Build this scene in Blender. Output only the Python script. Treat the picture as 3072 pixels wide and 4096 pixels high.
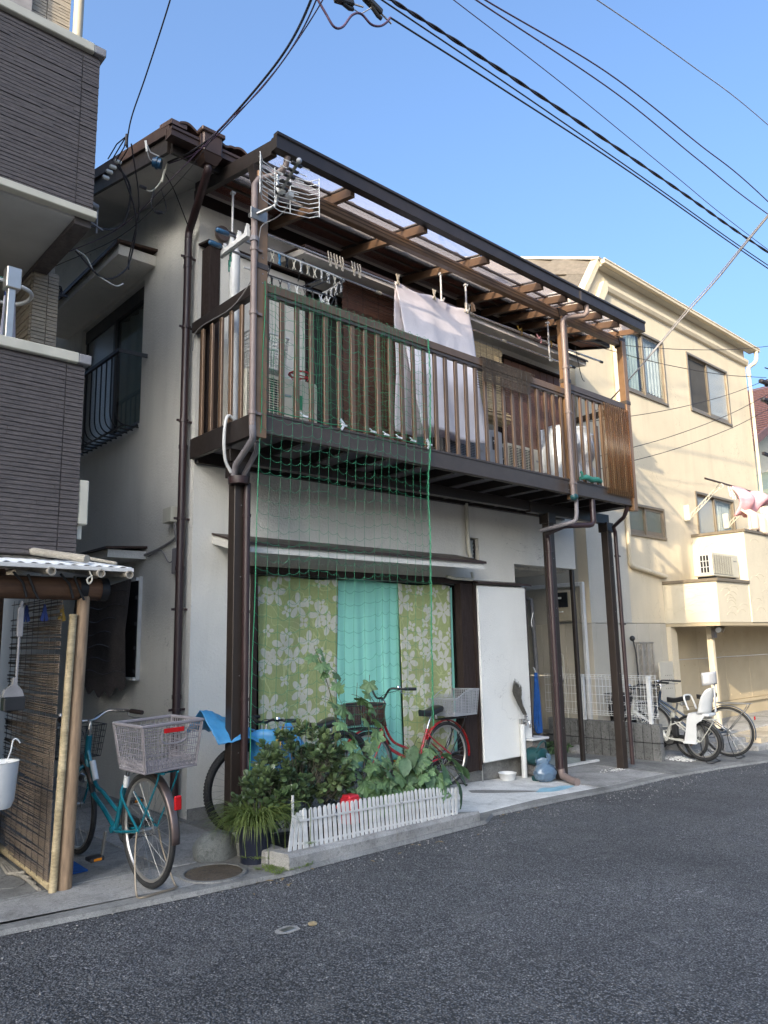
import bpy, math, random
from mathutils import Vector, Matrix, noise
R = math.radians
for o in list(bpy.data.objects): bpy.data.objects.remove(o)
scene = bpy.context.scene
C = scene.collection

# ---------------------------------------------------------------- camera
yaw, pitch, roll = R(42.268), R(9.725), R(-1.137)
fw = Vector((math.sin(yaw)*math.cos(pitch), math.cos(yaw)*math.cos(pitch), math.sin(pitch)))
rt = Vector((math.cos(yaw), -math.sin(yaw), 0)); up = rt.cross(fw)
rt2 = rt*math.cos(roll)+up*math.sin(roll); up2 = -rt*math.sin(roll)+up*math.cos(roll)
cam = bpy.data.cameras.new('camera'); camo = bpy.data.objects.new('camera', cam); C.objects.link(camo)
m = Matrix((rt2, up2, -fw)).transposed().to_4x4(); m.translation = (0, 0, 1.45); camo.matrix_world = m
cam.sensor_fit = 'HORIZONTAL'; cam.sensor_width = 36.0; cam.lens = 36.0*3021.2/3072
cam.clip_start = 0.05; cam.clip_end = 600
scene.camera = camo

# ---------------------------------------------------------------- sky and sun
SUN_DIR = Vector((1.0, 0.35, -0.43)).normalized()      # the way the light travels
sun_el = math.asin(-SUN_DIR.z); sun_az = math.atan2(-SUN_DIR.x, -SUN_DIR.y)
world = bpy.data.worlds.new('World'); scene.world = world; world.use_nodes = True
nt = world.node_tree; bg = nt.nodes['Background']
sky = nt.nodes.new('ShaderNodeTexSky'); sky.sky_type = 'NISHITA'; sky.sun_disc = False
sky.sun_elevation = sun_el; sky.sun_rotation = sun_az
sky.air_density = 1.0; sky.dust_density = 9.0; sky.ozone_density = 6.0; sky.altitude = 0
tn = nt.nodes.new('ShaderNodeMix'); tn.data_type = 'RGBA'; tn.blend_type = 'MULTIPLY'; tn.inputs[0].default_value = 1.0; tn.inputs[7].default_value = (1.08, 1.06, 1.0, 1)
nt.links.new(sky.outputs[0], tn.inputs[6]); nt.links.new(tn.outputs[2], bg.inputs[0]); bg.inputs[1].default_value = 0.15
sl = bpy.data.lights.new('sun', 'SUN'); sl.energy = 2.1; sl.angle = R(0.6); sl.color = (1.0, 0.84, 0.60)
so = bpy.data.objects.new('sun', sl); C.objects.link(so)
so.rotation_euler = SUN_DIR.to_track_quat('-Z', 'Y').to_euler(); so.location = (-20, -10, 20)
vs = scene.view_settings; vs.view_transform = 'Standard'; vs.look = 'None'; vs.gamma = 1; vs.exposure = 1.78
vs.use_curve_mapping = False
scene.render.resolution_x = 768; scene.render.resolution_y = 1024
scene.render.engine = 'CYCLES'
scene.cycles.max_bounces = 8; scene.cycles.transparent_max_bounces = 16

# ---------------------------------------------------------------- mesh builder
def zg(x):                                   # the street falls gently to the right
    if x < 3.2: return 0.0
    if x < 7.8: return -0.043*(x-3.2)
    return max(-0.198-0.02*(x-7.8), -0.5)

class MB:
    def __init__(s): s.v = []; s.f = []
    def add(s, vs, fs):
        n = len(s.v); s.v += [tuple(v) for v in vs]; s.f += [tuple(i+n for i in f) for f in fs]; return s
    def box(s, x0, y0, z0, x1, y1, z1, b=0.0, M=None):
        if x0 > x1: x0, x1 = x1, x0
        if y0 > y1: y0, y1 = y1, y0
        if z0 > z1: z0, z1 = z1, z0
        if b <= 0 or min(x1-x0, y1-y0, z1-z0) < 2.2*b:
            vs = [(x, y, z) for x in (x0, x1) for y in (y0, y1) for z in (z0, z1)]
            fs = [(0,1,3,2),(4,6,7,5),(0,4,5,1),(2,3,7,6),(0,2,6,4),(1,5,7,3)]
        else:
            vs = []; idx = {}
            X = (x0, x1); Y = (y0, y1); Z = (z0, z1)
            for i in (0,1):
                for j in (0,1):
                    for k in (0,1):
                        sx, sy, sz = (b if i == 0 else -b), (b if j == 0 else -b), (b if k == 0 else -b)
                        for a in range(3):
                            p = [X[i]+(sx if a != 0 else 0), Y[j]+(sy if a != 1 else 0), Z[k]+(sz if a != 2 else 0)]
                            idx[(i,j,k,a)] = len(vs); vs.append(tuple(p))
            fs = []
            g = idx
            for i in (0,1):
                q = [g[(i,0,0,0)], g[(i,1,0,0)], g[(i,1,1,0)], g[(i,0,1,0)]]; fs.append(tuple(q if i else q[::-1]))
                q = [g[(0,i,0,1)], g[(0,i,1,1)], g[(1,i,1,1)], g[(1,i,0,1)]]; fs.append(tuple(q if i else q[::-1]))
                q = [g[(0,0,i,2)], g[(1,0,i,2)], g[(1,1,i,2)], g[(0,1,i,2)]]; fs.append(tuple(q if i else q[::-1]))
            for i in (0,1):
                for j in (0,1):
                    q = [g[(i,j,0,0)], g[(i,j,1,0)], g[(i,j,1,1)], g[(i,j,0,1)]]; fs.append(tuple(q if i == j else q[::-1]))
                    q = [g[(i,0,j,0)], g[(i,1,j,0)], g[(i,1,j,2)], g[(i,0,j,2)]]; fs.append(tuple(q[::-1] if i == j else q))
                    q = [g[(0,i,j,1)], g[(1,i,j,1)], g[(1,i,j,2)], g[(0,i,j,2)]]; fs.append(tuple(q if i == j else q[::-1]))
                    for k in (0,1):
                        q = [g[(i,j,k,0)], g[(i,j,k,1)], g[(i,j,k,2)]]; fs.append(tuple(q if (i+j+k) % 2 else q[::-1]))
        if M is not None: vs = [tuple(M @ Vector(v)) for v in vs]
        return s.add(vs, fs)
    def bar(s, p, q, w, h, up=(0,0,1), b=0.0):       # rectangular bar from p to q, w across, h along up
        p, q = Vector(p), Vector(q); d = q-p; L = d.length; d.normalize()
        u = Vector(up); u = (u-d*u.dot(d))
        if u.length < 1e-5: u = Vector((1,0,0))-d*d.x
        u.normalize(); r = d.cross(u)
        M = Matrix((d, r, u)).transposed().to_4x4(); M.translation = p
        return s.box(0, -w/2, -h/2, L, w/2, h/2, b, M)
    def tube(s, pts, r, n=8, caps=True, closed=False):
        P = [Vector(p) for p in pts]; m = len(P)
        rs = r if isinstance(r, (list, tuple)) else [r]*m
        T = []
        for i in range(m):
            if closed: t = P[(i+1) % m]-P[i-1]
            else: t = P[min(i+1, m-1)]-P[max(i-1, 0)]
            T.append(t.normalized() if t.length > 1e-9 else Vector((0,0,1)))
        a = Vector((0,0,1)) if abs(T[0].z) < .9 else Vector((1,0,0))
        N = (a-T[0]*a.dot(T[0])).normalized(); vs = []
        for i in range(m):
            N = (N-T[i]*N.dot(T[i])); N = N.normalized() if N.length > 1e-6 else Vector((1,0,0))
            B = T[i].cross(N)
            for k in range(n):
                t = 2*math.pi*k/n; vs.append(P[i]+(N*math.cos(t)+B*math.sin(t))*rs[i])
        fs = []
        for i in range(m if closed else m-1):
            j = (i+1) % m
            for k in range(n):
                l = (k+1) % n; fs.append((i*n+k, i*n+l, j*n+l, j*n+k))
        if caps and not closed: fs.append(tuple(range(n))[::-1]); fs.append(tuple((m-1)*n+k for k in range(n)))
        return s.add(vs, fs)
    def lathe(s, prof, c=(0,0,0), n=20, axis='z'):
        vs = []; m = len(prof)
        for k in range(n):
            t = 2*math.pi*k/n
            for r, h in prof:
                a, b2 = r*math.cos(t), r*math.sin(t)
                p = {'z': (a, b2, h), 'y': (a, h, b2), 'x': (h, a, b2)}[axis]
                vs.append((p[0]+c[0], p[1]+c[1], p[2]+c[2]))
        fs = [(k*m+i, ((k+1) % n)*m+i, ((k+1) % n)*m+i+1, k*m+i+1) for k in range(n) for i in range(m-1)]
        return s.add(vs, fs)
    def prism(s, poly, axis, a0, a1):                 # 2-D outline extruded along an axis
        n = len(poly); vs = []
        for a in (a0, a1):
            for u, v in poly: vs.append({'x': (a, u, v), 'y': (u, a, v), 'z': (u, v, a)}[axis])
        fs = [tuple(range(n))[::-1], tuple(range(n, 2*n))]+[(i, (i+1) % n, n+(i+1) % n, n+i) for i in range(n)]
        return s.add(vs, fs)
    def grid(s, fn, nu, nv):
        vs = [fn(i/nu, j/nv) for j in range(nv+1) for i in range(nu+1)]
        fs = [(j*(nu+1)+i, j*(nu+1)+i+1, (j+1)*(nu+1)+i+1, (j+1)*(nu+1)+i) for j in range(nv) for i in range(nu)]
        return s.add(vs, fs)
    def sphere(s, c, r, n=12, m=8, sc=(1,1,1), fn=None):
        vs = []
        for i in range(m+1):
            p = math.pi*i/m
            for k in range(n):
                t = 2*math.pi*k/n; d = Vector((math.sin(p)*math.cos(t), math.sin(p)*math.sin(t), math.cos(p)))
                q = fn(d) if fn else 1.0
                vs.append((c[0]+d.x*r*sc[0]*q, c[1]+d.y*r*sc[1]*q, c[2]+d.z*r*sc[2]*q))
        fs = [(i*n+k, (i+1)*n+k, (i+1)*n+(k+1) % n, i*n+(k+1) % n) for i in range(m) for k in range(n)]
        return s.add(vs, fs)

ORG = {}                                              # world matrix of each thing, for parts given in world coordinates
def make_mesh(name, mb, mat, smooth=False, inv=None):
    me = bpy.data.meshes.new(name)
    vs = mb.v if inv is None else [tuple(inv @ Vector(v)) for v in mb.v]
    me.from_pydata(vs, [], mb.f); me.materials.append(mat)
    if smooth:
        me.polygons.foreach_set('use_smooth', [True]*len(me.polygons))
        me.set_sharp_from_angle(angle=R(50))
    me.update(); return me
def thing(name, label, cat, loc, rz=0.0, group=None):
    o = bpy.data.objects.new(name, None); C.objects.link(o); o.empty_display_size = .1
    o.location = loc; o.rotation_euler = (0, 0, rz); o['label'] = label; o['category'] = cat
    if group: o['group'] = group
    ORG[o] = Matrix.Translation(Vector(loc)) @ Matrix.Rotation(rz, 4, 'Z'); return o
def part(name, mb, mat, parent=None, smooth=False, world=True, label=None, kind=None, thick=0):
    inv = ORG[parent].inverted() if (parent is not None and world) else None
    o = bpy.data.objects.new(name, make_mesh(name, mb, mat, smooth, inv)); C.objects.link(o)
    if parent is not None: o.parent = parent; ORG[o] = ORG[parent]
    else: ORG[o] = Matrix.Identity(4)
    if label: o['label'] = label
    if kind: o['kind'] = kind
    if thick:
        md = o.modifiers.new('thickness', 'SOLIDIFY'); md.thickness = thick; md.offset = 0
    return o
def single(name, mb, mat, label, cat, smooth=False, group=None, thick=0):   # a thing that is one mesh
    n = len(mb.v); c = Vector((sum(v[0] for v in mb.v)/n, sum(v[1] for v in mb.v)/n, min(v[2] for v in mb.v)))
    o = bpy.data.objects.new(name, make_mesh(name, mb, mat, smooth, Matrix.Translation(-c))); C.objects.link(o); o.location = c
    o['label'] = label; o['category'] = cat
    if group: o['group'] = group
    if thick:
        md = o.modifiers.new('thickness', 'SOLIDIFY'); md.thickness = thick; md.offset = 0
    ORG[o] = Matrix.Translation(c); return o
def put(name, me, parent, loc, rot=(0,0,0), sc=(1,1,1), world=True, M=None):   # a piece sharing mesh data
    o = bpy.data.objects.new(name, me); C.objects.link(o); o.parent = parent
    if M is None:
        M = Matrix.Translation(Vector(loc)) @ (rot if isinstance(rot, Matrix) else Matrix.Rotation(rot[2],4,'Z') @ Matrix.Rotation(rot[1],4,'Y') @ Matrix.Rotation(rot[0],4,'X')) @ Matrix.Diagonal((*sc, 1))
    o.matrix_local = (ORG[parent].inverted() @ M) if world else M
    ORG[o] = ORG[parent]; return o
def copy_tree(o, parent=None, loc=None, rz=None, label=None):
    c = o.copy(); C.objects.link(c)
    if parent is not None: c.parent = parent
    if loc is not None: c.location = loc
    if rz is not None: c.rotation_euler = (0, 0, rz)
    if label: c['label'] = label
    for ch in list(o.children): copy_tree(ch, c)
    return c
def structure(name, mb, mat, smooth=False, kind='structure'):
    o = part(name, mb, mat, None, smooth); o['kind'] = kind; return o
def bez(pts, n=8):                                    # Catmull-Rom through points
    P = [Vector(p) for p in pts]; P = [P[0]*2-P[1]]+P+[P[-1]*2-P[-2]]; out = []
    for i in range(1, len(P)-2):
        for k in range(n):
            t = k/n; a, b, c, d = P[i-1], P[i], P[i+1], P[i+2]
            out.append(0.5*((2*b)+(c-a)*t+(2*a-5*b+4*c-d)*t*t+(3*b-a-3*c+d)*t**3))
    out.append(P[-2]); return out
def wall_holes(mb, axis, a0, a1, z0, z1, holes, front, back):
    """wall in plane axis ('x' or 'y') between coordinates front and back, along a, with rectangular holes"""
    A = sorted(set([a0, a1]+[h[0] for h in holes]+[h[1] for h in holes])); Z = sorted(set([z0, z1]+[h[2] for h in holes]+[h[3] for h in holes]))
    A = [a for a in A if a0 <= a <= a1]; Z = [z for z in Z if z0 <= z <= z1]
    def P(a, z, d): return (a, d, z) if axis == 'y' else (d, a, z)
    def solid(i, j):
        if i < 0 or j < 0 or i >= len(A)-1 or j >= len(Z)-1: return False
        ca, cz = (A[i]+A[i+1])/2, (Z[j]+Z[j+1])/2
        return not any(h[0] < ca < h[1] and h[2] < cz < h[3] for h in holes)
    for i in range(len(A)-1):
        for j in range(len(Z)-1):
            if not solid(i, j): continue
            p, q, r, t = A[i], A[i+1], Z[j], Z[j+1]
            mb.add([P(p,r,front),P(q,r,front),P(q,t,front),P(p,t,front)], [(0,1,2,3)])
            mb.add([P(p,r,back),P(q,r,back),P(q,t,back),P(p,t,back)], [(3,2,1,0)])
            if not solid(i-1, j): mb.add([P(p,r,front),P(p,r,back),P(p,t,back),P(p,t,front)], [(0,1,2,3)])
            if not solid(i+1, j): mb.add([P(q,r,front),P(q,r,back),P(q,t,back),P(q,t,front)], [(3,2,1,0)])
            if not solid(i, j-1): mb.add([P(p,r,front),P(q,r,front),P(q,r,back),P(p,r,back)], [(3,2,1,0)])
            if not solid(i, j+1): mb.add([P(p,t,front),P(q,t,front),P(q,t,back),P(p,t,back)], [(0,1,2,3)])
    return mb

# ---------------------------------------------------------------- materials
def new_mat(name):
    m = bpy.data.materials.new(name); m.use_nodes = True; n = m.node_tree
    for x in list(n.nodes): n.nodes.remove(x)
    o = n.nodes.new('ShaderNodeOutputMaterial'); b = n.nodes.new('ShaderNodeBsdfPrincipled'); n.links.new(b.outputs[0], o.inputs[0])
    return m, n, b
def N(n, t, **k):
    x = n.nodes.new(t)
    for a, v in k.items():
        if a.startswith('i_'): x.inputs[a[2:].replace('_', ' ')].default_value = v
        else: setattr(x, a, v)
    return x
def noise_f(n, co, scale, detail=4, rough=.55, dist=0, stretch=None):
    if stretch:
        mp = n.nodes.new('ShaderNodeMapping'); mp.inputs['Scale'].default_value = stretch; n.links.new(co, mp.inputs[0]); co = mp.outputs[0]
    t = n.nodes.new('ShaderNodeTexNoise'); t.inputs['Scale'].default_value = scale; t.inputs['Detail'].default_value = detail
    t.inputs['Roughness'].default_value = rough; t.inputs['Distortion'].default_value = dist; n.links.new(co, t.inputs['Vector']); return t.outputs['Fac']
def ramp(n, f, stops):
    r = n.nodes.new('ShaderNodeValToRGB'); e = r.color_ramp.elements
    while len(e) < len(stops): e.new(0.5)
    for i, (p, c) in enumerate(stops):
        e[i].position = p; e[i].color = (c, c, c, 1) if not isinstance(c, (tuple, list)) else (*c, 1)
    n.links.new(f, r.inputs[0]); return r.outputs[0]
def mixc(n, f, a, b, mode='MIX'):
    x = n.nodes.new('ShaderNodeMix'); x.data_type = 'RGBA'; x.blend_type = mode
    for s, v in ((0, f), (6, a), (7, b)):
        if isinstance(v, (int, float)): x.inputs[s].default_value = v
        elif isinstance(v, (tuple, list)): x.inputs[s].default_value = (*v, 1)
        else: n.links.new(v, x.inputs[s])
    return x.outputs[2]
def mathn(n, op, a, b=0.0, c=None):
    x = n.nodes.new('ShaderNodeMath'); x.operation = op
    for i, v in enumerate((a, b) if c is None else (a, b, c)):
        if isinstance(v, (int, float)): x.inputs[i].default_value = v
        else: n.links.new(v, x.inputs[i])
    return x.outputs[0]
def bump(n, b, h, strength, dist=0.01, prev=None):
    x = n.nodes.new('ShaderNodeBump'); x.inputs['Strength'].default_value = strength; x.inputs['Distance'].default_value = dist
    n.links.new(h, x.inputs['Height'])
    if prev is not None: n.links.new(prev, x.inputs['Normal'])
    n.links.new(x.outputs[0], b.inputs['Normal']); return x.outputs[0]
def coords(n, world=False):
    if world: return N(n, 'ShaderNodeNewGeometry').outputs['Position']
    return N(n, 'ShaderNodeTexCoord').outputs['Object']
def plain(name, col, rough=.55, metal=0.0, var=.18, vs=7, bmp=0.0, bs=120, rnd=.0, dirt=0.0, spec=.5, coat=0, stretch=None, world=False):
    m, n, b = new_mat(name); co = coords(n, world)
    f = noise_f(n, co, vs, 5, .6, 0, stretch)
    lo = tuple(c*(1-var) for c in col); hi = tuple(min(1, c*(1+var)) for c in col)
    c = ramp(n, f, [(.3, lo), (.7, hi)])
    if dirt:
        d = noise_f(n, co, vs*.35, 6, .7); c = mixc(n, mathn(n, 'MULTIPLY', ramp(n, d, [(.48, 0.0), (.72, 1.0)]), dirt), c, tuple(x*.35 for x in col))
    if rnd:
        oi = N(n, 'ShaderNodeObjectInfo'); k = mathn(n, 'MULTIPLY_ADD', oi.outputs['Random'], 2*rnd, 1-rnd)
        hsv = N(n, 'ShaderNodeHueSaturation'); n.links.new(c, hsv.inputs['Color']); n.links.new(k, hsv.inputs['Value']); c = hsv.outputs[0]
    n.links.new(c, b.inputs['Base Color']); b.inputs['Metallic'].default_value = metal
    n.links.new(ramp(n, noise_f(n, co, vs*2.3, 4), [(.3, rough*.88), (.7, min(1, rough*1.12))]), b.inputs['Roughness'])
    b.inputs['Specular IOR Level'].default_value = spec
    if coat: b.inputs['Coat Weight'].default_value = coat
    if bmp: bump(n, b, noise_f(n, co, bs, 3, .6), bmp, .004)
    return m
def stucco(name, col, grain=55, strength=.5, stain=.25, soot=0.0, streak=.2):
    m, n, b = new_mat(name); co = coords(n, True)
    big = noise_f(n, co, .9, 5, .6); c = ramp(n, big, [(.3, tuple(x*(1-.10) for x in col)), (.7, tuple(min(1, x*1.05) for x in col))])
    st = noise_f(n, co, 2.2, 7, .72, .6, (1, 1, .22)); c = mixc(n, mathn(n, 'MULTIPLY', ramp(n, st, [(.5, 0.0), (.78, 1.0)]), stain), c, tuple(x*.45 for x in col))
    sk = noise_f(n, co, 5, 5, .6, 0, (1, 1, .06)); c = mixc(n, mathn(n, 'MULTIPLY', ramp(n, sk, [(.52, 0.0), (.75, 1.0)]), streak), c, tuple(x*.6 for x in col))
    fn = noise_f(n, co, 160, 2, .5); c = mixc(n, .35, c, mixc(n, 1.0, c, ramp(n, fn, [(.3, .72), (.7, 1.2)]), 'MULTIPLY'))
    ck = noise_f(n, co, 1.1, 5, .62, .9); ln_ = mathn(n, 'LESS_THAN', mathn(n, 'ABSOLUTE', mathn(n, 'SUBTRACT', ck, .5)), .0016); msk = ramp(n, noise_f(n, co, .8, 2), [(.50, 0.0), (.56, 1.0)]); c = mixc(n, mathn(n, 'MULTIPLY', mathn(n, 'MULTIPLY', ln_, msk), .5), c, tuple(x*.35 for x in col))
    if soot:
        sn = noise_f(n, co, 14, 6, .75); c = mixc(n, mathn(n, 'MULTIPLY', ramp(n, sn, [(.5, 0.0), (.66, 1.0)]), soot), c, (.05, .048, .04))
    n.links.new(c, b.inputs['Base Color']); b.inputs['Roughness'].default_value = .88; b.inputs['Specular IOR Level'].default_value = .25
    h1 = noise_f(n, co, grain, 4, .62, .4); v = N(n, 'ShaderNodeTexVoronoi'); v.inputs['Scale'].default_value = grain*.9; n.links.new(co, v.inputs['Vector'])
    h = mathn(n, 'ADD', h1, mathn(n, 'MULTIPLY', v.outputs['Distance'], .4)); bump(n, b, h, strength, .008)
    return m
def glass(name, tint=(.6,.66,.66), rough=.02, body=.12, body_col=(.05,.06,.06), wav=0.0, wsc=60, ior=1.5, transl=None):
    """thin pane: mirror-like reflection by fresnel, the rest seen through, a little dirt"""
    m, n, b = new_mat(name); out = n.nodes['Material Output']; co = coords(n, True)
    g = N(n, 'ShaderNodeBsdfGlossy'); g.inputs['Roughness'].default_value = rough
    t = N(n, 'ShaderNodeBsdfTransparent'); t.inputs[0].default_value = (*tint, 1)
    b.inputs['Base Color'].default_value = (*body_col, 1); b.inputs['Roughness'].default_value = .4
    fr = N(n, 'ShaderNodeFresnel'); fr.inputs['IOR'].default_value = ior
    a = N(n, 'ShaderNodeMixShader'); a.inputs[0].default_value = body; n.links.new(t.outputs[0], a.inputs[1]); n.links.new(b.outputs[0], a.inputs[2])
    if transl: tl = N(n, 'ShaderNodeBsdfTranslucent'); tl.inputs[0].default_value = (*transl, 1); n.links.new(tl.outputs[0], a.inputs[2])
    x = N(n, 'ShaderNodeMixShader'); ge = N(n, 'ShaderNodeNewGeometry'); n.links.new(mathn(n, 'MULTIPLY', fr.outputs[0], mathn(n, 'SUBTRACT', 1.0, ge.outputs['Backfacing'])), x.inputs[0]); n.links.new(a.outputs[0], x.inputs[1]); n.links.new(g.outputs[0], x.inputs[2]); n.links.new(x.outputs[0], out.inputs[0])
    if wav:
        v = N(n, 'ShaderNodeTexVoronoi'); v.inputs['Scale'].default_value = wsc; n.links.new(co, v.inputs['Vector'])
        bp = N(n, 'ShaderNodeBump'); bp.inputs['Strength'].default_value = wav; bp.inputs['Distance'].default_value = .004; n.links.new(v.outputs['Distance'], bp.inputs['Height'])
        n.links.new(bp.outputs[0], g.inputs['Normal']); n.links.new(bp.outputs[0], fr.inputs['Normal'])
    return m

M = {}
M['stucco'] = stucco('wall_stucco', (.72, .695, .63), 50, .55, .22, 0, .16)
M['stucco_dirty'] = stucco('weathered_stucco', (.60, .57, .50), 50, .6, .55, .25, .35)
M['stucco_white'] = stucco('white_stucco', (.80, .79, .74), 70, .4, .10, 0, .08)
M['cream'] = stucco('cream_render', (.63, .55, .41), 70, .35, .14, 0, .22)
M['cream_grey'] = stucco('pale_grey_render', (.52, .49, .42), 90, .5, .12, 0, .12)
M['cream_smooth'] = stucco('trowelled_cream_render', (.58, .52, .40), 14, .12, .08, 0, .06)
M['brown'] = plain('brown_aluminium', (.078, .059, .047), .38, .25, .10, 9, .0, rnd=.05, dirt=.12)
M['brown_dark'] = plain('dark_brown_aluminium', (.030, .023, .020), .40, .2, .15, 9)
M['slat'] = plain('sun_toned_slat_aluminium', (.15, .093, .056), .34, .2, .12, 9, rnd=.12)  # brown metal with its colour raised to stand in for sun glow
M['brown_post'] = plain('dark_brown_post_aluminium', (.045,.034,.028), .4, .25, .10, 9)
M['brown_lit'] = plain('sun_toned_aluminium', (.24, .14, .075), .34, .35, .10, 9, rnd=.05)  # golden copy of the brown metal, sunlight put into the colour
M['maroon'] = plain('maroon_pvc_pipe', (.036, .018, .018), .42, 0, .15, 5, spec=.6)
M['taupe'] = plain('faded_brown_pvc_pipe', (.19, .145, .13), .5, 0, .12, 5)
M['wood_dark'] = plain('dark_stained_wood', (.035, .025, .022), .75, 0, .3, 14, .3, 60, spec=.15, stretch=(4, 4, .4))
M['soffit'] = plain('painted_soffit_board', (.50, .49, .46), .8, 0, .12, 2, .1, 80)
M['soffit_red'] = plain('red_brown_soffit_board', (.24, .085, .045), .6, 0, .2, 3)
M['copper'] = plain('brown_sheet_metal', (.060, .036, .028), .45, .3, .3, 3, dirt=.3)
M['black'] = plain('black_paint', (.012, .012, .014), .5, 0, .2, 6)
M['rubber'] = plain('tyre_rubber', (.018, .018, .018), .75, 0, .25, 30, .5, 300)
M['chrome'] = plain('chromed_steel', (.55, .55, .55), .22, 1, .1, 12)
M['steel'] = plain('dull_steel', (.34, .34, .33), .4, .9, .2, 12)
M['grey_plastic'] = plain('grey_plastic', (.20, .185, .195), .5, 0, .08, 10)
M['silver_plastic'] = plain('silver_grey_plastic', (.36, .37, .39), .4, .2, .08, 10)
M['white_plastic'] = plain('white_plastic', (.62, .62, .60), .4, 0, .06, 8, dirt=.06)
M['ivory'] = plain('ivory_plastic', (.52, .49, .40), .42, 0, .08, 6, dirt=.10)
M['white_paint'] = plain('weathered_white_paint', (.60, .59, .56), .6, 0, .12, 14, .2, 90, rnd=.07, dirt=.22)
M['white_wire'] = plain('white_coated_wire', (.70, .70, .68), .4, 0, .05, 12)
M['black_plastic'] = plain('black_plastic', (.020, .020, .021), .42, 0, .15, 12)
M['red_plastic'] = plain('red_plastic', (.42, .020, .030), .4, 0, .12, 9)
M['reflector'] = plain('red_reflector', (.40, .008, .010), .18, 0, .1, 60)
M['teal_paint'] = plain('teal_bicycle_paint', (.010, .165, .215), .24, .25, .08, 9, coat=.5)
M['red_paint'] = plain('red_bicycle_paint', (.36, .012, .018), .3, .1, .12, 9, coat=.4)
M['navy_paint'] = plain('slate_blue_bicycle_paint', (.035, .055, .085), .32, .3, .12, 9, coat=.4)
M['white_bike'] = plain('ivory_bicycle_paint', (.55, .54, .48), .3, .1, .06, 9, coat=.4)
M['dark_metal'] = plain('dark_bicycle_paint', (.030, .034, .042), .35, .4, .1, 9)
M['mudguard'] = plain('bronze_mudguard', (.14, .105, .095), .32, .6, .1, 9)
M['vinyl'] = plain('black_vinyl', (.016, .016, .017), .34, 0, .2, 20, .3, 60)
# ---------------------------------------------------------------- special materials
def asphalt():
    m, n, b = new_mat('asphalt'); co = coords(n, True)
    v = N(n, 'ShaderNodeTexVoronoi'); v.inputs['Scale'].default_value = 105; n.links.new(co, v.inputs['Vector'])
    v2 = N(n, 'ShaderNodeTexVoronoi'); v2.inputs['Scale'].default_value = 48; n.links.new(co, v2.inputs['Vector'])
    sep = N(n, 'ShaderNodeSeparateColor'); n.links.new(v.outputs['Color'], sep.inputs[0])
    sep2 = N(n, 'ShaderNodeSeparateColor'); n.links.new(v2.outputs['Color'], sep2.inputs[0])
    c = ramp(n, sep.outputs[0], [(0.0, (.060,.061,.064)), (.55, (.175,.178,.187)), (.85, (.32,.32,.33)), (.965, (.12,.12,.12)), (.985, (.55,.54,.52))])
    c2 = ramp(n, sep2.outputs[1], [(.0, (.10,.103,.109)), (.80, (.23,.233,.242)), (.97, (.10,.10,.10)), (.99, (.55,.54,.52))])
    c = mixc(n, .5, c, c2)
    gap = ramp(n, v.outputs['Distance'], [(.25, 1.05), (.60, .18)]); c = mixc(n, 1.0, c, gap, 'MULTIPLY')
    lg = noise_f(n, co, .55, 5, .6, .4); c = mixc(n, 1.0, c, ramp(n, lg, [(.3, .70), (.7, 1.28)]), 'MULTIPLY')
    md = noise_f(n, co, 3.5, 6, .7); c = mixc(n, mathn(n, 'MULTIPLY', ramp(n, md, [(.5, 0.0), (.8, 1.0)]), .45), c, (.16,.157,.15))
    for sc_, w_, off in ((.38, .0022, 0.0), (.9, .0030, 7.3)):
        ck = noise_f(n, N(n, 'ShaderNodeVectorMath', operation='ADD').outputs[0] if 0 else co, sc_, 6, .58, .7); ln_ = mathn(n, 'LESS_THAN', mathn(n, 'ABSOLUTE', mathn(n, 'SUBTRACT', ck, .5+off*.006)), w_); mk_ = ramp(n, noise_f(n, co, .45+off*.03, 2), [(.50, 0.0), (.55, 1.0)]); c = mixc(n, mathn(n, 'MULTIPLY', mathn(n, 'MULTIPLY', ln_, mk_), .6), c, (.03,.03,.032))
    pt = ramp(n, noise_f(n, co, .35, 2, .4, 1.5, (.35, 1, 1)), [(.50, 0.0), (.53, 1.0)]); c = mixc(n, mathn(n, 'MULTIPLY', pt, .16), c, (.035,.036,.038))
    n.links.new(c, b.inputs['Base Color']); b.inputs['Roughness'].default_value = .74; b.inputs['Specular IOR Level'].default_value = .5
    h = mathn(n, 'ADD', mathn(n, 'MULTIPLY', v.outputs['Distance'], -1.0), mathn(n, 'MULTIPLY', v2.outputs['Distance'], -1.3))
    h = mathn(n, 'ADD', h, mathn(n, 'MULTIPLY', sep.outputs[1], .5)); bump(n, b, h, 1.0, .008); return m
M['asphalt'] = asphalt()
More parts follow.
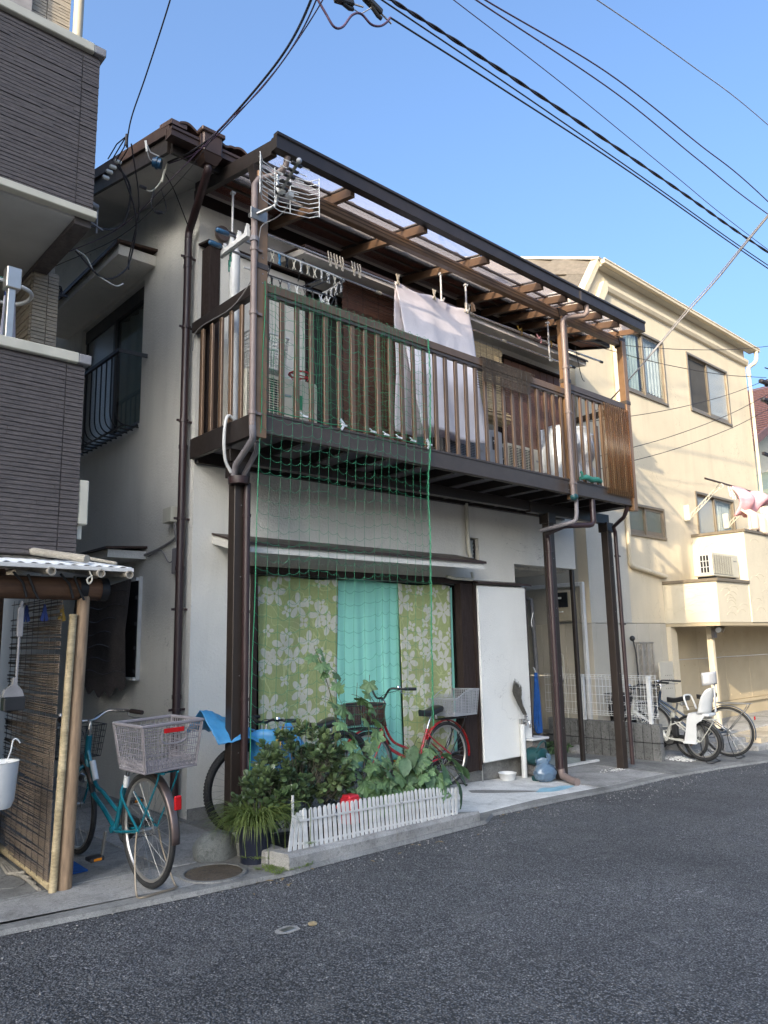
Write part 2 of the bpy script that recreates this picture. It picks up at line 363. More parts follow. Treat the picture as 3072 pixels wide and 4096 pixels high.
def concrete(name, col, stain=.5, grain=90, spots=.0, rnd=.06):
    m, n, b = new_mat(name); co = coords(n, True)
    c = ramp(n, noise_f(n, co, 1.6, 7, .68, .5), [(.28, tuple(x*.48 for x in col)), (.5, col), (.75, tuple(min(1, x*1.3) for x in col))])
    c = mixc(n, mathn(n, 'MULTIPLY', ramp(n, noise_f(n, co, 6, 7, .75, 1.0), [(.5, 0.0), (.72, 1.0)]), stain), c, tuple(x*.38 for x in col))
    c = mixc(n, 1.0, c, ramp(n, noise_f(n, co, 210, 2), [(.3, .72), (.7, 1.25)]), 'MULTIPLY')
    v = N(n, 'ShaderNodeTexVoronoi'); v.inputs['Scale'].default_value = 60; n.links.new(co, v.inputs['Vector'])
    s = N(n, 'ShaderNodeSeparateColor'); n.links.new(v.outputs['Color'], s.inputs[0])
    c = mixc(n, mathn(n, 'MULTIPLY', ramp(n, s.outputs[0], [(.9, 0.0), (.92, 1.0)]), spots), c, (.05,.05,.045))
    if rnd:
        oi = N(n, 'ShaderNodeObjectInfo'); k = mathn(n, 'MULTIPLY_ADD', oi.outputs['Random'], 2*rnd, 1-rnd)
        hs = N(n, 'ShaderNodeHueSaturation'); n.links.new(c, hs.inputs['Color']); n.links.new(k, hs.inputs['Value']); c = hs.outputs[0]
    n.links.new(c, b.inputs['Base Color']); b.inputs['Roughness'].default_value = .85; b.inputs['Specular IOR Level'].default_value = .3
    bump(n, b, mathn(n, 'ADD', noise_f(n, co, grain, 4, .7), noise_f(n, co, 9, 5, .6)), .6, .006); return m
M['concrete'] = concrete('stained_concrete', (.31, .30, .28), .65, 90, .25)
M['concrete_dark'] = concrete('dark_damp_concrete', (.22, .215, .20), .6, 90, .3)
M['concrete_light'] = concrete('limewashed_concrete', (.62, .61, .58), .30, 60, .1)
M['block'] = concrete('grey_concrete_block', (.155, .155, .150), .7, 160, .5, .12)
M['rock'] = concrete('granite_boulder', (.19, .20, .19), .8, 30, .3)
M['paver'] = concrete('pale_green_floor_tile', (.30, .33, .30), .25, 120, 0)
M['iron'] = concrete('rusty_cast_lid', (.11, .085, .060), .6, 70, .6)
M['stone_warm'] = concrete('sandy_terrace_paving', (.42, .36, .27), .25, 60, .1)
def siding(name, col, var=.35):
    m, n, b = new_mat(name); co = coords(n, True)
    c = ramp(n, noise_f(n, co, 9, 6, .7, 0, (1, 1, 9)), [(.3, tuple(x*(1-var) for x in col)), (.7, tuple(x*(1+var) for x in col))])
    c = mixc(n, 1.0, c, ramp(n, noise_f(n, co, 60, 4, .7, 0, (.5, .5, 3)), [(.3, .7), (.7, 1.25)]), 'MULTIPLY')
    n.links.new(c, b.inputs['Base Color']); b.inputs['Roughness'].default_value = .62
    bump(n, b, noise_f(n, co, 60, 4, .7, 0, (.5, .5, 3)), .5, .005); return m
M['siding'] = siding('charcoal_brown_siding', (.088, .074, .070))
M['siding_beige'] = siding('beige_split_face_siding', (.36, .31, .24), .22)
def bamboo_slat(name, col, rnd=.3, per=0.0):
    m, n, b = new_mat(name); co = coords(n, True)
    c = ramp(n, noise_f(n, co, 30, 5, .7, 0, (1, 1, 3)), [(.25, tuple(x*.55 for x in col)), (.75, tuple(min(1, x*1.5) for x in col))])
    c = mixc(n, 1.0, c, ramp(n, noise_f(n, co, 2.5, 5, .7), [(.3, .65), (.7, 1.25)]), 'MULTIPLY')
    n.links.new(c, b.inputs['Base Color']); b.inputs['Roughness'].default_value = .6; return m
M['reed'] = bamboo_slat('weathered_reed', (.15, .115, .085))
M['reed_dark'] = bamboo_slat('dark_reed', (.055, .045, .042))
M['reed_brown'] = bamboo_slat('red_brown_bamboo_slat', (.125, .058, .036))
M['bamboo'] = bamboo_slat('dried_bamboo', (.42, .33, .19))
M['bamboo_grey'] = bamboo_slat('silvered_bamboo', (.30, .27, .22))
M['wood'] = plain('pale_log_wood', (.30, .20, .12), .6, 0, .35, 10, .3, 60, stretch=(5, 5, .5), dirt=.4)
M['wood_beam'] = plain('brown_weathered_timber', (.12, .062, .034), .7, 0, .4, 9, .4, 60, stretch=(.5, 5, 5), dirt=.4)
def curtain_flower():
    m, n, b = new_mat('green_floral_cloth'); tc = coords(n, True)
    mp = N(n, 'ShaderNodeMapping'); mp.inputs['Rotation'].default_value = (R(90), 0, 0); n.links.new(tc, mp.inputs[0])     # (x, z) of the cloth
    sx = N(n, 'ShaderNodeSeparateXYZ'); n.links.new(tc, sx.inputs[0]); cb = N(n, 'ShaderNodeCombineXYZ'); n.links.new(sx.outputs[0], cb.inputs[0]); n.links.new(sx.outputs[2], cb.inputs[1])
    base = (.33, .37, .165); pale = (.56, .54, .46); mask = None
    for sc, rad, off, pet in ((3.5, .47, 0.0, 2.5), (4.4, .27, 3.7, 2.0)):
        mp2 = N(n, 'ShaderNodeMapping'); mp2.inputs['Scale'].default_value = (sc, sc, 1); mp2.inputs['Location'].default_value = (off, off*1.7, 0); n.links.new(cb.outputs[0], mp2.inputs[0])
        v = N(n, 'ShaderNodeTexVoronoi'); v.voronoi_dimensions = '2D'; v.inputs['Scale'].default_value = 1.0; v.inputs['Randomness'].default_value = .75; n.links.new(mp2.outputs[0], v.inputs['Vector'])
        d = N(n, 'ShaderNodeVectorMath', operation='SUBTRACT'); n.links.new(mp2.outputs[0], d.inputs[0]); n.links.new(v.outputs['Position'], d.inputs[1])
        s = N(n, 'ShaderNodeSeparateXYZ'); n.links.new(d.outputs[0], s.inputs[0])
        ang = mathn(n, 'ARCTAN2', s.outputs[1], s.outputs[0]); cs = N(n, 'ShaderNodeSeparateColor'); n.links.new(v.outputs['Color'], cs.inputs[0])
        a = mathn(n, 'ADD', mathn(n, 'MULTIPLY', ang, pet), mathn(n, 'MULTIPLY', cs.outputs[0], 6.0))
        ca = mathn(n, 'ABSOLUTE', mathn(n, 'COSINE', a)); pw = mathn(n, 'POWER', ca, .85)
        lim = mathn(n, 'MULTIPLY', pw, rad); ln = N(n, 'ShaderNodeVectorMath', operation='LENGTH'); n.links.new(d.outputs[0], ln.inputs[0])
        inside = mathn(n, 'LESS_THAN', ln.outputs['Value'], lim); core = mathn(n, 'GREATER_THAN', ln.outputs['Value'], .045); k = mathn(n, 'MULTIPLY', inside, core)
        mask = k if mask is None else mathn(n, 'MAXIMUM', mask, k)
    nz = noise_f(n, cb.outputs[0], 3.2, 1, .4, 1.5); lines = mathn(n, 'LESS_THAN', mathn(n, 'ABSOLUTE', mathn(n, 'SUBTRACT', nz, .5)), .012)
    c = mixc(n, mathn(n, 'MULTIPLY', lines, .7), base, (.50, .52, .26)); c = mixc(n, mathn(n, 'MULTIPLY', mask, .92), c, pale)
    wv = noise_f(n, cb.outputs[0], 220, 2, .5, 0, (1, .12, 1)); c = mixc(n, 1.0, c, ramp(n, wv, [(.3, .86), (.7, 1.1)]), 'MULTIPLY')
    st = noise_f(n, tc, 1.7, 6, .7); c = mixc(n, mathn(n, 'MULTIPLY', ramp(n, st, [(.5, 0.0), (.75, 1.0)]), .45), c, (.22, .19, .13))
    n.links.new(c, b.inputs['Base Color']); b.inputs['Roughness'].default_value = .95; b.inputs['Specular IOR Level'].default_value = .1
    bump(n, b, wv, .25, .003); return m
M['floral'] = curtain_flower()
M['teal_cloth'] = plain('pale_turquoise_cloth', (.27, .62, .50), .9, 0, .05, 2, .15, 300, spec=.15)
M['towel'] = plain('pale_lilac_towelling', (.66, .635, .67), .95, 0, .05, 5, .9, 55, spec=.1, world=True)
M['quilt'] = plain('white_lilac_sheet', (.60, .57, .62), .95, 0, .05, 5, .9, 38, spec=.1, world=True)
M['tarp'] = plain('blue_tarpaulin', (.055, .26, .50), .42, 0, .15, 12, .4, 40)
M['pink_cloth'] = plain('pink_bedding_cloth', (.62, .33, .36), .9, 0, .25, 5, .3, 40, spec=.1)
M['peach_cloth'] = plain('cream_duvet_cloth', (.66, .52, .42), .9, 0, .15, 5, .3, 40, spec=.1)
M['net_green'] = plain('green_twine', (.035, .22, .11), .7, 0, .25, 30)
M['cable'] = plain('black_cable_sheath', (.016, .014, .018), .55, 0, .2, 12)
M['cable_purple'] = plain('purple_brown_cable_sheath', (.060, .035, .070), .5, 0, .2, 12)
M['cable_grey'] = plain('grey_cable_sheath', (.24, .23, .23), .5, 0, .2, 12)
M['rope_white'] = plain('white_cloth_tie', (.66, .68, .70), .85, 0, .12, 40)
def leafmat(name, a, b2, rough=.4, sub=.0, rnd=.3):
    m, n, b = new_mat(name); co = coords(n); oi = N(n, 'ShaderNodeObjectInfo'); ps = coords(n, True)
    f = noise_f(n, ps, 4, 4, .6); c = mixc(n, ramp(n, f, [(.35, 0.0), (.65, 1.0)]), a, b2)
    f2 = noise_f(n, ps, 42, 3, .6); c = mixc(n, 1.0, c, ramp(n, f2, [(.3, .8), (.7, 1.25)]), 'MULTIPLY')
    k = mathn(n, 'MULTIPLY_ADD', oi.outputs['Random'], 2*rnd, 1-rnd); hs = N(n, 'ShaderNodeHueSaturation'); n.links.new(c, hs.inputs['Color']); n.links.new(k, hs.inputs['Value']); c = hs.outputs[0]
    n.links.new(c, b.inputs['Base Color']); b.inputs['Roughness'].default_value = rough
    if sub:
        t = N(n, 'ShaderNodeBsdfTranslucent'); n.links.new(mixc(n, 1.0, c, (1.2, 1.5, .5), 'MULTIPLY'), t.inputs[0]); x = N(n, 'ShaderNodeMixShader'); x.inputs[0].default_value = sub
        n.links.new(b.outputs[0], x.inputs[1]); n.links.new(t.outputs[0], x.inputs[2]); n.links.new(x.outputs[0], n.nodes['Material Output'].inputs[0])
    return m
M['leaf_jade'] = leafmat('jade_plant_leaf', (.060, .100, .042), (.13, .18, .075), .30)
M['leaf_vine'] = leafmat('cucumber_leaf', (.085, .155, .065), (.13, .22, .10), .55, .2)
M['leaf_egg'] = leafmat('aubergine_leaf', (.060, .115, .058), (.085, .15, .075), .55, .15)
M['leaf_grass'] = leafmat('spider_plant_leaf', (.10, .15, .035), (.17, .21, .06), .45, .2)
M['stem'] = plain('plant_stem', (.075, .085, .035), .6, 0, .3, 20)
M['polycarb'] = glass('smoked_ribbed_polycarbonate', (.96, .94, .96), .25, .16, (.36, .31, .30), .9, 90, 1.18, (.80, .74, .72))
M['polycarb_wave'] = glass('bronze_corrugated_polycarbonate', (.92, .84, .74), .40, .24, (.30, .20, .12), .1, 60, 1.25, (.90, .68, .45))
M['glass_clear'] = glass('window_glass', (.93, .95, .95), .01, .05, (.25,.28,.28))
M['glass_dark'] = glass('shaded_window_glass', (.75, .80, .80), .02, .10)
M['glass_frost'] = glass('hammered_glass', (.60, .64, .64), .12, .65, (.48, .52, .52), .8, 90)
M['glass_wire'] = glass('wired_glass', (.50, .54, .50), .12, .50, (.26, .29, .22), .6, 80)
M['alu'] = plain('bronze_grey_sash', (.23, .19, .14), .4, .4, .08, 8)
M['alu_dark'] = plain('dark_sash', (.055, .055, .055), .4, .3, .1, 8)
M['alu_silver'] = plain('satin_aluminium', (.50, .47, .43), .33, .8, .08, 8)
M['curtain_grey'] = plain('grey_green_curtain', (.34, .40, .38), .9, 0, .12, 2)
M['curtain_white'] = plain('white_lace_curtain', (.55, .57, .55), .9, 0, .1, 6)
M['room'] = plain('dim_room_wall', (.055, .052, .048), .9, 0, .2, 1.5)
M['shingle'] = plain('grey_brown_slate_shingle', (.125, .105, .082), .8, 0, .22, 12, .4, 90, rnd=.12)
M['tile_roof'] = plain('brown_glazed_roof_tile', (.075, .045, .035), .4, 0, .25, 9, rnd=.18)
M['ceramic'] = plain('insulator_ceramic', (.55, .55, .50), .25, 0, .1, 12)
M['insul_blue'] = plain('blue_insulator', (.02, .07, .14), .3, 0, .2, 12)
M['roof_red'] = plain('red_brown_metal_roof', (.11, .055, .048), .5, 0, .2, 6)
M['roof_green'] = plain('green_grey_roof', (.13, .16, .13), .6, 0, .2, 6)
M['far_wall'] = stucco('far_cream_wall', (.56, .52, .43), 40, .3, .2, 0, .1)
M['roof_sheet'] = plain('white_corrugated_sheet', (.66, .66, .64), .45, 0, .06, 3)
M['sticker'] = plain('white_label_film', (.66, .66, .64), .4, 0, .04, 20)
M['ink'] = plain('black_print', (.02, .02, .022), .5, 0, .1, 20)
M['yellow_thing'] = plain('mustard_rubber', (.36, .22, .03), .5, 0, .2, 20)
M['blue_thing'] = plain('dark_blue_rubber', (.015, .035, .16), .5, 0, .2, 20)
M['green_cloth'] = plain('deep_green_cloth', (.02, .13, .03), .9, 0, .3, 9, spec=.1)
M['blue_cloth'] = plain('royal_blue_strap', (.02, .075, .24), .8, 0, .2, 20, spec=.1)
M['teal_glove'] = plain('teal_cloth_roll', (.035, .20, .15), .8, 0, .3, 30, .5, 60)
M['watering'] = plain('dark_teal_plastic', (.012, .060, .065), .35, 0, .15, 12)
M['bag'] = glass('pale_blue_plastic_bag', (.55, .68, .78), .15, .55, (.17, .26, .36), .8, 14)
M['clear_bin'] = glass('clear_plastic_sheet', (.70, .68, .66), .08, .38, (.34, .31, .29), .9, 12)
M['cream_panel'] = plain('cream_cement_panel', (.47, .43, .35), .75, 0, .08, 1.5, .2, 120, rnd=.05, dirt=.12, world=True)
M['garage_panel'] = plain('sand_cement_panel', (.40, .33, .22), .75, 0, .08, 1.5, .2, 120, rnd=.05, world=True)
M['meter'] = plain('beige_enclosure', (.43, .38, .28), .45, 0, .08, 8, dirt=.15)
M['meter_dark'] = plain('smoked_meter_window', (.02, .022, .025), .12, 0, .1, 8)
M['gauze'] = plain('grey_mosquito_net', (.06, .058, .055), .9, 0, .1, 2)

# ---------------------------------------------------------------- ground
EDGE = [(-12, 5.0), (-3, 4.75), (1.34, 4.50), (2.27, 4.35), (3.0, 4.26), (5.2, 4.50), (5.5, 4.68), (6.66, 4.74), (8.85, 4.77), (10.0, 4.66), (10.97, 4.50), (13, 4.36), (20, 4.25), (60, 4.2)]
def ye(x):
    for (a, b), (c, d) in zip(EDGE, EDGE[1:]):
        if a <= x <= c: return b+(d-b)*(x-a)/(c-a)
    return EDGE[-1][1] if x > 0 else EDGE[0][1]
xs = sorted(set([-60, -30, -12, -6, -3, 0, 60, 100, 160]+[round(1+i*.1, 2) for i in range(260)]))
g = MB(); rows = [-60, -20, -8, -4, -2, -1, 0, 1, 2, 3, 3.5, 4, 4.5, 5.2, 6, 9, 20, 80]
vs = [(x, y, zg(x)-.02-.012*max(0, min(1, (4.6-y)/2))*0) for y in rows for x in xs]; k = len(xs)
g.add(vs, [(j*k+i, j*k+i+1, (j+1)*k+i+1, (j+1)*k+i) for j in range(len(rows)-1) for i in range(k-1)])
structure('road', g, M['asphalt'])
g = MB(); X2 = [x for x in xs if x >= -12 and x <= 60]
vs = []
for x in X2: e = ye(x); vs += [(x, e, zg(x)-.012), (x, e+.015, zg(x)+.004), (x, e+.3, zg(x)+.006), (x, 16, zg(x)+.006)]
g.add(vs, [(i*4+j, (i+1)*4+j, (i+1)*4+j+1, i*4+j+1) for i in range(len(X2)-1) for j in range(3)])
structure('pavement_bed', g, M['concrete_dark'])
g = MB(); vs = []
rnd = random.Random(4)
for x in X2:
    e = ye(x); w = .13 if x > 5.4 else .117
    vs += [(x, e-.012, zg(x)-.016), (x, e+.005, zg(x)+.008), (x, e+w, zg(x)+.010)]
g.add(vs, [(i*3+j, (i+1)*3+j, (i+1)*3+j+1, i*3+j+1) for i in range(len(X2)-1) for j in range(2)])
structure('gutter_strip', g, M['concrete_dark'])
# concrete slabs of the pavement, laid with open joints
pv = bpy.data.objects.new('pavement', None); C.objects.link(pv); pv['kind'] = 'structure'; ORG[pv] = Matrix.Identity(4)
def slab(poly, mat, z=.012):
    mb = MB(); n = 14; pts = []
    for (a, b), (c, d) in zip(poly, poly[1:]+poly[:1]):
        for i in range(n): pts.append((a+(c-a)*i/n, b+(d-b)*i/n))
    m2 = len(pts); cx = sum(p[0] for p in pts)/m2; cy = sum(p[1] for p in pts)/m2
    vs = [(x, y, zg(x)-.01) for x, y in pts]+[(x, y, zg(x)+z-.004) for x, y in pts]
    vs += [(x+(cx-x)*.006, y+(cy-y)*.006, zg(x)+z) for x, y in pts]+[(x+(cx-x)*.5, y+(cy-y)*.5, zg(x+(cx-x)*.5)+z) for x, y in pts]+[(cx, cy, zg(cx)+z)]
    fs = []
    for r_ in range(3): fs += [(r_*m2+i, r_*m2+(i+1) % m2, (r_+1)*m2+(i+1) % m2, (r_+1)*m2+i) for i in range(m2)]
    fs += [(3*m2+i, 3*m2+(i+1) % m2, 4*m2) for i in range(m2)]
    return part('concrete_slab', mb.add(vs, fs), M[mat], pv)
J = .012
def strip(x0, x1, y1, mat):
    return slab([(x0+J, max(ye(x0)+.14, ye(x0)+.14)), (x1-J, ye(x1)+.14), (x1-J, y1), (x0+J, y1)], mat)
slab([(-4, 4.92), (.2, 4.72), (1.34, 4.62), (2.27, 4.47), (2.44, 4.47), (2.40, 4.96), (-4, 5.05)], 'concrete')
slab([(-4, 5.08), (1.95, 5.0), (2.42, 4.99), (2.42, 7.2), (-4, 7.2)], 'concrete_dark')
slab([(2.46, 4.90), (3.15, 4.86), (3.15, 7.2), (2.46, 7.2)], 'concrete')
slab([(3.18, 4.86), (5.1, 4.86), (5.1, 6.0), (3.18, 6.0)], 'concrete_dark')
slab([(5.13, 4.86), (5.25, 4.72), (6.4, 4.86), (7.55, 4.89), (7.55, 6.0), (5.13, 6.0)], 'concrete_light')
slab([(7.58, 4.89), (8.9, 4.91), (9.0, 4.90), (9.0, 5.98), (7.58, 5.98)], 'concrete')
slab([(9.03, 4.90), (10.0, 4.80), (10.75, 4.68), (10.75, 5.1), (9.9, 5.35), (9.03, 5.98)], 'concrete_dark')
slab([(7.74, 6.66), (9.9, 6.66), (9.9, 9), (7.74, 9)], 'concrete_dark')
# ---------------------------------------------------------------- the two-storey apartment house
H = thing('apartment_house', 'two-storey grey stucco house with brown tiled eaves behind the balcony', 'house', (3.2, 6.05, 0))
mb = MB()
wall_holes(mb, 'y', 3.2, 9.12, -.45, 5.86, [(3.84, 6.80, .18, 2.10), (6.87, 7.06, 2.38, 2.68), (7.74, 9.2, -1, 2.40), (4.40, 7.45, 3.2, 5.10)], 6.05, 6.22)
part('front_wall', mb, M['stucco'], H)
mb = MB()
wall_holes(mb, 'x', 6.22, 14.0, -.25, 6.05, [(7.24, 9.0, 3.72, 5.30), (7.05, 8.3, 1.15, 2.09)], 3.2, 3.38)
mb.add([(3.2,6.9,6.05),(3.2,13.1,6.05),(3.2,10,6.83)], [(0,1,2)])
part('side_wall', mb, M['stucco'], H)
mb = MB(); mb.box(3.30,6.20,-.25,3.4,13.9,.1); mb.box(3.14,6.0,-.3,3.22,6.3,.02); mb.box(3.205,6.03,-.4,7.72,6.048,.10)
part('foundation', mb, M['concrete_dark'], H)
# porch and upper storey on the right
mb = MB()
wall_holes(mb, 'x', 6.22, 14, 2.4, 6.05, [], 9.12, 8.95)
wall_holes(mb, 'x', 6.22, 8.5, -.45, 2.4, [(6.9, 7.75, -.2, 1.95)], 7.74, 7.6)
wall_holes(mb, 'y', 7.74, 9.12, -.45, 2.4, [], 8.5, 8.6)
wall_holes(mb, 'x', 8.6, 14, -.45, 2.4, [], 9.12, 9.0)
part('porch_wall', mb, M['stucco_dirty'], H)
mb = MB(); mb.box(7.6, 6.22, 2.36, 9.115, 8.6, 2.398); part('porch_ceiling', mb, M['stucco_dirty'], H)
mb = MB(); mb.box(7.62, 6.92, -.2, 7.68, 7.73, 1.93); dr = part('entrance_door', mb, M['wood_dark'], H)
mb = MB(); mb.sphere((7.71, 7.0, .85), .03, 8, 6); part('handle', mb, M['steel'], dr, True)
mb = MB(); mb.box(9.10, 6.10, -.2, 9.155, 6.155, 2.40, .006); part('porch_post', mb, M['brown_dark'], H)
mb = MB(); mb.box(7.80, 6.0, -.2, 7.86, 6.045, 2.13, .004); part('white_trim', mb, M['white_paint'], H)
# interior boxes so the windows look into rooms
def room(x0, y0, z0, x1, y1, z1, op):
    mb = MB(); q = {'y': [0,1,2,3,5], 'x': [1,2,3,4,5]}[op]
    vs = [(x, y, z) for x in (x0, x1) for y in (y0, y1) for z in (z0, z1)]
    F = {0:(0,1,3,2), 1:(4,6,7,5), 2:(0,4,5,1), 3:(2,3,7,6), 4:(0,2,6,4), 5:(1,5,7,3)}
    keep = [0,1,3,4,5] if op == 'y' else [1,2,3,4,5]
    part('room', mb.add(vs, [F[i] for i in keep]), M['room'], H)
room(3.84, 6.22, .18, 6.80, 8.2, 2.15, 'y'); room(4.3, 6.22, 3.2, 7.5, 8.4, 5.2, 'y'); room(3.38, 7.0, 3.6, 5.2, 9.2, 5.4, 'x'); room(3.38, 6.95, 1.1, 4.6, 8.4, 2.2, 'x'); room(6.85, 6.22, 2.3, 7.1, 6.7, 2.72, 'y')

# roof with pitch .25, verge and eaves
PX0, PX1 = 2.62, 9.68
def rz_(y): return 5.84+(y-5.50)*.25
def roofprism(name, y0, y1, dz0, dz1, x0, x1, mat):
    mb = MB(); mb.prism([(y0, rz_(y0)+dz0), (y1, rz_(y1)+dz0), (y1, rz_(y1)+dz1), (y0, rz_(y0)+dz1)], 'x', x0, x1); return part(name, mb, M[mat], H)
rf = roofprism('roof', 5.56, 10.0, -.06, .03, PX0+.05, PX1-.05, 'copper')
mb = MB(); mb.prism([(10.0, rz_(10)-.06), (14.4, rz_(5.6)-.06), (14.4, rz_(5.6)+.03), (10.0, rz_(10)+.03)], 'x', PX0+.05, PX1-.05); part('rear_roof_slope', mb, M['copper'], H)
roofprism('verge_flashing', 5.52, 10.0, -.05, .055, PX0-.012, PX0+.048, 'copper')
roofprism('verge_board', 5.60, 10.0, -.20, -.052, PX0+.015, PX0+.045, 'brown_dark')
roofprism('verge_board', 5.60, 10.0, -.20, -.062, PX1-.045, PX1-.015, 'brown_dark')
mb = MB(); mb.box(PX0+.047, 5.565, rz_(5.58)-.20, PX1-.047, 5.60, rz_(5.58)-.062); part('eaves_board', mb, M['brown_dark'], H)
# soffit boards with joints
for x0, x1 in ((PX0+.048, 3.19), (3.205, 4.9), (4.91, 6.6), (6.61, 8.3), (8.31, PX1-.05)):
    mb = MB(); mb.prism([(5.602, rz_(5.6)-.165), (6.045, rz_(6.05)-.165), (6.045, rz_(6.05)-.15), (5.602, rz_(5.6)-.15)], 'x', x0, x1); part('soffit_board', mb, M['soffit'] if x0 < 3.2 else M['soffit_red'], H)
for y0, y1 in ((6.05, 7.4), (7.41, 8.8), (8.81, 9.98)):
    mb = MB(); mb.prism([(y0, rz_(y0)-.165), (y1, rz_(y1)-.165), (y1, rz_(y1)-.15), (y0, rz_(y0)-.15)], 'x', PX0+.048, 3.196); part('soffit_board', mb, M['soffit'], H)
# roof tiles: wavy pantiles, two courses
def tile_mesh():
    mb = MB(); w, l = .265, .30
    def top(u, v):
        z = .022*math.sin(u*2*math.pi)+.02*math.exp(-((u-.85)/.12)**2); return (u*w*1.04, v*l, z+.03*(1-v)+(.012 if v < .05 else 0))
    mb.grid(top, 12, 3); n = len(mb.v); mb.grid(lambda u, v: tuple(a-b for a, b in zip(top(u, v), (0, 0, .02))), 12, 3)
    for i in range(12): mb.f.append((i+1, i, n+i, n+i+1))
    for j in range(3): mb.f.append((j*13, (j+1)*13, n+(j+1)*13, n+j*13)); mb.f.append(((j+1)*13+12, j*13+12, n+j*13+12, n+(j+1)*13+12))
    return make_mesh('roof_tile', mb, M['tile_roof'], True)
tm = tile_mesh(); sl_ = math.atan(.25)
for c in range(3):
    for i in range(26):
        y = 5.47+c*.26; put('roof_tile', tm, rf, (PX0+.06+i*.265, y, rz_(y)+.032+c*.004), (sl_, 0, 0))
mb = MB(); mb.prism([(5.47, 5.86), (5.70, 5.925), (5.70, 5.965), (5.47, 5.905)], 'x', PX0-.015, PX0+.13); part('corner_tile', mb, M['tile_roof'], rf)
# box gutter, hopper and downpipe
def gutter_prof(y, z, w=.11, h=.10): return [(y, z), (y+w, z), (y+w, z+h), (y+w-.012, z+h), (y+w-.012, z+.012), (y+.012, z+.012), (y+.012, z+h-.02), (y-.012, z+h-.02), (y-.012, z+h-.045), (y, z+h-.05)]
for x0, x1 in ((PX0-.03, 4.6), (4.605, 7.2), (7.205, PX1+.02)):
    mb = MB(); mb.prism(gutter_prof(5.435, 5.725), 'x', x0, x1); mb.box(x0+.004, 5.437, 5.73, x0+.016, 5.53, 5.815)
    gu = part('gutter', mb, M['copper'], H)
for x in (2.85, 3.6, 4.4, 5.2): 
    mb = MB(); mb.box(x, 5.41, 5.715, x+.025, 5.43, 5.845); mb.box(x, 5.41, 5.707, x+.025, 5.56, 5.72); part('gutter_bracket', mb, M['copper'], H)
mb = MB(); mb.box(2.87, 5.395, 5.69, 3.06, 5.56, 5.89, .012); mb.box(2.85, 5.38, 5.87, 3.08, 5.57, 5.915, .008)
mb.add([(2.87,5.395,5.69),(3.06,5.395,5.69),(3.06,5.56,5.69),(2.87,5.56,5.69),(2.91,5.43,5.61),(3.02,5.43,5.61),(3.02,5.53,5.61),(2.91,5.53,5.61)], [(0,1,5,4),(1,2,6,5),(2,3,7,6),(3,0,4,7),(4,5,6,7)])
part('gutter_hopper', mb, M['copper'], H)
mb = MB(); mb.tube(bez([(2.965,5.48,5.63),(2.965,5.48,5.585),(2.975,5.53,5.55),(3.09,5.98,5.38),(3.115,6.09,5.33),(3.12,6.115,5.25)], 5), .036, 12); mb.tube([(3.12,6.115,5.24),(3.12,6.115,-.02)], .036, 12)
for z in (4.95, 3.2, 2.1, 1.0): mb.tube([(3.12,6.115,z),(3.12,6.115,z+.035)], .041, 12)
dp = part('downpipe', mb, M['maroon'], H, True)
for z in (5.05, 4.35, 3.45, 2.55, 1.75, .9):
    mb = MB(); mb.tube([(3.12,6.115,z),(3.12,6.115,z+.022)], .044, 12); mb.box(3.05, 6.11, z, 3.21, 6.12, z+.02); part('pipe_clip', mb, M['maroon'], dp)

# ground floor window, curtains behind a brown frame
mb = MB(); mb.box(3.76, 5.99, 2.10, 6.86, 6.07, 2.165, .004); part('window_head_board', mb, M['wood_dark'], H)
W1 = MB(); W1.box(3.80, 6.0, .10, 3.85, 6.10, 2.10, .003); W1.box(6.60, 5.96, -.02, 6.83, 6.06, 2.10, .004); W1.box(3.8, 6.0, .08, 6.62, 6.12, .18, .004)
w1 = part('window', W1, M['wood_dark'], H)
for x0, x1, yy in ((3.85, 4.80, 6.16), (4.76, 5.72, 6.19), (5.68, 6.60, 6.16)):
    mb = MB()
    mb.box(x0, yy, .18, x0+.035, yy+.02, 2.08); mb.box(x1-.035, yy, .18, x1, yy+.02, 2.08); mb.box(x0+.035, yy, .18, x1-.035, yy+.02, .26); mb.box(x0+.035, yy, 2.04, x1-.035, yy+.02, 2.08)
    part('frame', mb, M['alu_dark'], w1)
mb = MB(); mb.box(3.852, 6.10, .18, 3.90, 6.12, 2.08); part('frame', mb, M['alu_silver'], w1)
def cloth(name, x0, x1, z0, z1, y, mat, parent, amp=.008, n=12, lean=(0,0), top=None):
    rr = random.Random(int(x0*100)); ph = [rr.uniform(0, 6) for _ in range(4)]
    def f(u, v):
        a = amp*(math.sin(u*n+ph[0])+.6*math.sin(u*n*1.7+ph[1]))*(.5+.5*(1-v))+.01*math.sin(v*4+ph[2]+u*3)*amp/.008
        return (x0+(x1-x0)*u+lean[0]*(1-v)*(1-u)+lean[1]*(1-v)*u, y+a, z0+(z1-z0)*v+(.012*math.sin(u*7+ph[3]) if v > .98 else 0))
    mb = MB(); mb.grid(f, 40, 24); return part(name, mb, M[mat], parent, True, thick=.003)
cloth('curtain', 3.90, 4.86, .20, 2.085, 6.075, 'floral', w1, .006, 9, (.02, -.03))
cloth('curtain', 5.71, 6.53, .20, 2.075, 6.07, 'floral', w1, .006, 8, (.03, 0))
cloth('curtain', 4.82, 5.75, .20, 2.09, 6.105, 'teal_cloth', w1, .008, 26)
cloth('curtain', 6.42, 6.60, .20, 2.07, 6.10, 'teal_cloth', w1, .004, 9)
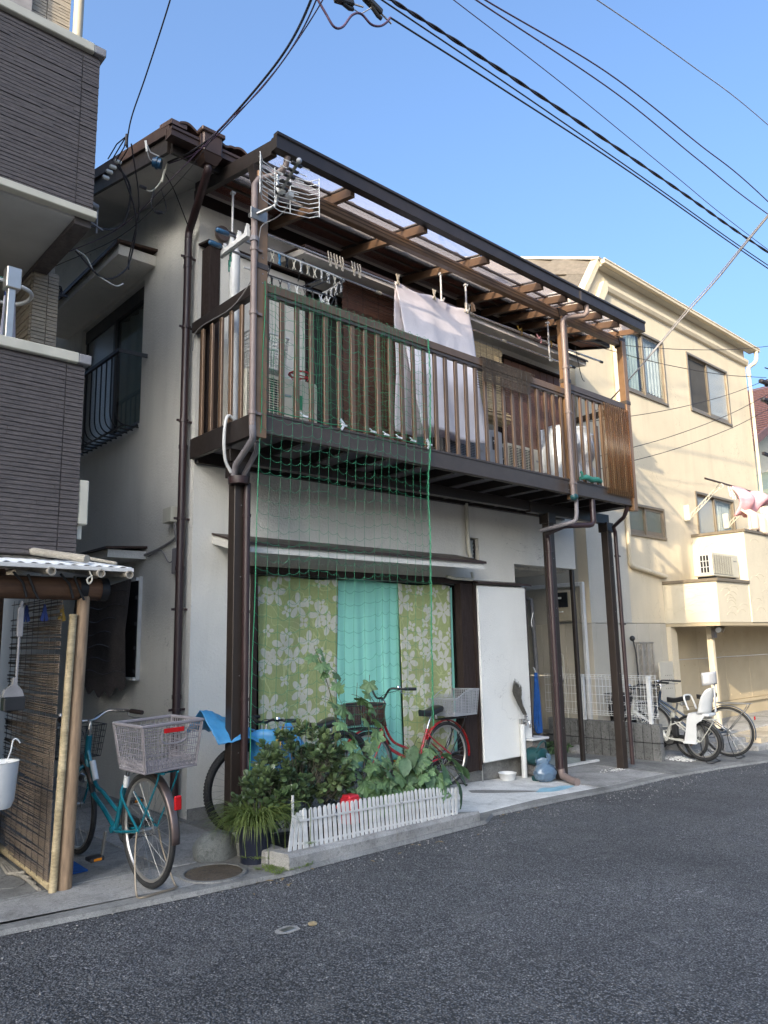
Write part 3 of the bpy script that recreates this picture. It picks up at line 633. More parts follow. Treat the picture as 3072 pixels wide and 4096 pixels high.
# awning over it
def awning(x0, x1, yb, yf, zb, zf, t, mat='stucco', cap='copper', axis='x'):
    mb = MB(); mb.prism([(yb, zb-t*1.15), (yf, zf-t), (yf, zf), (yb, zb)], axis, x0, x1); a = part('awning', mb, M[mat], H)
    mb = MB(); d = .02 if yf < yb else -.02
    mb.prism([(yb, zb+.002), (yf-d, zf+.002), (yf-d, zf-.008), (yf-d*1.4, zf-.008), (yf-d*1.4, zf+.018), (yb, zb+.018)], axis, x0-.012, x1+.012); part('flashing', mb, M[cap], a)
    return a
awning(3.40, 6.64, 6.05, 5.62, 2.43, 2.31, .07)
# louvre window
mb = MB(); mb.box(6.88, 6.10, 2.39, 6.90, 6.14, 2.67); mb.box(7.03, 6.10, 2.39, 7.05, 6.14, 2.67); mb.box(6.90, 6.10, 2.655, 7.03, 6.14, 2.67); mb.box(6.90, 6.10, 2.39, 7.03, 6.14, 2.405)
lw = part('louvre_window', mb, M['black'], H)
for i in range(5): mb = MB(); mb.bar((6.90, 6.12, 2.43+i*.05), (7.03, 6.12, 2.43+i*.05), .006, .052, (0, -.35, 1)); part('louvre', mb, M['glass_frost'], lw)
# ground floor shutter box
mb = MB(); mb.box(6.835, 5.90, .06, 7.745, 6.04, 2.085, .01); sb = part('shutter_box', mb, M['stucco_white'], H)
mb = MB(); mb.prism([(5.86, 2.10), (6.048, 2.14), (6.048, 2.16), (5.86, 2.125)], 'x', 6.80, 7.83); part('cap_board', mb, M['copper'], sb)
mb = MB(); mb.box(7.748, 5.91, .02, 7.775, 6.04, 2.09, .003); part('edge_trim', mb, M['maroon'], sb)
mb = MB(); mb.box(6.805, 5.92, -.02, 6.833, 5.99, 2.09, .003); part('edge_trim', mb, M['wood_dark'], sb)
mb = MB(); mb.tube([(6.82, 5.93, .1), (6.815, 5.92, -.14)], .009, 6); part('drop_rod', mb, M['steel'], sb)
mb = MB(); mb.box(7.80, 5.985, 1.18, 7.85, 6.0, 1.33, .004); part('door_bell', mb, M['white_plastic'], H)
# first floor front: two shutter boxes, window, blind, brown boards
mb = MB(); mb.box(3.34, 5.90, 3.3, 4.33, 6.04, 5.13, .008); sb = part('shutter_box', mb, M['stucco'], H)
mb = MB(); mb.box(3.225, 5.89, 3.3, 3.337, 6.04, 5.14, .004); part('edge_trim', mb, M['wood_dark'], sb)
mb = MB(); mb.box(4.333, 5.90, 3.3, 4.37, 6.045, 5.14, .004); part('edge_trim', mb, M['wood_dark'], sb)
mb = MB(); mb.prism([(5.85, 5.145), (6.048, 5.18), (6.048, 5.20), (5.85, 5.165)], 'x', 3.19, 4.44); part('cap_board', mb, M['wood_dark'], sb)
mb = MB(); mb.box(4.38, 6.0, 5.10, 7.55, 6.10, 5.16, .004); mb.box(4.38, 6.0, 3.2, 4.42, 6.10, 5.10); mb.box(7.46, 6.0, 3.2, 7.52, 6.10, 5.10); mb.box(5.92, 6.02, 3.2, 5.98, 6.12, 5.10)
w2 = part('window', mb, M['wood_dark'], H)
for i, (x0, x1, mt) in enumerate(((4.42, 5.2, 'glass_frost'), (5.2, 5.95, 'glass_dark'), (5.98, 6.75, 'glass_frost'), (6.75, 7.46, 'glass_frost'))):
    yy = 6.13+.03*(i % 2); mb = MB(); mb.box(x0, yy, 3.22, x0+.04, yy+.02, 5.10); mb.box(x1-.04, yy, 3.22, x1, yy+.02, 5.10); mb.box(x0+.04, yy, 3.22, x1-.04, yy+.02, 3.32); mb.box(x0+.04, yy, 4.15, x1-.04, yy+.02, 4.20)
    part('frame', mb, M['alu_dark'], w2); mb = MB(); mb.box(x0+.04, yy+.008, 3.32, x1-.04, yy+.012, 5.10); part('pane', mb, M[mt], w2)
mb = MB(); mb.grid(lambda u, v: (4.44+.72*u, 6.10+.004*math.sin(u*20), 3.25+1.82*v), 14, 4); part('net_curtain', mb, M['gauze'], w2, True)
mb = MB(); mb.box(7.56, 5.93, 3.3, 8.80, 6.03, 5.09); sb = part('shutter_box', mb, M['wood_dark'], H)
for i in range(8):
    mb = MB(); x = 7.565+i*.155; mb.box(x, 5.908, 3.3, x+.146, 5.928, 5.09, .005); part('board', mb, M['reed_brown'], sb)
mb = MB(); mb.prism([(5.86, 5.10), (6.048, 5.13), (6.048, 5.15), (5.86, 5.12)], 'x', 7.50, 8.86); part('cap_board', mb, M['wood_dark'], sb)
awning(4.10, 9.02, 6.05, 5.60, 5.38, 5.30, .06, 'stucco')
mb = MB(); mb.tube([(8.5, 5.62, 5.2), (8.56, 5.60, 5.12)], .02, 8); part('lamp_holder', mb, M['grey_plastic'], H, True)
# rain bottle vent
mb = MB(); mb.lathe([(0,-.03),(.075,-.03),(.08,0),(.06,.03)], (3.42, 6.02, 5.37), 16, 'y'); part('vent_cowl', mb, M['taupe'], H, True)

# side wall: upper window with bay awning, railing, lower window
mb = MB()
mb.prism([(6.98, 5.35), (9.5, 5.35), (9.5, 5.46), (6.98, 5.46)], 'x', 2.80, 3.198)
aw = part('awning', mb, M['stucco'], H)
mb = MB(); mb.prism([(2.765, 5.462), (3.198, 5.50), (3.198, 5.525), (2.765, 5.487)], 'y', 6.94, 9.6); mb.box(2.765, 6.94, 5.440, 2.785, 9.6, 5.462); part('flashing', mb, M['copper'], aw)
mb = MB()
mb.box(3.25, 7.24, 5.14, 3.33, 9.0, 5.29); mb.box(3.25, 7.24, 3.72, 3.34, 9.0, 3.78); mb.box(3.26, 7.241, 3.78, 3.30, 7.28, 5.14); mb.box(3.26, 8.96, 3.78, 3.30, 8.999, 5.14); mb.box(3.255, 8.10, 3.78, 3.30, 8.15, 5.14)
sw = part('side_window', mb, M['alu_dark'], H)
mb = MB(); mb.box(3.28, 7.28, 3.78, 3.286, 8.10, 5.14); part('pane', mb, M['glass_dark'], sw)
mb = MB(); mb.box(3.275, 8.15, 3.78, 3.281, 8.96, 5.14); part('pane', mb, M['glass_frost'], sw)
mb = MB(); mb.grid(lambda u, v: (3.36+.02*math.sin(u*26), 7.26+.95*u, 3.75+1.4*v), 40, 3); part('curtain', mb, M['curtain_grey'], sw, True)
rl = MB(); rl.bar((2.93, 7.17, 4.42), (2.93, 9.05, 4.42), .03, .035); rl.bar((2.93, 7.17, 4.42), (3.2, 7.10, 4.40), .012, .04); rl.bar((3.16, 7.2, 3.68), (3.16, 9.0, 3.68), .02, .02); rl.bar((3.02, 7.2, 3.66), (3.02, 9.0, 3.66), .02, .012)
rw = part('window_railing', rl, M['black'], H)
mb = MB()
mb.tube(bez([(2.94,0,4.40),(2.94,0,3.95),(2.945,0,3.78),(2.98,0,3.70),(3.05,0,3.67),(3.19,0,3.67)], 4), .008, 6); bm = make_mesh('baluster', mb, M['black'], True)
for i in range(14): put('baluster', bm, rw, (0, 7.24+i*.135, 0))
mb = MB(); mb.prism([(6.98, 2.285), (8.5, 2.285), (8.5, 2.36), (6.98, 2.36)], 'x', 2.82, 3.198); aw = part('awning', mb, M['stucco'], H)
mb = MB(); mb.prism([(2.79, 2.362), (3.198, 2.39), (3.198, 2.41), (2.79, 2.382)], 'y', 6.95, 8.6); part('flashing', mb, M['copper'], aw)
mb = MB(); mb.box(3.165, 7.03, 1.13, 3.198, 7.05, 2.12); mb.box(3.14, 7.05, 2.08, 3.198, 8.3, 2.11); mb.box(3.14, 7.05, 1.13, 3.198, 8.3, 1.16); sw = part('side_window', mb, M['white_plastic'], H)
mb = MB()
for z in (1.2, 1.42, 1.65, 1.9): mb.box(3.14, 7.05, z, 3.16, 7.16, z+.03)
mb.box(3.165, 7.05, 1.16, 3.18, 8.3, 2.08); part('lattice', mb, M['black'], sw)
bx = thing('junction_box', 'pale square cable box high on the grey side wall beside the maroon pipe', 'junction box', (3.12, 6.32, 2.54))
mb = MB(); mb.box(3.08, 6.24, 2.55, 3.195, 6.40, 2.69, .004); part('casing', mb, M['ivory'], bx)
mb = MB(); mb.tube(bez([(3.14,6.28,2.55),(3.15,6.28,2.45),(3.17,6.31,2.42),(3.18,6.5,2.38),(3.185,6.8,2.34),(3.185,7.3,2.30)], 6), .012, 6); mb.tube(bez([(3.13,6.25,2.55),(3.14,6.25,2.42),(3.17,6.28,2.28),(3.17,6.42,2.2),(3.17,6.6,2.33),(3.18,6.9,2.30)], 6), .006, 5); part('cable', mb, M['cable_grey'], bx, True)
mb = MB(); mb.box(3.15, 6.18, 2.09, 3.195, 6.34, 2.32, .006); single('cable_cover', mb, M['grey_plastic'], 'flat grey cover plate under the pale cable box on the side wall', 'cover')
# porch floor of pale tiles with a sill
pf = bpy.data.objects.new('porch_floor', None); C.objects.link(pf); pf['kind'] = 'structure'; ORG[pf] = Matrix.Identity(4)
mb = MB(); mb.box(0, 0, 0, .146, .146, .012, .003); tme = make_mesh('floor_tile', mb, M['paver'])
for i in range(10):
    for j in range(5): 
        x, y = 7.84+i*.15, 6.10+j*.15; put('floor_tile', tme, pf, (x, y, zg(x)+.008))
mb = MB(); mb.bar((7.8, 6.06, zg(7.8)+.012), (9.38, 6.06, zg(9.38)+.012), .05, .035); part('sill', mb, M['concrete_light'], pf)
# ---------------------------------------------------------------- balcony on posts
B = thing('steel_balcony', 'brown metal balcony with slatted railing along the upper floor on three posts', 'balcony', (5.9, 5.47, 0))
def bbox(name, mat, *a, b=.004, parent=None): mb = MB(); mb.box(*a, b); return part(name, mb, M[mat], parent or B)
for x0, x1, z in ((3.215, 7.42, 3.095), (7.53, 8.785, 3.10)):
    fb = bbox('floor_beam', 'brown', x0, 4.93, z, x1, 4.975, z+.185)
    bbox('beam_lip', 'brown', x0, 4.922, z+.160, x1, 4.929, z+.180, b=.001, parent=fb); bbox('beam_lip', 'brown', x0, 4.922, z+.005, x1, 4.929, z+.02, b=.001, parent=fb)
    for xx in (x1-.03,):
        for zz in (z+.05, z+.13): mb = MB(); mb.lathe([(0,-.006),(.006,-.006),(.007,0)], (xx, 4.929, zz), 8, 'y'); part('bolt', mb, M['steel'], fb)
bbox('end_beam', 'brown_dark', 3.15, 4.98, 3.095, 3.198, 6.045, 3.28); bbox('end_beam', 'brown_dark', 8.84, 4.98, 3.10, 8.885, 6.045, 3.285)
bbox('wall_ledger', 'brown_dark', 3.2, 5.99, 3.06, 8.84, 6.045, 3.20)
for i in range(12): 
    x = 3.60+i*.46; bbox('floor_joist', 'brown_dark', x, 4.98, 3.085, x+.05, 5.985, 3.17, b=.002)
for i in range(13):
    x = 3.14+i*.46; bbox('floor_board', 'grey_plastic', max(x, 3.2)+.003, 4.98, 3.171, min(x+.455, 8.84), 5.98, 3.20, b=0)
bbox('cross_girder', 'brown_dark', 3.2, 5.43, 2.97, 7.30, 5.51, 3.08); bbox('cross_girder', 'brown_dark', 7.32, 5.43, 2.95, 9.05, 5.51, 3.08)
for x, z0 in ((3.30, .0), (7.70, zg(7.7)), (9.02, zg(9.0))):
    p = bbox('post', 'brown_post', x-.055, 5.42, z0, x+.055, 5.52, 2.97 if x < 4 else 2.95)
    bbox('bracket', 'brown_dark', x-.08, 5.40, 2.84, x+.08, 5.54, 2.969, parent=p)
    for zz in (.6, 1.2, 2.0, 2.6): mb = MB(); mb.lathe([(0,-.004),(.005,-.003),(.006,0)], (x+.01, 5.419, z0+zz), 8, 'y'); part('bolt', mb, M['steel'], p)
for x0, x1, zb, zt, in ((3.115, 3.215, 3.05, 5.35), (7.425, 7.525, 3.04, 5.30), (8.79, 8.885, 3.04, 5.34)):
    p = bbox('railing_post', 'brown_lit', x0, 4.90, zb, x1, 4.985, zt)
    bbox('collar', 'brown', x0-.006, 4.894, zb+1.42, x1+.006, 4.99, zb+1.47, b=.002, parent=p)
    for zz in (1.30, 1.38, 1.52): mb = MB(); mb.lathe([(0,-.004),(.005,-.003),(.006,0)], ((x0+x1)/2, 4.899, zb+zz), 8, 'y'); part('bolt', mb, M['steel'], p)
for x0, x1, z in ((3.217, 7.422, 4.30), (7.53, 8.787, 4.385)):
    r_ = bbox('top_rail', 'slat' if x0 < 4 else 'brown', x0, 4.915, z, x1, 4.985, z+.08, b=.006); bbox('rail_lip', 'brown', x0, 4.925, z-.03, x1, 4.975, z-.001, b=.002, parent=r_)  # left rail takes the lightened copy, painting in the glow at that end
bbox('top_rail', 'brown_dark', 3.135, 4.99, 4.285, 3.205, 6.04, 4.385, b=.006); bbox('top_rail', 'brown_dark', 8.80, 4.99, 4.385, 8.87, 6.04, 4.465, b=.006)
mb = MB(); mb.box(0, 0, 0, .044, .026, 1.005, .003); sm = make_mesh('slat', mb, M['slat'])
mb = MB(); mb.box(0, 0, 0, .044, .026, 1.09, .003); sm2 = make_mesh('slat', mb, M['slat'])
mb = MB(); mb.box(0, 0, 0, .026, .044, 1.0, .003); sm3 = make_mesh('slat', mb, M['slat'])
for i in range(28): put('slat', sm, B, (3.215+i*.1525, 4.938, 3.275))
for i in range(8): put('slat', sm2, B, (7.60+i*.150, 4.938, 3.28))
for i in range(6): put('slat', sm3, B, (3.155, 5.03+i*.165, 3.275)); put('slat', sm3, B, (8.83, 5.05+i*.165, 3.28))
mb = MB(); mb.box(7.40, 5.47-.02, 2.80, 7.60, 5.49, 2.95, 0)
# ---------------------------------------------------------------- canopy
K = thing('balcony_canopy', 'brown metal canopy with smoked translucent panels above the balcony', 'canopy', (6.0, 5.4, 5.35))
def kbox(name, mat, *a, b=.004, parent=None): mb = MB(); mb.box(*a, b); return part(name, mb, M[mat], parent or K)
def zc(y): return 5.46+(y-4.70)*.20
gb = MB(); gb.prism([(4.655,5.43),(4.735,5.43),(4.735,5.545),(4.70,5.545),(4.70,5.57),(4.64,5.57),(4.64,5.548),(4.655,5.54)], 'x', 3.13, 8.98); gt = part('canopy_gutter', gb, M['brown_dark'], K)
kbox('gutter_joint', 'brown', 7.46, 4.650, 5.425, 7.50, 4.654, 5.57, b=0, parent=gt)
def rafter(x, w=.05, h=.085, mat='slat', name='rafter', y0=4.736, y1=6.03, dz=0):
    mb = MB(); mb.prism([(y0, zc(y0)-h+dz), (y1, zc(y1)-h+dz), (y1, zc(y1)+dz), (y0, zc(y0)+dz)], 'x', x-w/2, x+w/2); return part(name, mb, M[mat], K)
rafter(3.16, .055, .13, 'brown_dark', 'end_rafter', dz=.07); rafter(8.955, .04, .07, 'brown_lit', 'end_rafter', dz=.03)  # right end rafter coloured as if sunlit
RX = [4.0, 4.93, 5.87, 6.82, 7.30, 7.66, 8.05, 8.45]
for x in RX: rafter(x)
for y, w in ((5.02, .02), (5.38, .02), (5.72, .02)):
    mb = MB(); mb.box(3.19, y-.012, zc(y)+.002, 8.93, y+.012, zc(y)+.022); part('purlin', mb, M['brown'], K)
mb = MB(); mb.box(3.12, 4.93, 5.28, 8.88, 5.0, 5.385, .004); gd = part('girder', mb, M['slat'], K)
for z in (5.315, 5.35): kbox('beam_lip', 'brown_dark', 3.12, 4.926, z, 8.88, 4.929, z+.004, b=0, parent=gd)
for x in (3.165, 7.475, 8.838):
    mb = MB(); mb.add([(x-.05,4.925,5.29),(x+.05,4.925,5.29),(x+.05,5.005,5.29),(x-.05,5.005,5.29)], []); mb.prism([(x-.05,5.26),(x+.05,5.26),(x+.09,5.40),(x-.09,5.40)], 'y', 4.921, 5.008); part('corner_bracket', mb, M['brown_dark'], K)
bx_ = [3.19]+RX+[8.935]
for i, (a, b_) in enumerate(zip(bx_, bx_[1:])):
    mb = MB(); y0, y1 = 4.705, 6.03
    mb.prism([(y0, zc(y0)+.024), (y1, zc(y1)+.024), (y1, zc(y1)+.029), (y0, zc(y0)+.029)], 'x', a+.004, b_-.004); part('translucent_panel', mb, M['polycarb'], K)
    if i: mb = MB(); mb.prism([(y0, zc(y0)+.030), (y1, zc(y1)+.030), (y1, zc(y1)+.037), (y0, zc(y0)+.037)], 'x', a-.022, a+.022); part('cover_strip', mb, M['brown_dark'], K)
kbox('wall_plate', 'brown_dark', 3.13, 6.031, 5.60, 8.97, 6.046, 5.72)
# rainwater pipes of the canopy and balcony
def pipe(name, label, pts, r, mat, clips=(), n=12, cat='pipe'):
    t = thing(name, label, cat, tuple(pts[-1]) if not isinstance(pts[-1], Vector) else tuple(pts[-1]))
    mb = MB(); mb.tube(pts, r, n); part('pipe_run', mb, M[mat], t, True)
    for (x, y, z, ax) in clips:
        mb = MB()
        if ax == 'z': mb.tube([(x,y,z),(x,y,z+.03)], r+.007, n); mb.box(x+r*.5, y-.012, z+.004, x+r+.05, y+.012, z+.026)
        else: mb.tube([(x-.015,y,z),(x+.015,y,z)], r+.006, n)
        part('clip', mb, M[mat], t)
    return t
lp = pipe('canopy_downpipe', 'faded brown rain pipe running down the left corner post of the balcony', [(3.27,4.70,5.43),(3.265,4.72,5.35),(3.22,4.80,5.29),(3.11,4.885,5.25),(3.075,4.89,5.19),(3.075,4.89,3.13)], .027, 'taupe', [(3.075,4.89,4.05,'z'),(3.075,4.89,3.22,'z'),(3.075,4.89,4.60,'z')])
mb = MB(); mb.tube([(3.075,4.89,3.16),(3.08,4.89,3.07),(3.10,4.92,3.03),(3.20,5.33,2.92),(3.215,5.38,2.86),(3.215,5.40,2.80)], .027, 12); part('elbow', mb, M['grey_plastic'], lp, True)
mb = MB(); mb.tube([(3.19,5.0,3.05),(3.22,5.05,2.98),(3.30,5.36,2.86),(3.31,5.385,2.80)], .022, 12); part('branch', mb, M['grey_plastic'], lp, True)
mb = MB(); mb.lathe([(.0,-.03),(.085,-.03),(.09,.0),(.09,.03),(.07,.035)], (3.27,5.40,2.80), 20); part('collector', mb, M['maroon'], lp, True)
mb = MB(); mb.tube([(3.345,5.39,2.79),(3.345,5.39,.3),(3.345,5.39,.02)], .03, 12); 
for z in (2.5, 1.7, 1.0): mb.tube([(3.345,5.39,z),(3.345,5.39,z+.025)], .036, 12)
part('lower_pipe', mb, M['maroon'], lp, True)
mb = MB(); mb.tube(bez([(3.19,5.36,3.31),(3.135,5.35,3.33),(3.10,5.34,3.27),(3.095,5.35,3.10),(3.13,5.38,2.95),(3.19,5.39,2.86)], 5), .014, 8); single('drain_hose', mb, M['white_plastic'], 'short white bent hose hanging over the left end beam of the balcony', 'hose', True)
rp = pipe('canopy_downpipe', 'golden brown rain pipe beside the middle railing post with a bent branch to the gutter', [(7.66,4.70,5.43),(7.66,4.70,5.33),(7.62,4.72,5.29),(7.42,4.84,5.25),(7.375,4.86,5.21),(7.37,4.86,5.1),(7.37,4.86,3.08)], .028, 'taupe', [(7.37,4.86,4.05,'z'),(7.37,4.86,3.20,'z'),(7.37,4.86,4.6,'z')])
mb = MB(); mb.tube(bez([(7.37,4.86,3.10),(7.37,4.86,3.05),(7.43,4.87,3.02),(7.45,4.88,2.98),(7.45,4.90,2.80),(7.42,5.0,2.76),(7.40,5.36,2.72)], 4), .024, 12); part('elbow', mb, M['grey_plastic'], rp, True)
mb = MB(); mb.sphere((7.39,4.86,3.05), .045, 10, 8, (1.2,1,1), lambda d: 1+.15*noise.noise(d*4)); part('taped_joint', mb, M['watering'], rp, True)
pipe('balcony_drain', 'dark maroon drain bending under the balcony to the middle post and the ground', [(7.93,4.97,3.10),(7.93,4.97,2.83),(7.90,4.98,2.79),(7.86,4.99,2.78),(7.50,5.06,2.75),(7.46,5.08,2.745),(7.52,5.36,2.70),(7.57,5.39,2.66),(7.575,5.39,2.6),(7.575,5.39,-.05)], .034, 'maroon', [(7.575,5.39,2.48,'z'),(7.575,5.39,.9,'z'),(7.575,5.39,1.7,'z')])
mb = MB(); mb.tube([(7.575,5.39,-.04),(7.575,5.37,-.11),(7.50,5.20,-.13),(7.46,5.10,-.135)], .042, 14); single('pipe_shoe', mb, M['taupe'], 'faded brown pipe end lying on the concrete at the foot of the middle post', 'pipe end', True)
pipe('end_drain', 'thin dark pipe on the right post under the far end of the balcony', [(8.74,4.97,3.10),(8.74,4.98,3.06),(8.80,5.06,2.98),(8.98,5.33,2.90),(9.06,5.36,2.84),(9.07,5.365,2.76),(9.09,5.365,-.16)], .026, 'maroon', [(9.07,5.365,2.5,'z'),(9.08,5.365,1.6,'z')])
# ---------------------------------------------------------------- cream house on the right
NH = thing('cream_house', 'cream rendered three-storey house in evening sun right of the balcony', 'house', (10.2, 6.55, -.25))
XC, YF = 10.2, 6.55
holes = [(11.74, 13.26, 5.72, 7.00), (14.20, 16.05, 5.83, 7.06), (11.50, 12.76, 3.13, 3.70), (14.05, 15.75, 3.2, 4.19)]
mb = MB(); wall_holes(mb, 'y', XC, 17.1, 1.67, 7.20, holes, YF, YF+.18)
for i in range(1):
    mb.add([(XC,YF,7.20),(17.1,YF,7.20),(17.1,YF,7.86),(11.10,YF,7.86),(10.66,YF,7.20)], [(4,1,2,3)])
part('front_wall', mb, M['cream'], NH)
mb = MB(); wall_holes(mb, 'x', YF+.18, 16, 1.67, 7.2, [], XC, XC+.2); part('side_wall', mb, M['cream_grey'], NH)
mb = MB(); wall_holes(mb, 'y', XC, 11.38, 1.671, 3.5, [], YF-.008, YF-.001); part('pale_render', mb, M['cream_grey'], NH)
mb = MB(); wall_holes(mb, 'x', YF+.18, 16, 1.67, 7.8, [], 17.1, 16.9); part('far_side_wall', mb, M['cream'], NH)
# plinth panels on both sides of the corner
for i in range(6):
    for (z0, z1) in ((-.05, .86), (.866, 1.66)):
        y = 6.56+i*.455; mb = MB(); mb.box(XC-.01, y+.003, z0, XC+.02, y+.452, z1, .002); part('cement_panel', mb, M['cream_panel'], NH)
        if i < 6: 
            x = XC+.10+i*.40
            if x < 12.5: mb = MB(); mb.box(x+.003, YF-.012, z0, min(x+.397, 12.48), YF+.02, z1, .002); part('cement_panel', mb, M['cream_panel'], NH)
mb = MB(); mb.box(XC-.012, YF-.014, -.3, XC+.10, YF+.02, 1.665, .002); part('corner_strip', mb, M['cream_panel'], NH)
mb = MB(); mb.box(XC-.03, YF, -.02, XC, 9.4, .03); mb.box(XC+.0, YF+.0, -.5, XC+.2, 9.4, -.0); mb.box(XC, YF+.02, -.5, 12.66, YF+.2, -.02); part('foundation', mb, M['concrete_dark'], NH)
mb = MB(); mb.box(XC-.03, 9.3, -.3, XC+.2, 16, 1.67); part('rear_side_wall', mb, M['cream_grey'], NH)
# mansard slope and main roof
def P3(a, b, c): return (a, b, c)
sh = MB(); sh.add([(9.95,6.60,6.32),(9.95,11,8.17),(11.08,11,9.78),(11.08,6.60,7.93)], [(0,1,2,3)]); sh.add([(9.95,6.62,6.30),(11.08,6.62,7.91),(11.08,11,9.76),(9.95,11,8.15)], [(0,1,2,3)])
ms = part('mansard_slope', sh, M['shingle'], NH)
mb = MB(); mb.box(0, .004, 0, .46, .896, .022); me_s = make_mesh('shingle', mb, M['shingle'])
sd = Vector((1.13, 0, 1.61)).normalized(); sy = Vector((0, 1, .42)).normalized(); sn = sd.cross(sy).normalized()
if sn.x > 0: sn = -sn
for r_ in range(5):
    for i in range(6):
        p = Vector((9.93, 6.60, 6.30))+sd*(r_*.40)+sy*(i*.905-(.45 if r_ % 2 else 0))+sn*.012
        if p.y < 6.59: continue
        Mx = Matrix((sd, sy, sn)).transposed().to_4x4(); Mx = Matrix.Translation(p) @ Mx @ Matrix.Rotation(R(3.2), 4, 'Y')
        put('shingle', me_s, ms, None, M=Mx)
    if r_ % 2: 
        Mx = Matrix((sd, sy, sn)).transposed().to_4x4(); put('shingle', me_s, ms, None, M=Matrix.Translation(Vector((9.93, 6.60, 6.30))+sd*(r_*.40)+sn*.014) @ Mx @ Matrix.Rotation(R(3.2), 4, 'Y') @ Matrix.Diagonal((1,.5,1,1)))
mb = MB(); mb.bar((9.93,6.55,6.30),(11.10,6.55,7.96), .16, .10, (-1,0,.7)); part('hip_cap', mb, M['cream'], ms)
mb = MB(); mb.bar((11.07,6.45,7.93),(11.07,11,9.82), .14, .05); part('ridge_cap', mb, M['cream_grey'], ms)
mb = MB(); mb.prism([(6.40,7.87),(11,9.80),(11,9.84),(6.40,7.91)], 'x', 11.06, 17.45); part('roof', mb, M['shingle'], NH)
mb = MB(); mb.box(11.0, 6.34, 7.80, 17.5, 6.42, 7.88, .010); mb.box(11.0, 6.33, 7.865, 17.5, 6.345, 7.89); gt = part('gutter', mb, M['cream'], NH)
mb = MB(); mb.box(11.06, 6.42, 7.80, 17.4, 6.548, 7.83); part('soffit_board', mb, M['cream_grey'], NH)
mb = MB(); mb.prism([(6.50,7.44),(6.47,7.50),(6.47,7.56),(6.548,7.60),(6.548,7.42)], 'x', 11.28, 17.12); mb.prism([(11.16,7.56),(11.28,7.60),(11.28,7.42),(10.72,6.6),(10.60,6.6)], 'y', 6.47, 6.548); part('cornice', mb, M['cream'], NH)
mb = MB(); mb.tube(bez([(17.35,6.38,7.80),(17.35,6.38,7.66),(17.28,6.4,7.52),(17.16,6.5,7.40),(17.15,6.50,7.2)], 4), .045, 10); mb.tube([(17.15,6.50,7.25),(17.15,6.50,3.2)], .035, 10); part('downpipe', mb, M['cream'], NH, True)
def sash(x0, x1, z0, z1, yy, label, panes, mat='alu', curt=None, parent=None):
    mb = MB(); t = .045
    mb.box(x0, yy-.03, z0-.045, x1, yy+.06, z0, .003); mb.box(x0, yy-.02, z1-t, x1, yy+.06, z1, .003); mb.box(x0, yy-.02, z0, x0+t, yy+.06, z1-t, .003); mb.box(x1-t, yy-.02, z0, x1, yy+.06, z1-t, .003)
    w = part('window', mb, M[mat], parent or NH)
    if label: w['label'] = label
    n = len(panes)
    for i, g_ in enumerate(panes):
        a = x0+t+(x1-x0-2*t)*i/n-(.02 if i else 0); b2 = x0+t+(x1-x0-2*t)*(i+1)/n+(.0 if i else .02); y2 = yy+.012+.03*(1-i)
        mb = MB(); mb.box(a, y2, z0, a+.05, y2+.022, z1-t); mb.box(b2-.05, y2, z0, b2, y2+.022, z1-t); mb.box(a+.05, y2, z0, b2-.05, y2+.022, z0+.08); mb.box(a+.05, y2, z1-t-.04, b2-.05, y2+.022, z1-t)
        part('frame', mb, M[mat], w); mb = MB(); mb.box(a+.05, y2+.008, z0+.08, b2-.05, y2+.012, z1-t-.04); part('pane', mb, M[g_], w)
    if curt:
        for (ca, cb_, cm, zz) in curt:
            mb = MB(); rr = random.Random(int(ca*10)); mb.grid(lambda u, v: (ca+(cb_-ca)*u, yy+.085+.012*math.sin(u*38+rr.random()*.2), zz+.03*math.sin(u*40)+(z1-zz)*v), 60, 3); part('curtain', mb, M[cm], w, True)
    return w
sash(11.74, 13.26, 5.765, 7.00, YF, 'upper sash window with white lace curtains', ('glass_clear', 'glass_clear'), curt=((11.80, 12.40, 'curtain_grey', 5.77), (12.5, 13.2, 'curtain_white', 5.92)))
sash(14.20, 16.05, 5.875, 7.06, YF, 'upper sash window with frosted right pane and dark left half', ('gauze', 'glass_frost'))
sash(11.50, 12.76, 3.175, 3.70, YF, 'low wired glass window beside the drain pipe', ('glass_wire', 'glass_wire'))
sash(14.05, 15.75, 3.2, 4.19, YF, 'window behind the hanging bedding', ('glass_frost', 'glass_clear'), curt=((15.0, 15.7, 'curtain_white', 3.25),))
for (x0, x1, z0, z1) in holes:
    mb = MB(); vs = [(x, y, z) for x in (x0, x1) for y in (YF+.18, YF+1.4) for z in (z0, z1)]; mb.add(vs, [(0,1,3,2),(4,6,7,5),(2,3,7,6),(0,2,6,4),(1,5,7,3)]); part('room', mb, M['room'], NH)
mb = MB(); mb.tube([(11.40,6.50,6.9),(11.40,6.50,2.66),(11.42,6.50,2.62),(11.48,6.50,2.60),(12.55,6.50,2.47)], .04, 10); part('downpipe', mb, M['cream'], NH, True)
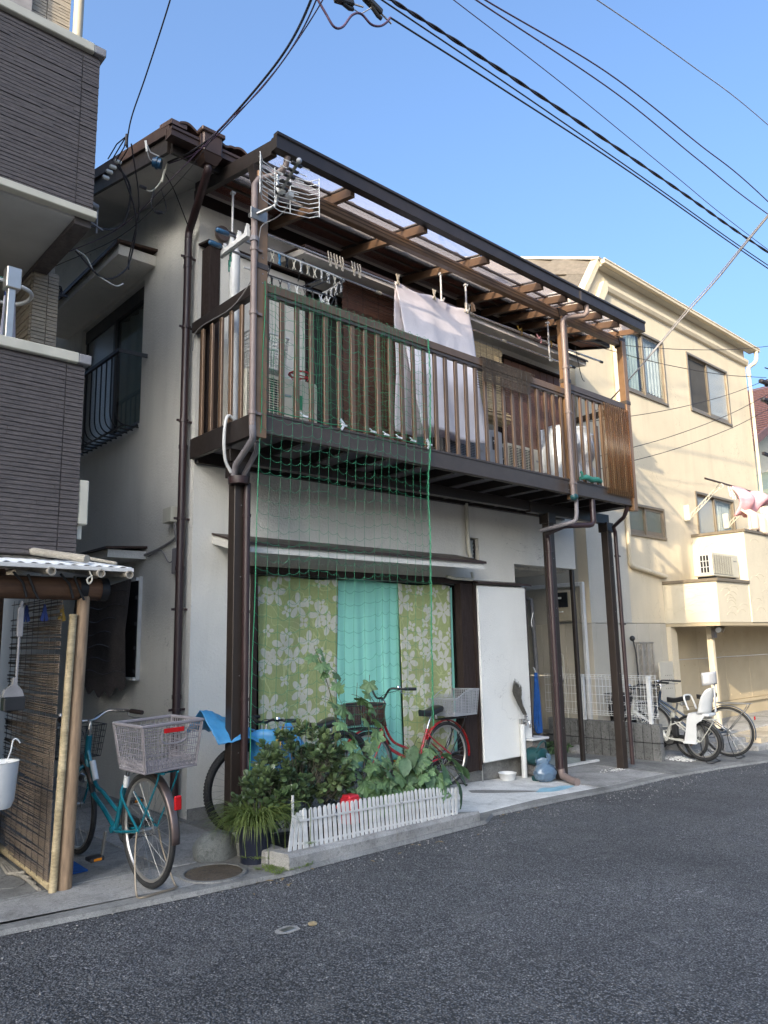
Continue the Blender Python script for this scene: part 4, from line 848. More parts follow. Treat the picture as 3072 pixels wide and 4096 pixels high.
# protruding balconies with a trowelled scallop pattern
def bay(x0, x1, y0, z0, z1, capz=.05):
    mb = MB(); mb.box(x0, y0, z0, x1, YF-.001, z1); b_ = part('parapet', mb, M['cream_smooth'], NH)
    mb = MB(); mb.box(x0-.025, y0-.03, z1+.001, x1+.02, y0+.14, z1+.055, .006); mb.box(x0-.025, y0+.142, z1+.001, x0+.12, YF-.002, z1+.055, .006); part('coping', mb, M['alu'], b_); return b_
b1 = bay(12.50, 13.74, 5.60, 1.66, 2.33); b2_ = bay(13.75, 18.5, 5.585, 1.66, 3.26)
mb = MB(); rr = random.Random(8)
def scallop(cx, cz, r_, face):
    a0, a1 = rr.uniform(.1, .5), math.pi-rr.uniform(.1, .5); pts = []
    for i in range(13):
        t = a0+(a1-a0)*i/12; u, w = cx+r_*math.cos(t)*1.25, cz+r_*math.sin(t)*.55
        pts.append((12.499, u, w) if face == 'x1' else (13.749, u, w) if face == 'x2' else (u, 5.599 if u < 13.745 else 5.584, w))
    mb.tube(pts, .0035, 4)
for k in range(13): scallop(rr.uniform(5.78, 6.35), 1.75+.05*k*.8, .16, 'x1')
for k in range(9): scallop(rr.uniform(5.85, 6.3), 2.45+.08*k, .18, 'x2')
for k in range(10): scallop(rr.uniform(12.75, 13.5), 1.75+.05*k, .14, 'y')
for k in range(34): scallop(rr.uniform(13.95, 17.2), 1.8+.042*k*.95, .15, 'y')
part('scallop_relief', mb, M['cream_smooth'], NH, kind='stuff')
mb = MB(); mb.box(12.50, 5.60, 1.60, 18.5, 6.9, 1.655); part('overhang_soffit', mb, M['garage_panel'], NH)
# recessed ground floor with big cement panels
for i in range(5):
    x = 12.72+i*1.1
    for z0, z1 in ((.20, 1.02), (1.03, 1.60)):
        mb = MB(); mb.box(x+.004, 6.66, z0, x+1.096, 6.70, z1, .003); pn = part('cement_panel', mb, M['garage_panel'], NH)
        for bx2 in (.14, .55, .96):
            for bz in (z0+.1, z1-.1): mb = MB(); mb.lathe([(0,-.008),(.012,-.006),(.016,0)], (x+bx2, 6.658, bz), 8, 'y'); part('screw_cap', mb, M['garage_panel'], pn)
mb = MB(); mb.box(12.70, 6.60, .14, 18.4, 6.70, .195); mb.box(12.70, 6.65, -.3, 18.4, 6.75, .14); part('skirting', mb, M['garage_panel'], NH)
mb = MB(); mb.prism([(12.485,-.5),(12.70,-.5),(12.70,1.50),(12.62,1.598),(12.485,1.598)], 'y', 6.46, 6.75); part('arch_pier', mb, M['cream'], NH)
mb = MB(); mb.box(13.03, 6.0, -.20, 13.12, 6.10, 1.598, .006); part('column', mb, M['cream'], NH)
mb = MB(); mb.box(13.0, 5.94, 1.40, 13.10, 5.998, 1.55, .008); lt = thing('security_light', 'small twin-headed security light on the cream column under the overhang', 'lamp', (13.05, 5.95, 1.40)); part('base', mb, M['grey_plastic'], lt)
for dx, dy in ((-.09, -.03), (.08, -.05)):
    mb = MB(); a = Vector((13.05, 5.94, 1.585)); d = Vector((dx, dy-.06, -.05)).normalized(); mb.tube([a, a+d*.07, a+d*.14], [.03, .045, .06], 12); hd = part('lamp_head', mb, M['alu'], lt, True)
    mb = MB(); mb.tube([a+d*.141, a+d*.145], [.05, .05], 12); part('lens', mb, M['white_plastic'], hd)
# terrace steps
mb = MB(); mb.box(12.0, 4.98, -.6, 30, 5.62, -.20, .01); mb.box(11.55, 5.28, -.6, 30, 6.5, -.13, .012); mb.box(11.0, 5.62, -.6, 30, 8, -.10, .01)
mb2 = MB(); mb2.prism([(5.05,-.6),(6.66,-.6),(6.66,-.12),(5.05,-.125)], 'x', 12.3, 30); 
structure('terrace', mb, M['concrete']); structure('terrace_paving', mb2, M['stone_warm'])
# white gravel strip behind the block wall
mb = MB(); rr = random.Random(3)
for i in range(700):
    x, y = rr.uniform(10.15, 11.3), rr.uniform(5.15, 5.65); r_ = rr.uniform(.008, .018); mb.sphere((x, y, zg(x)+.012), r_, 5, 3, (1, 1, .6))
part('white_gravel', mb, M['concrete_light'], kind='stuff')
mb = MB(); mb.box(9.95+.06, 5.5, -.4, 12.4, 6.54, zg(10.5)+.02); structure('bike_bay_floor', mb, M['concrete'])

# ---------------------------------------------------------------- concrete block wall with mesh fence
bw = thing('block_wall', 'low wall of grey concrete blocks with a white wire fence on top', 'wall', (10.0, 5.4, -.25))
mb = MB(); mb.box(-.05, 0, 0, .05, .39, .19, .004); bm = make_mesh('concrete_block', mb, M['block'])
mb = MB(); mb.box(9.965, 5.44, -.4, 10.035, 7.2, .235); part('mortar_core', mb, M['black'], bw)
mb = MB(); mb.box(-.05, 0, 0, .05, .122, .250, .006); bm = make_mesh('concrete_block', mb, M['block'])
for r_ in range(2):
    for i in range(14):
        put('concrete_block', bm, bw, (10.0, 5.43+i*.132, -.262+r_*.259))
mb = MB(); mb.box(9.93, 5.40, -.45, 10.07, 7.3, -.27); part('footing', mb, M['concrete'], bw)
fn = thing('wire_mesh_fence', 'white wire mesh fence panel standing on the grey block wall', 'fence', (10.0, 5.5, .25))
for y in (5.55, 6.62): mb = MB(); mb.box(9.985, y, .24, 10.035, y+.05, .90, .004); part('post', mb, M['white_wire'], fn)
mb = MB()
zz = [.33,.36,.39,.50,.62,.74,.845,.875,.905]; xo = [0,-.02,0,0,0,0,0,-.02,0]
for z, o_ in zip(zz, xo): mb.tube([(9.965+o_, 5.42, z), (9.965+o_, 7.3, z)], .0035, 5)
for i in range(32):
    y = 5.44+i*.06; mb.tube([(9.965+a, y, z) for z, a in zip(zz, xo)], .003, 5)
part('mesh', mb, M['white_wire'], fn, True)
# gas and electricity meters on the side wall, pipes
em = thing('electricity_meter', 'beige meter cabinet with a dark glass window on the neighbour wall', 'meter', (10.1, 6.9, 1.7))
mb = MB(); mb.box(10.02, 6.76, 1.70, 10.18, 7.12, 2.18, .02); part('cabinet', mb, M['meter'], em)
mb = MB(); mb.box(10.00, 6.82, 1.92, 10.019, 7.09, 2.15, .008); wn = part('meter_window', mb, M['meter_dark'], em)
mb = MB(); mb.box(9.995, 6.93, 2.05, 9.9995, 7.0, 2.08); mb.box(9.995, 6.92, 1.84, 10.02, 6.98, 1.86); part('label_plate', mb, M['sticker'], wn)
pipe('vent_pipe', 'grey plastic pipe with a hooked top rising along the neighbour wall', [(10.08,7.66,1.98),(10.08,7.66,2.06),(10.08,7.62,2.09),(10.08,7.57,2.07),(10.08,7.56,1.95),(10.08,7.52,.5),(10.08,7.51,-.24)], .034, 'cable_grey')
mb = MB(); mb.box(10.10, 6.60, -.2, 10.165, 6.66, 2.30, .008); mb.box(10.10, 6.66, 2.235, 10.165, 7.9, 2.30, .008); single('white_duct', mb, M['white_plastic'], 'white square cable duct running up and across the neighbour side wall', 'duct')
gm = thing('gas_meter', 'small gas meter with ivory pipes near the ground on the neighbour wall', 'gas meter', (10.05, 7.1, -.2))
mb = MB(); mb.tube(bez([(10.08,7.17,-.25),(10.08,7.17,.9),(10.08,7.17,1.14),(10.08,7.19,1.18),(10.08,7.23,1.14),(10.08,7.24,1.0)], 4), .02, 8); mb.tube(bez([(10.08,7.05,.1+.0),(10.08,6.98,.13),(10.08,6.99,.3),(10.08,7.02,1.12),(10.08,7.05,1.17),(10.08,7.08,1.12),(10.08,7.09,1.0)], 4), .016, 8); part('pipe_run', mb, M['ivory'], gm, True)
mb = MB(); mb.box(10.03, 7.04, .80, 10.13, 7.22, 1.02, .01); part('meter_body', mb, M['white_plastic'], gm); mb = MB(); mb.box(10.0, 7.06, .42, 10.10, 7.19, .60, .006); mm_ = part('regulator_box', mb, M['steel'], gm)
mb = MB(); mb.box(9.995, 7.075, .50, 9.9995, 7.175, .585); part('label_plate', mb, M['sticker'], mm_)
mb = MB(); mb.box(10.14, 7.86, .1, 10.18, 7.95, 1.75); single('door_post', mb, M['grey_plastic'], 'narrow dark grey upright frame on the neighbour wall seen through the porch', 'frame')
# air conditioner on the bay
def ac_unit(name, label, loc, rz, w=.78, d=.30, h=.56, group=None, mat='ivory', emblem=False):
    t = thing(name, label, 'air conditioner', loc, rz, group)
    mb = MB(); mb.box(0, 0, .04, w, d, h, .012); bd = part('casing', mb, M[mat], t, world=False)
    mb = MB(); mb.box(.02, -.004, .08, w*.72, .0, h-.04); part('grille_back', mb, M['black'], t, world=False)
    mb = MB()
    for i in range(24): z = .085+(h-.13)*i/23; mb.box(.02, -.012, z, w*.72, -.005, z+.007)
    for i in range(9): x = .02+(w*.72-.02)*i/8; mb.box(x-.002, -.016, .08, x+.002, -.0125, h-.04)
    part('grille', mb, M[mat], t, world=False, kind='stuff')
    mb = MB(); mb.box(-.004, .05, .10, 0, .20, h-.05); part('side_vent_back', mb, M['black'], t, world=False)
    mb = MB()
    for i in range(4): mb.box(-.012, .045+i*.052, .09, -.005, .055+i*.052, h-.04)
    for i in range(4): mb.box(-.012, .045, .09+i*(h-.14)/3, -.005, .21, .10+i*(h-.14)/3)
    part('side_vent', mb, M['white_plastic'], t, world=False)
    for x in (.10, w-.16): mb = MB(); mb.box(x, .02, 0, x+.06, d-.02, .04); part('foot', mb, M['black_plastic'], t, world=False)
    if emblem:
        mb = MB(); mb.box(w*.76, -.004, h*.66, w*.76+.07, -.0005, h*.66+.11); e = part('badge', mb, M['ink'], t, world=False)
        mb = MB()
        for r_, n_ in enumerate((3, 2, 1)):
            for q in range(n_): mb.lathe([(0,-.006),(.008,-.006),(.008,-.0045)], (w*.76+.035+(q-(n_-1)/2)*.02, 0, h*.66+.065-r_*.019), 8, 'y')
        part('dot_emblem', mb, M['sticker'], e, world=False)
    else:
        mb = MB(); mb.box(w*.80, -.003, h*.72, w*.93, -.0005, h*.76); part('badge', mb, M['steel'], t, world=False)
    return t
ac_unit('outdoor_unit', 'sunlit cream outdoor unit standing on the cream house balcony ledge', (12.55, 5.66, 2.385), 0, 1.02, .34, .44)
# drying rack with bedding in front of the upper window
dr = thing('wall_drying_rack', 'folding wall rack with pole carrying bedding on the cream house balcony', 'drying rack', (14.0, 6.5, 3.6))
for x in (13.55, 15.2):
    mb = MB(); mb.box(x-.03, 6.44, 3.55, x+.03, 6.55, 3.85, .008); part('wall_bracket', mb, M['ivory'], dr)
    mb = MB(); a, b_ = Vector((x, 6.45, 3.62)), Vector((x, 5.86, 4.10))
    for o_ in (-.035, .035): mb.tube([a+Vector((0,0,o_)), b_+Vector((0,0,o_))], .010, 6)
    for i in range(9): p = a.lerp(b_, i/8); mb.tube([p+Vector((0,0,-.035)), a.lerp(b_, min(1,(i+.6)/8))+Vector((0,0,.035))], .006, 5)
    mb.tube([b_+Vector((0,-.04+.04*math.cos(t), .0+.045*math.sin(t))) for t in [k*.6 for k in range(11)]], .008, 6); part('arm', mb, M['ivory'], dr, True)
mb = MB(); mb.tube([(12.95, 5.83, 4.17), (15.75, 5.83, 4.16)], .018, 8); single('drying_pole', mb, M['copper'], 'brown pole carried by the wall rack above the pink bedding', 'pole', True)
def f(u, v):
    x = 13.95+1.45*u; z = 4.16-.55*v*(1-.75*u*u)-.02; return (x, 5.80-.16*math.sin(v*math.pi)*(1+.3*math.sin(u*9))+.04*math.sin(u*14+v*3), z+.03*math.sin(u*11))
mb = MB(); mb.grid(f, 30, 14); single('pink_bedding', mb, M['pink_cloth'], 'pink bedding sheet slung over the pole on the cream house', 'bedding', True, thick=.03)
mb = MB(); mb.grid(lambda u, v: (14.0+.95*u, 5.57+.03*math.sin(u*17)+(0 if v < .7 else (v-.7)*.5), 3.30+.42*v+.03*math.sin(u*6)), 40, 10); single('duvet', mb, M['peach_cloth'], 'cream folded duvet standing over the balcony parapet below the pink bedding', 'duvet', True, thick=.04)
mb = MB(); rr = random.Random(9)
for i in range(10):
    x = 13.85+.10*i; mb.tube([(x, 5.83, 4.16), (x+rr.uniform(-.02,.02), 5.80, 4.02-rr.random()*.1)], .008, 5); mb.box(x-.02, 5.78, 3.95-rr.random()*.08, x+.02, 5.80, 4.03)
single('peg_hanger', mb, M['white_plastic'], 'white peg hanger clipped to the pole beside the pink bedding', 'hanger')
# things leaning on the plinth
fg = thing('folded_gate', 'folded aluminium accordion gate standing against the pale panel wall', 'gate', (11.5, 6.45, -.2))
for i in range(6):
    mb = MB(); x = 11.25+i*.085; mb.box(x, 6.40-.03*(i % 2), -.16, x+.022, 6.43-.03*(i % 2), 1.33, .003); part('upright', mb, M['alu_silver'], fg)
mb = MB(); mb.box(11.24, 6.36, 1.331, 11.71, 6.45, 1.36, .004); part('top_bar', mb, M['alu_silver'], fg)
mb = MB()
for i in range(5):
    for k in range(12): x = 11.27+i*.085; mb.bar((x, 6.40, -.1+k*.12), (x+.085, 6.40, -.04+k*.12), .006, .014)
part('lattice', mb, M['alu_silver'], fg, kind='stuff')
mb = MB(); mb.box(11.72, 6.30, .40, 12.16, 6.33, 1.03, .004); mb2 = MB()
pp = single('perforated_board', mb, M['cream_panel'], 'pale perforated board hung on the corner pier beside the folded gate', 'board')
for i in range(4):
    for k in range(4): mb2.lathe([(0,-.001),(.008,-.001),(.008,0)], (11.88+i*.06, 6.2985, .6+k*.07), 8, 'y')
part('hole', mb2, M['ink'], pp)
mb = MB(); mb.tube([(11.16,6.42,1.38),(11.18,6.40,1.2),(11.22,6.38,-.1)], .012, 6); mb.sphere((11.14,6.42,1.42), .045, 10, 8); single('mop', mb, M['black_plastic'], 'mop with round black head standing left of the folded gate', 'mop', True)

# ---------------------------------------------------------------- far houses at the right edge
fh = thing('far_house', 'far pale house with a red-brown metal roof behind the cream house', 'house', (31, 12, -.5))
mb = MB(); mb.prism([(31.0,-.5),(50,-.5),(50,12.4),(41,14.0),(31.0,9.1)], 'y', 12.3, 24); part('wall', mb, M['far_wall'], fh)
mb = MB(); mb.prism([(30.2,8.95),(41,14.35),(41,14.1),(30.3,8.75)], 'y', 11.7, 24.5); rf2 = part('roof', mb, M['roof_red'], fh)
mb = MB(); mb.box(0, 0, 0, .10, 12.9, .05); me_r = make_mesh('roof_seam', mb, M['roof_red'])
sl2 = math.atan2(5.4, 10.8)
for i in range(26): put('roof_seam', me_r, rf2, (30.4+i*.42, 11.68, 9.08+i*.42*.5), Matrix.Rotation(-sl2, 4, 'Y'))
mb = MB(); mb.box(30.1, 11.60, 8.6, 30.5, 24.5, 8.78); mb.bar((30.3,11.66,8.86),(41,11.66,14.2), .12, .3, (0,0,1)); part('verge_board', mb, M['roof_red'], fh)
fg2 = thing('green_roof_house', 'white walled house with a grey-green roof at the right edge of the street', 'house', (26, 9, -.5))
mb = MB(); mb.box(25.5, 8.6, -.5, 40, 18, 5.6); part('wall', mb, M['white_paint'], fg2)
mb = MB(); mb.prism([(24.9,6.0),(33,8.2),(41,6.0),(41,5.8),(24.9,5.8)], 'y', 8.0, 18.5); part('roof', mb, M['roof_green'], fg2)
mb = MB(); mb.box(24.8, 7.9, 5.60, 41, 8.0, 5.80); part('gutter', mb, M['white_paint'], fg2)
mb = MB(); mb.box(25.44, 8.9, 3.9, 25.5, 11, 5.2); part('window', mb, M['alu_dark'], fg2); mb = MB(); mb.box(26.2, 8.54, 4.4, 29, 8.6, 5.3); part('green_panel', mb, M['leaf_grass'], fg2)
for i in range(6): mb = MB(); mb.box(25.0, 8.2+i*.02, 1.9+i*.45, 26.4, 8.58, 1.95+i*.45); part('louvre', mb, M['alu_dark'], fg2)
mb = MB(); mb.box(24.6, 8.0, 2.95, 28, 8.05, 3.0); mb.box(24.6, 8.0, 2.35, 28, 8.05, 2.40)
for i in range(14): mb.box(24.6+i*.24, 8.0, 2.40, 24.63+i*.24, 8.05, 2.95)
single('balcony_rail', mb, M['alu_dark'], 'dark balcony railing of the white house at the right edge', 'railing')

# ---------------------------------------------------------------- charcoal sided house on the left
DH = thing('charcoal_house', 'tall house with charcoal ribbed siding and pale copings at the left edge', 'house', (-2, 5.3, 0))
def ribs(name, x0, x1, y0, z0, z1, mat, faces='y', pitch=.0305, seed=1, yd=None, joints=()):
    """split-face siding: narrow courses with short blocks standing slightly proud"""
    mb = MB(); rr = random.Random(seed); n = int((z1-z0)/pitch)
    for r_ in range(n):
        z = z0+r_*pitch; x = x0
        while x < x1-.001:
            w = rr.choice((.09, .14, .2, .28, .4))*rr.uniform(.8, 1.2); nx = min(x+w, x1)
            for j in joints:
                if x < j < nx: nx = j
            d = rr.choice((0, 0, .003, .0015, .005))
            if faces == 'y': mb.box(x+.0004, y0-.010-d, z+.0045, nx-.0004, y0+.004, z+pitch-.001)
            else: mb.box(y0-.004 if faces == '+x' else y0-.010-d, x+.0004, z+.0045, y0+.010+d if faces == '+x' else y0+.004, nx-.0004, z+pitch-.001)
            x = nx+(.008 if nx in joints else 0)
    return part(name, mb, M[mat], DH, kind='stuff')
for z0, z1, c in ((4.66, 5.98, 5.98), (2.06, 3.46, 3.46)):
    mb = MB(); mb.box(-3.0, 5.305, z0+.01, 1.905, 5.42, z1); mb.box(1.80, 5.42, z0+.01, 1.905, 9.0 if z0 < 4 else 6.75, z1); part('balcony_wall', mb, M['siding'], DH)
    ribs('siding_course', .55, 1.915, 5.305, z0+.01, z1, 'siding', 'y', seed=int(z0), joints=(1.78,))
    mb = MB(); mb.box(-3.0, 5.26, c, 1.86, 5.46, c+.075, .006); cp = part('coping', mb, M['ivory'], DH); mb = MB(); mb.box(1.861, 5.262, c+.002, 1.95, 5.458, c+.073, .006); part('end_cap', mb, M['cable_grey'], cp)
    if z0 > 4: mb = MB(); mb.box(-3, 5.265, z0-.045, 1.94, 5.34, z0+.012, .005); part('drip_trim', mb, M['ivory'], DH)
mb = MB(); mb.box(-3, 5.34, 4.60, 1.80, 7.6, 4.64); part('soffit', mb, M['soffit'], DH)
mb = MB(); mb.box(1.80, 5.34, 4.56, 1.925, 6.6, 4.66, .004); part('edge_beam', mb, M['siding'], DH)
mb = MB(); mb.box(-3, 7.3, -.1, 1.9, 12, 12.0); part('wall', mb, M['siding_beige'], DH)
mb = MB(); mb.box(1.825, 6.31, 2.0, 2.02, 7.3, 4.60); part('tile_pier', mb, M['siding_beige'], DH)
ribs('pier_course', 1.82, 2.025, 6.305, 3.4, 4.60, 'siding_beige', 'y', .032, 5, joints=(1.93,))
ribs('side_course', 6.32, 7.25, 1.82, 3.4, 4.60, 'siding_beige', '-x', .032, 6)
ribs('wall_course', .2, 1.81, 7.30, 3.4, 4.60, 'siding', 'y', .032, 7)
ribs('upper_course', .6, 2.05, 6.50, 5.9, 8.4, 'siding_beige', 'y', .032, 8, joints=(1.84,))
mb = MB(); mb.box(-3, 6.504, 4.7, 2.05, 7.5, 12.0); part('upper_wall', mb, M['siding_beige'], DH)
mb = MB(); mb.box(1.47, 6.42, 5.9, 1.70, 6.48, 9, .004); part('window_jamb', mb, M['cable_grey'], DH)
mb = MB(); mb.box(1.40, 6.40, 5.9, 1.465, 6.48, 9); part('window_jamb', mb, M['wood_dark'], DH)
mb = MB(); mb.tube([(2.115,6.46,5.8),(2.115,6.46,9)], .045, 12); mb.tube([(2.07,6.60,3.2),(2.07,6.60,4.56)], .045, 12); mb.tube([(2.07,6.60,3.95),(2.07,6.60,3.99)], .052, 12); part('downpipe', mb, M['meter'], DH, True)
mb = MB(); mb.box(1.92, 5.30, 2.30, 1.99, 5.42, 2.62, .008); mb.box(1.93,5.33,2.2,1.96,5.38,2.3); part('wall_box', mb, M['ivory'], DH)
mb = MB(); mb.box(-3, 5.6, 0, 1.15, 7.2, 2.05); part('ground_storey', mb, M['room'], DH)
# a hanger with laundry in the upper balcony of that house
lh = thing('laundry_hanger', 'white round-cornered hanger with blue and white towels in the left house balcony', 'hanger', (1.36, 5.85, 3.5))
mb = MB(); mb.tube(bez([(.95,5.78,4.12),(1.30,5.75,4.12),(1.50,5.80,4.11),(1.52,5.95,4.09),(1.4,6.05,4.08),(.95,6.1,4.09)], 5), .016, 8); part('frame', mb, M['white_plastic'], lh, True)
for i, (x, y, z0, mt) in enumerate(((1.24,5.78,3.45,'tarp'),(1.33,5.80,3.42,'quilt'),(1.42,5.90,3.5,'quilt'),(1.12,5.8,3.4,'teal_cloth'))):
    mb = MB(); mb.grid(lambda u, v: (x+(.02+.06*(1-v))*(u-.5)+.008*math.sin(u*14), y+.05*(u-.5)+.008*math.sin(u*20), z0+(4.02-z0)*v), 10, 8); part('towel', mb, M[mt], lh, True, thick=.006)
    mb = MB(); mb.box(x-.006, y-.01, 4.0, x+.006, y+.01, 4.09); part('peg', mb, M['blue_thing'], lh)
lh.location.x += .15; lh.location.y -= .02; lh.location.z += .02
mb = MB(); mb.box(1.42, 5.48, 3.52, 1.47, 5.54, 4.12, .004); mb.box(1.40, 5.46, 3.98, 1.50, 5.56, 4.14, .006); single('awning_post', mb, M['alu_silver'], 'satin aluminium upright standing on the left house balcony coping', 'post')
mb = MB(); mb.tube([(.8,5.95,4.26),(1.55,5.85,4.20)], .02, 8); mb.sphere((1.56,5.85,4.20), .03, 8, 6, (1.6,1,1)); single('laundry_pole', mb, M['teal_glove'], 'pole with a green rubber end above the towels in the left house balcony', 'pole', True)
# ---------------------------------------------------------------- unseen buildings added outside the frame, sized to place the evening shade
for nm, lab, y0, y1, h in (('tall_shade_building', 'tall unseen building added far left outside the picture to block the sun', -8.9, -.4, 20.12), ('low_shade_building', 'lower unseen building added far left outside the picture to block the sun', -12.6, -8.92, 18.1)):
    t = thing(nm, lab, 'building', (-34, (y0+y1)/2, 0))
    mb = MB(); mb.box(-40, y0, -.2, -30.02, y1, h); part('wall', mb, M['cream_grey'], t)
    for i in range(int((y1-y0)/2.6)):
        for k in range(5):
            y, z = y0+.8+i*2.6, 1.0+k*3.0; mb = MB(); mb.box(-30.0, y, z, -29.97, y+1.4, z+1.3); w = part('window', mb, M['alu_dark'], t)
# ---------------------------------------------------------------- bicycles (x forward, rear hub above the origin)
def arc(cx, cz, r, a0, a1, n=14, y=0): return [(cx+r*math.cos(R(a0+(a1-a0)*i/n)), y, cz+r*math.sin(R(a0+(a1-a0)*i/n))) for i in range(n+1)]
def L(mb, name, mat, par, smooth=True, **k): return part(name, mb, M[mat] if isinstance(mat, str) else mat, par, smooth, world=False, **k)
def wheel(t, cx, rad, tyre=.019, rim='alu_silver', tyre_m='rubber', knob=False, spokes=32, hub=.02):
    cz = rad; mb = MB(); n = 48
    mb.tube(arc(cx, cz, rad-tyre*2-.006, 0, 360, n)[:-1], .011, 6, closed=True); w = L(mb, 'wheel', rim, t)
    mb = MB(); mb.tube(arc(cx, cz, rad-tyre, 0, 360, n)[:-1], tyre, 10, closed=True)
    ty = L(mb, 'tyre', tyre_m, w)
    if knob:
        mb = MB()
        for i in range(84):
            a = 2*math.pi*i/84
            for s_ in (-1, 0, 1):
                p = Vector((cx+(rad-tyre+tyre*math.cos(s_*.8))*math.cos(a+s_*.02), s_*tyre*.75, cz+(rad-tyre+tyre*math.cos(s_*.8))*math.sin(a+s_*.02)))
                d = Vector((math.cos(a), s_*.5, math.sin(a))).normalized(); mb.bar(p-d*.003, p+d*.004, .013, .011, (-math.sin(a), 0, math.cos(a)))
        L(mb, 'tread', 'rubber', w, False, kind='stuff')
    mb = MB()
    for i in range(spokes):
        a = 2*math.pi*i/spokes; s_ = 1 if i % 2 else -1; b_ = a+(.9 if (i//2) % 2 else -.9)
        mb.tube([(cx+hub*math.cos(b_), s_*.03, cz+hub*math.sin(b_)), (cx+(rad-tyre*2-.01)*math.cos(a), 0, cz+(rad-tyre*2-.01)*math.sin(a))], .0013, 3)
    L(mb, 'spokes', 'steel', w, False, kind='stuff')
    mb = MB(); mb.lathe([(0,-.055),(.009,-.055),(.010,-.036),(hub+.004,-.034),(hub+.004,-.028),(.014,-.024),(.014,.024),(hub+.004,.028),(hub+.004,.034),(.010,.036),(.009,.055),(0,.055)], (cx, 0, cz), 12, 'y'); L(mb, 'hub', 'steel', w)
    return w
def guard(t, cx, rad, a0, a1, mat, w=.028):
    mb = MB(); n = 18; vs = []
    for i in range(n+1):
        a = R(a0+(a1-a0)*i/n)
        for k in range(5):
            th = R(-70+35*k); rr_ = rad+.012+.012*math.cos(th); vs.append((cx+rr_*math.cos(a), w*math.sin(th), rad+rr_*math.sin(a)))
    mb.add(vs, [(i*5+k, i*5+k+1, (i+1)*5+k+1, (i+1)*5+k) for i in range(n) for k in range(4)]); o = L(mb, 'mudguard', mat, t); md = o.modifiers.new('thickness', 'SOLIDIFY'); md.thickness = .0015
    return o
def basket(t, name, mat, x0, x1, w0, w1, z0, z1, dx=0, flare=.85, nh=8, nx=10, ny=9, r=.0022, rim=.007, front_cut=0.0, slat=False):
    """tapered open basket: rim, wires or strips around and a base"""
    def P(s_, u, v):     # side s_, u along it, v up
        k = flare+(1-flare)*v; cx, hx, hy = (x0+x1)/2+dx*v, (x1-x0)/2*k, w1*k
        zz = z0+(z1-z0)*v
        return {0: (cx-hx+2*hx*u, -hy, zz), 1: (cx+hx, -hy+2*hy*u, zz), 2: (cx+hx-2*hx*u, hy, zz), 3: (cx-hx, hy-2*hy*u, zz)}[s_]
    def top(s_, u): 
        if front_cut: 
            x = P(s_, u, 1)[0]; return 1-front_cut*max(0, min(1, (x-(x0+(x1-x0)*.45))/((x1-x0)*.4)))
        return 1.0
    mb = MB(); loop = [P(s_, i/8, top(s_, i/8)) for s_ in range(4) for i in range(8)]
    mb.tube(loop, rim, 6, closed=True); b_ = L(mb, name, mat, t)
    mb = MB(); lo = [P(s_, i/4, 0) for s_ in range(4) for i in range(4)]; mb.tube(lo, rim*.7, 5, closed=True); L(mb, 'base_ring', mat, b_)
    mb = MB()
    for s_ in range(4):
        nn = nx if s_ in (0, 2) else ny
        for i in range(nn+1):
            u = i/nn; tv = top(s_, u)
            if slat: a, c = Vector(P(s_, u, 0)), Vector(P(s_, u, tv)); mb.bar(a, c, .006, .003, (0,1,0) if s_ in (0,2) else (1,0,0))
            else: mb.tube([P(s_, u, 0), P(s_, u, tv)], r, 4)
        for j in range(1, nh):
            v = j/nh
            seg = [P(s_, i/6, v) for i in range(7) if v <= top(s_, i/6)+.01]
            if len(seg) > 1: mb.tube(seg, r, 4)
    for i in range(nx+1): mb.tube([P(0, i/nx, 0), P(2, 1-i/nx, 0)], r, 4)
    for i in range(ny+1): mb.tube([P(3, 1-i/ny, 0), P(1, i/ny, 0)], r, 4)
    L(mb, 'mesh', mat, b_, False, kind='stuff'); return b_
def saddle(t, x, z, mat='vinyl', s_=1.0):
    mb = MB(); prof = []
    for i in range(13):
        u = i/12; hw = (.088*math.cos(u*1.5)**.8 if u < .5 else .088*math.cos(.75)**.8*(1-(u-.5)*1.3)+.0)*s_; hw = max(hw, .022)
        prof.append((x-.11*s_+.26*s_*u, hw, z+.012*math.cos(u*5)+.02*(1-u)))
    vs = []
    for i, (px, hw, pz) in enumerate(prof):
        for k in range(9): a = math.pi*k/8; vs.append((px, hw*math.cos(a), pz+.030*s_*math.sin(a)**.6-.0))
        vs.append((px, -hw*.8, pz-.035)); vs.append((px, hw*.8, pz-.035))
    m_ = 11; fs = [(i*m_+k, i*m_+(k+1) % m_, (i+1)*m_+(k+1) % m_, (i+1)*m_+k) for i in range(12) for k in range(m_)]+[tuple(range(m_))[::-1], tuple(12*m_+k for k in range(m_))]
    mb.add(vs, fs); sd_ = L(mb, 'saddle', mat, t)
    mb = MB(); mb.tube([(x-.06, 0, z-.03), (x-.03, 0, z-.06), (x+.05, 0, z-.045)], .006, 6); 
    for y in (-.03, .03): mb.lathe([(.014,-.075),(.018,-.07),(.018,-.03),(.014,-.025)], (x-.05, y, z), 8)
    L(mb, 'springs', 'steel', sd_); return sd_
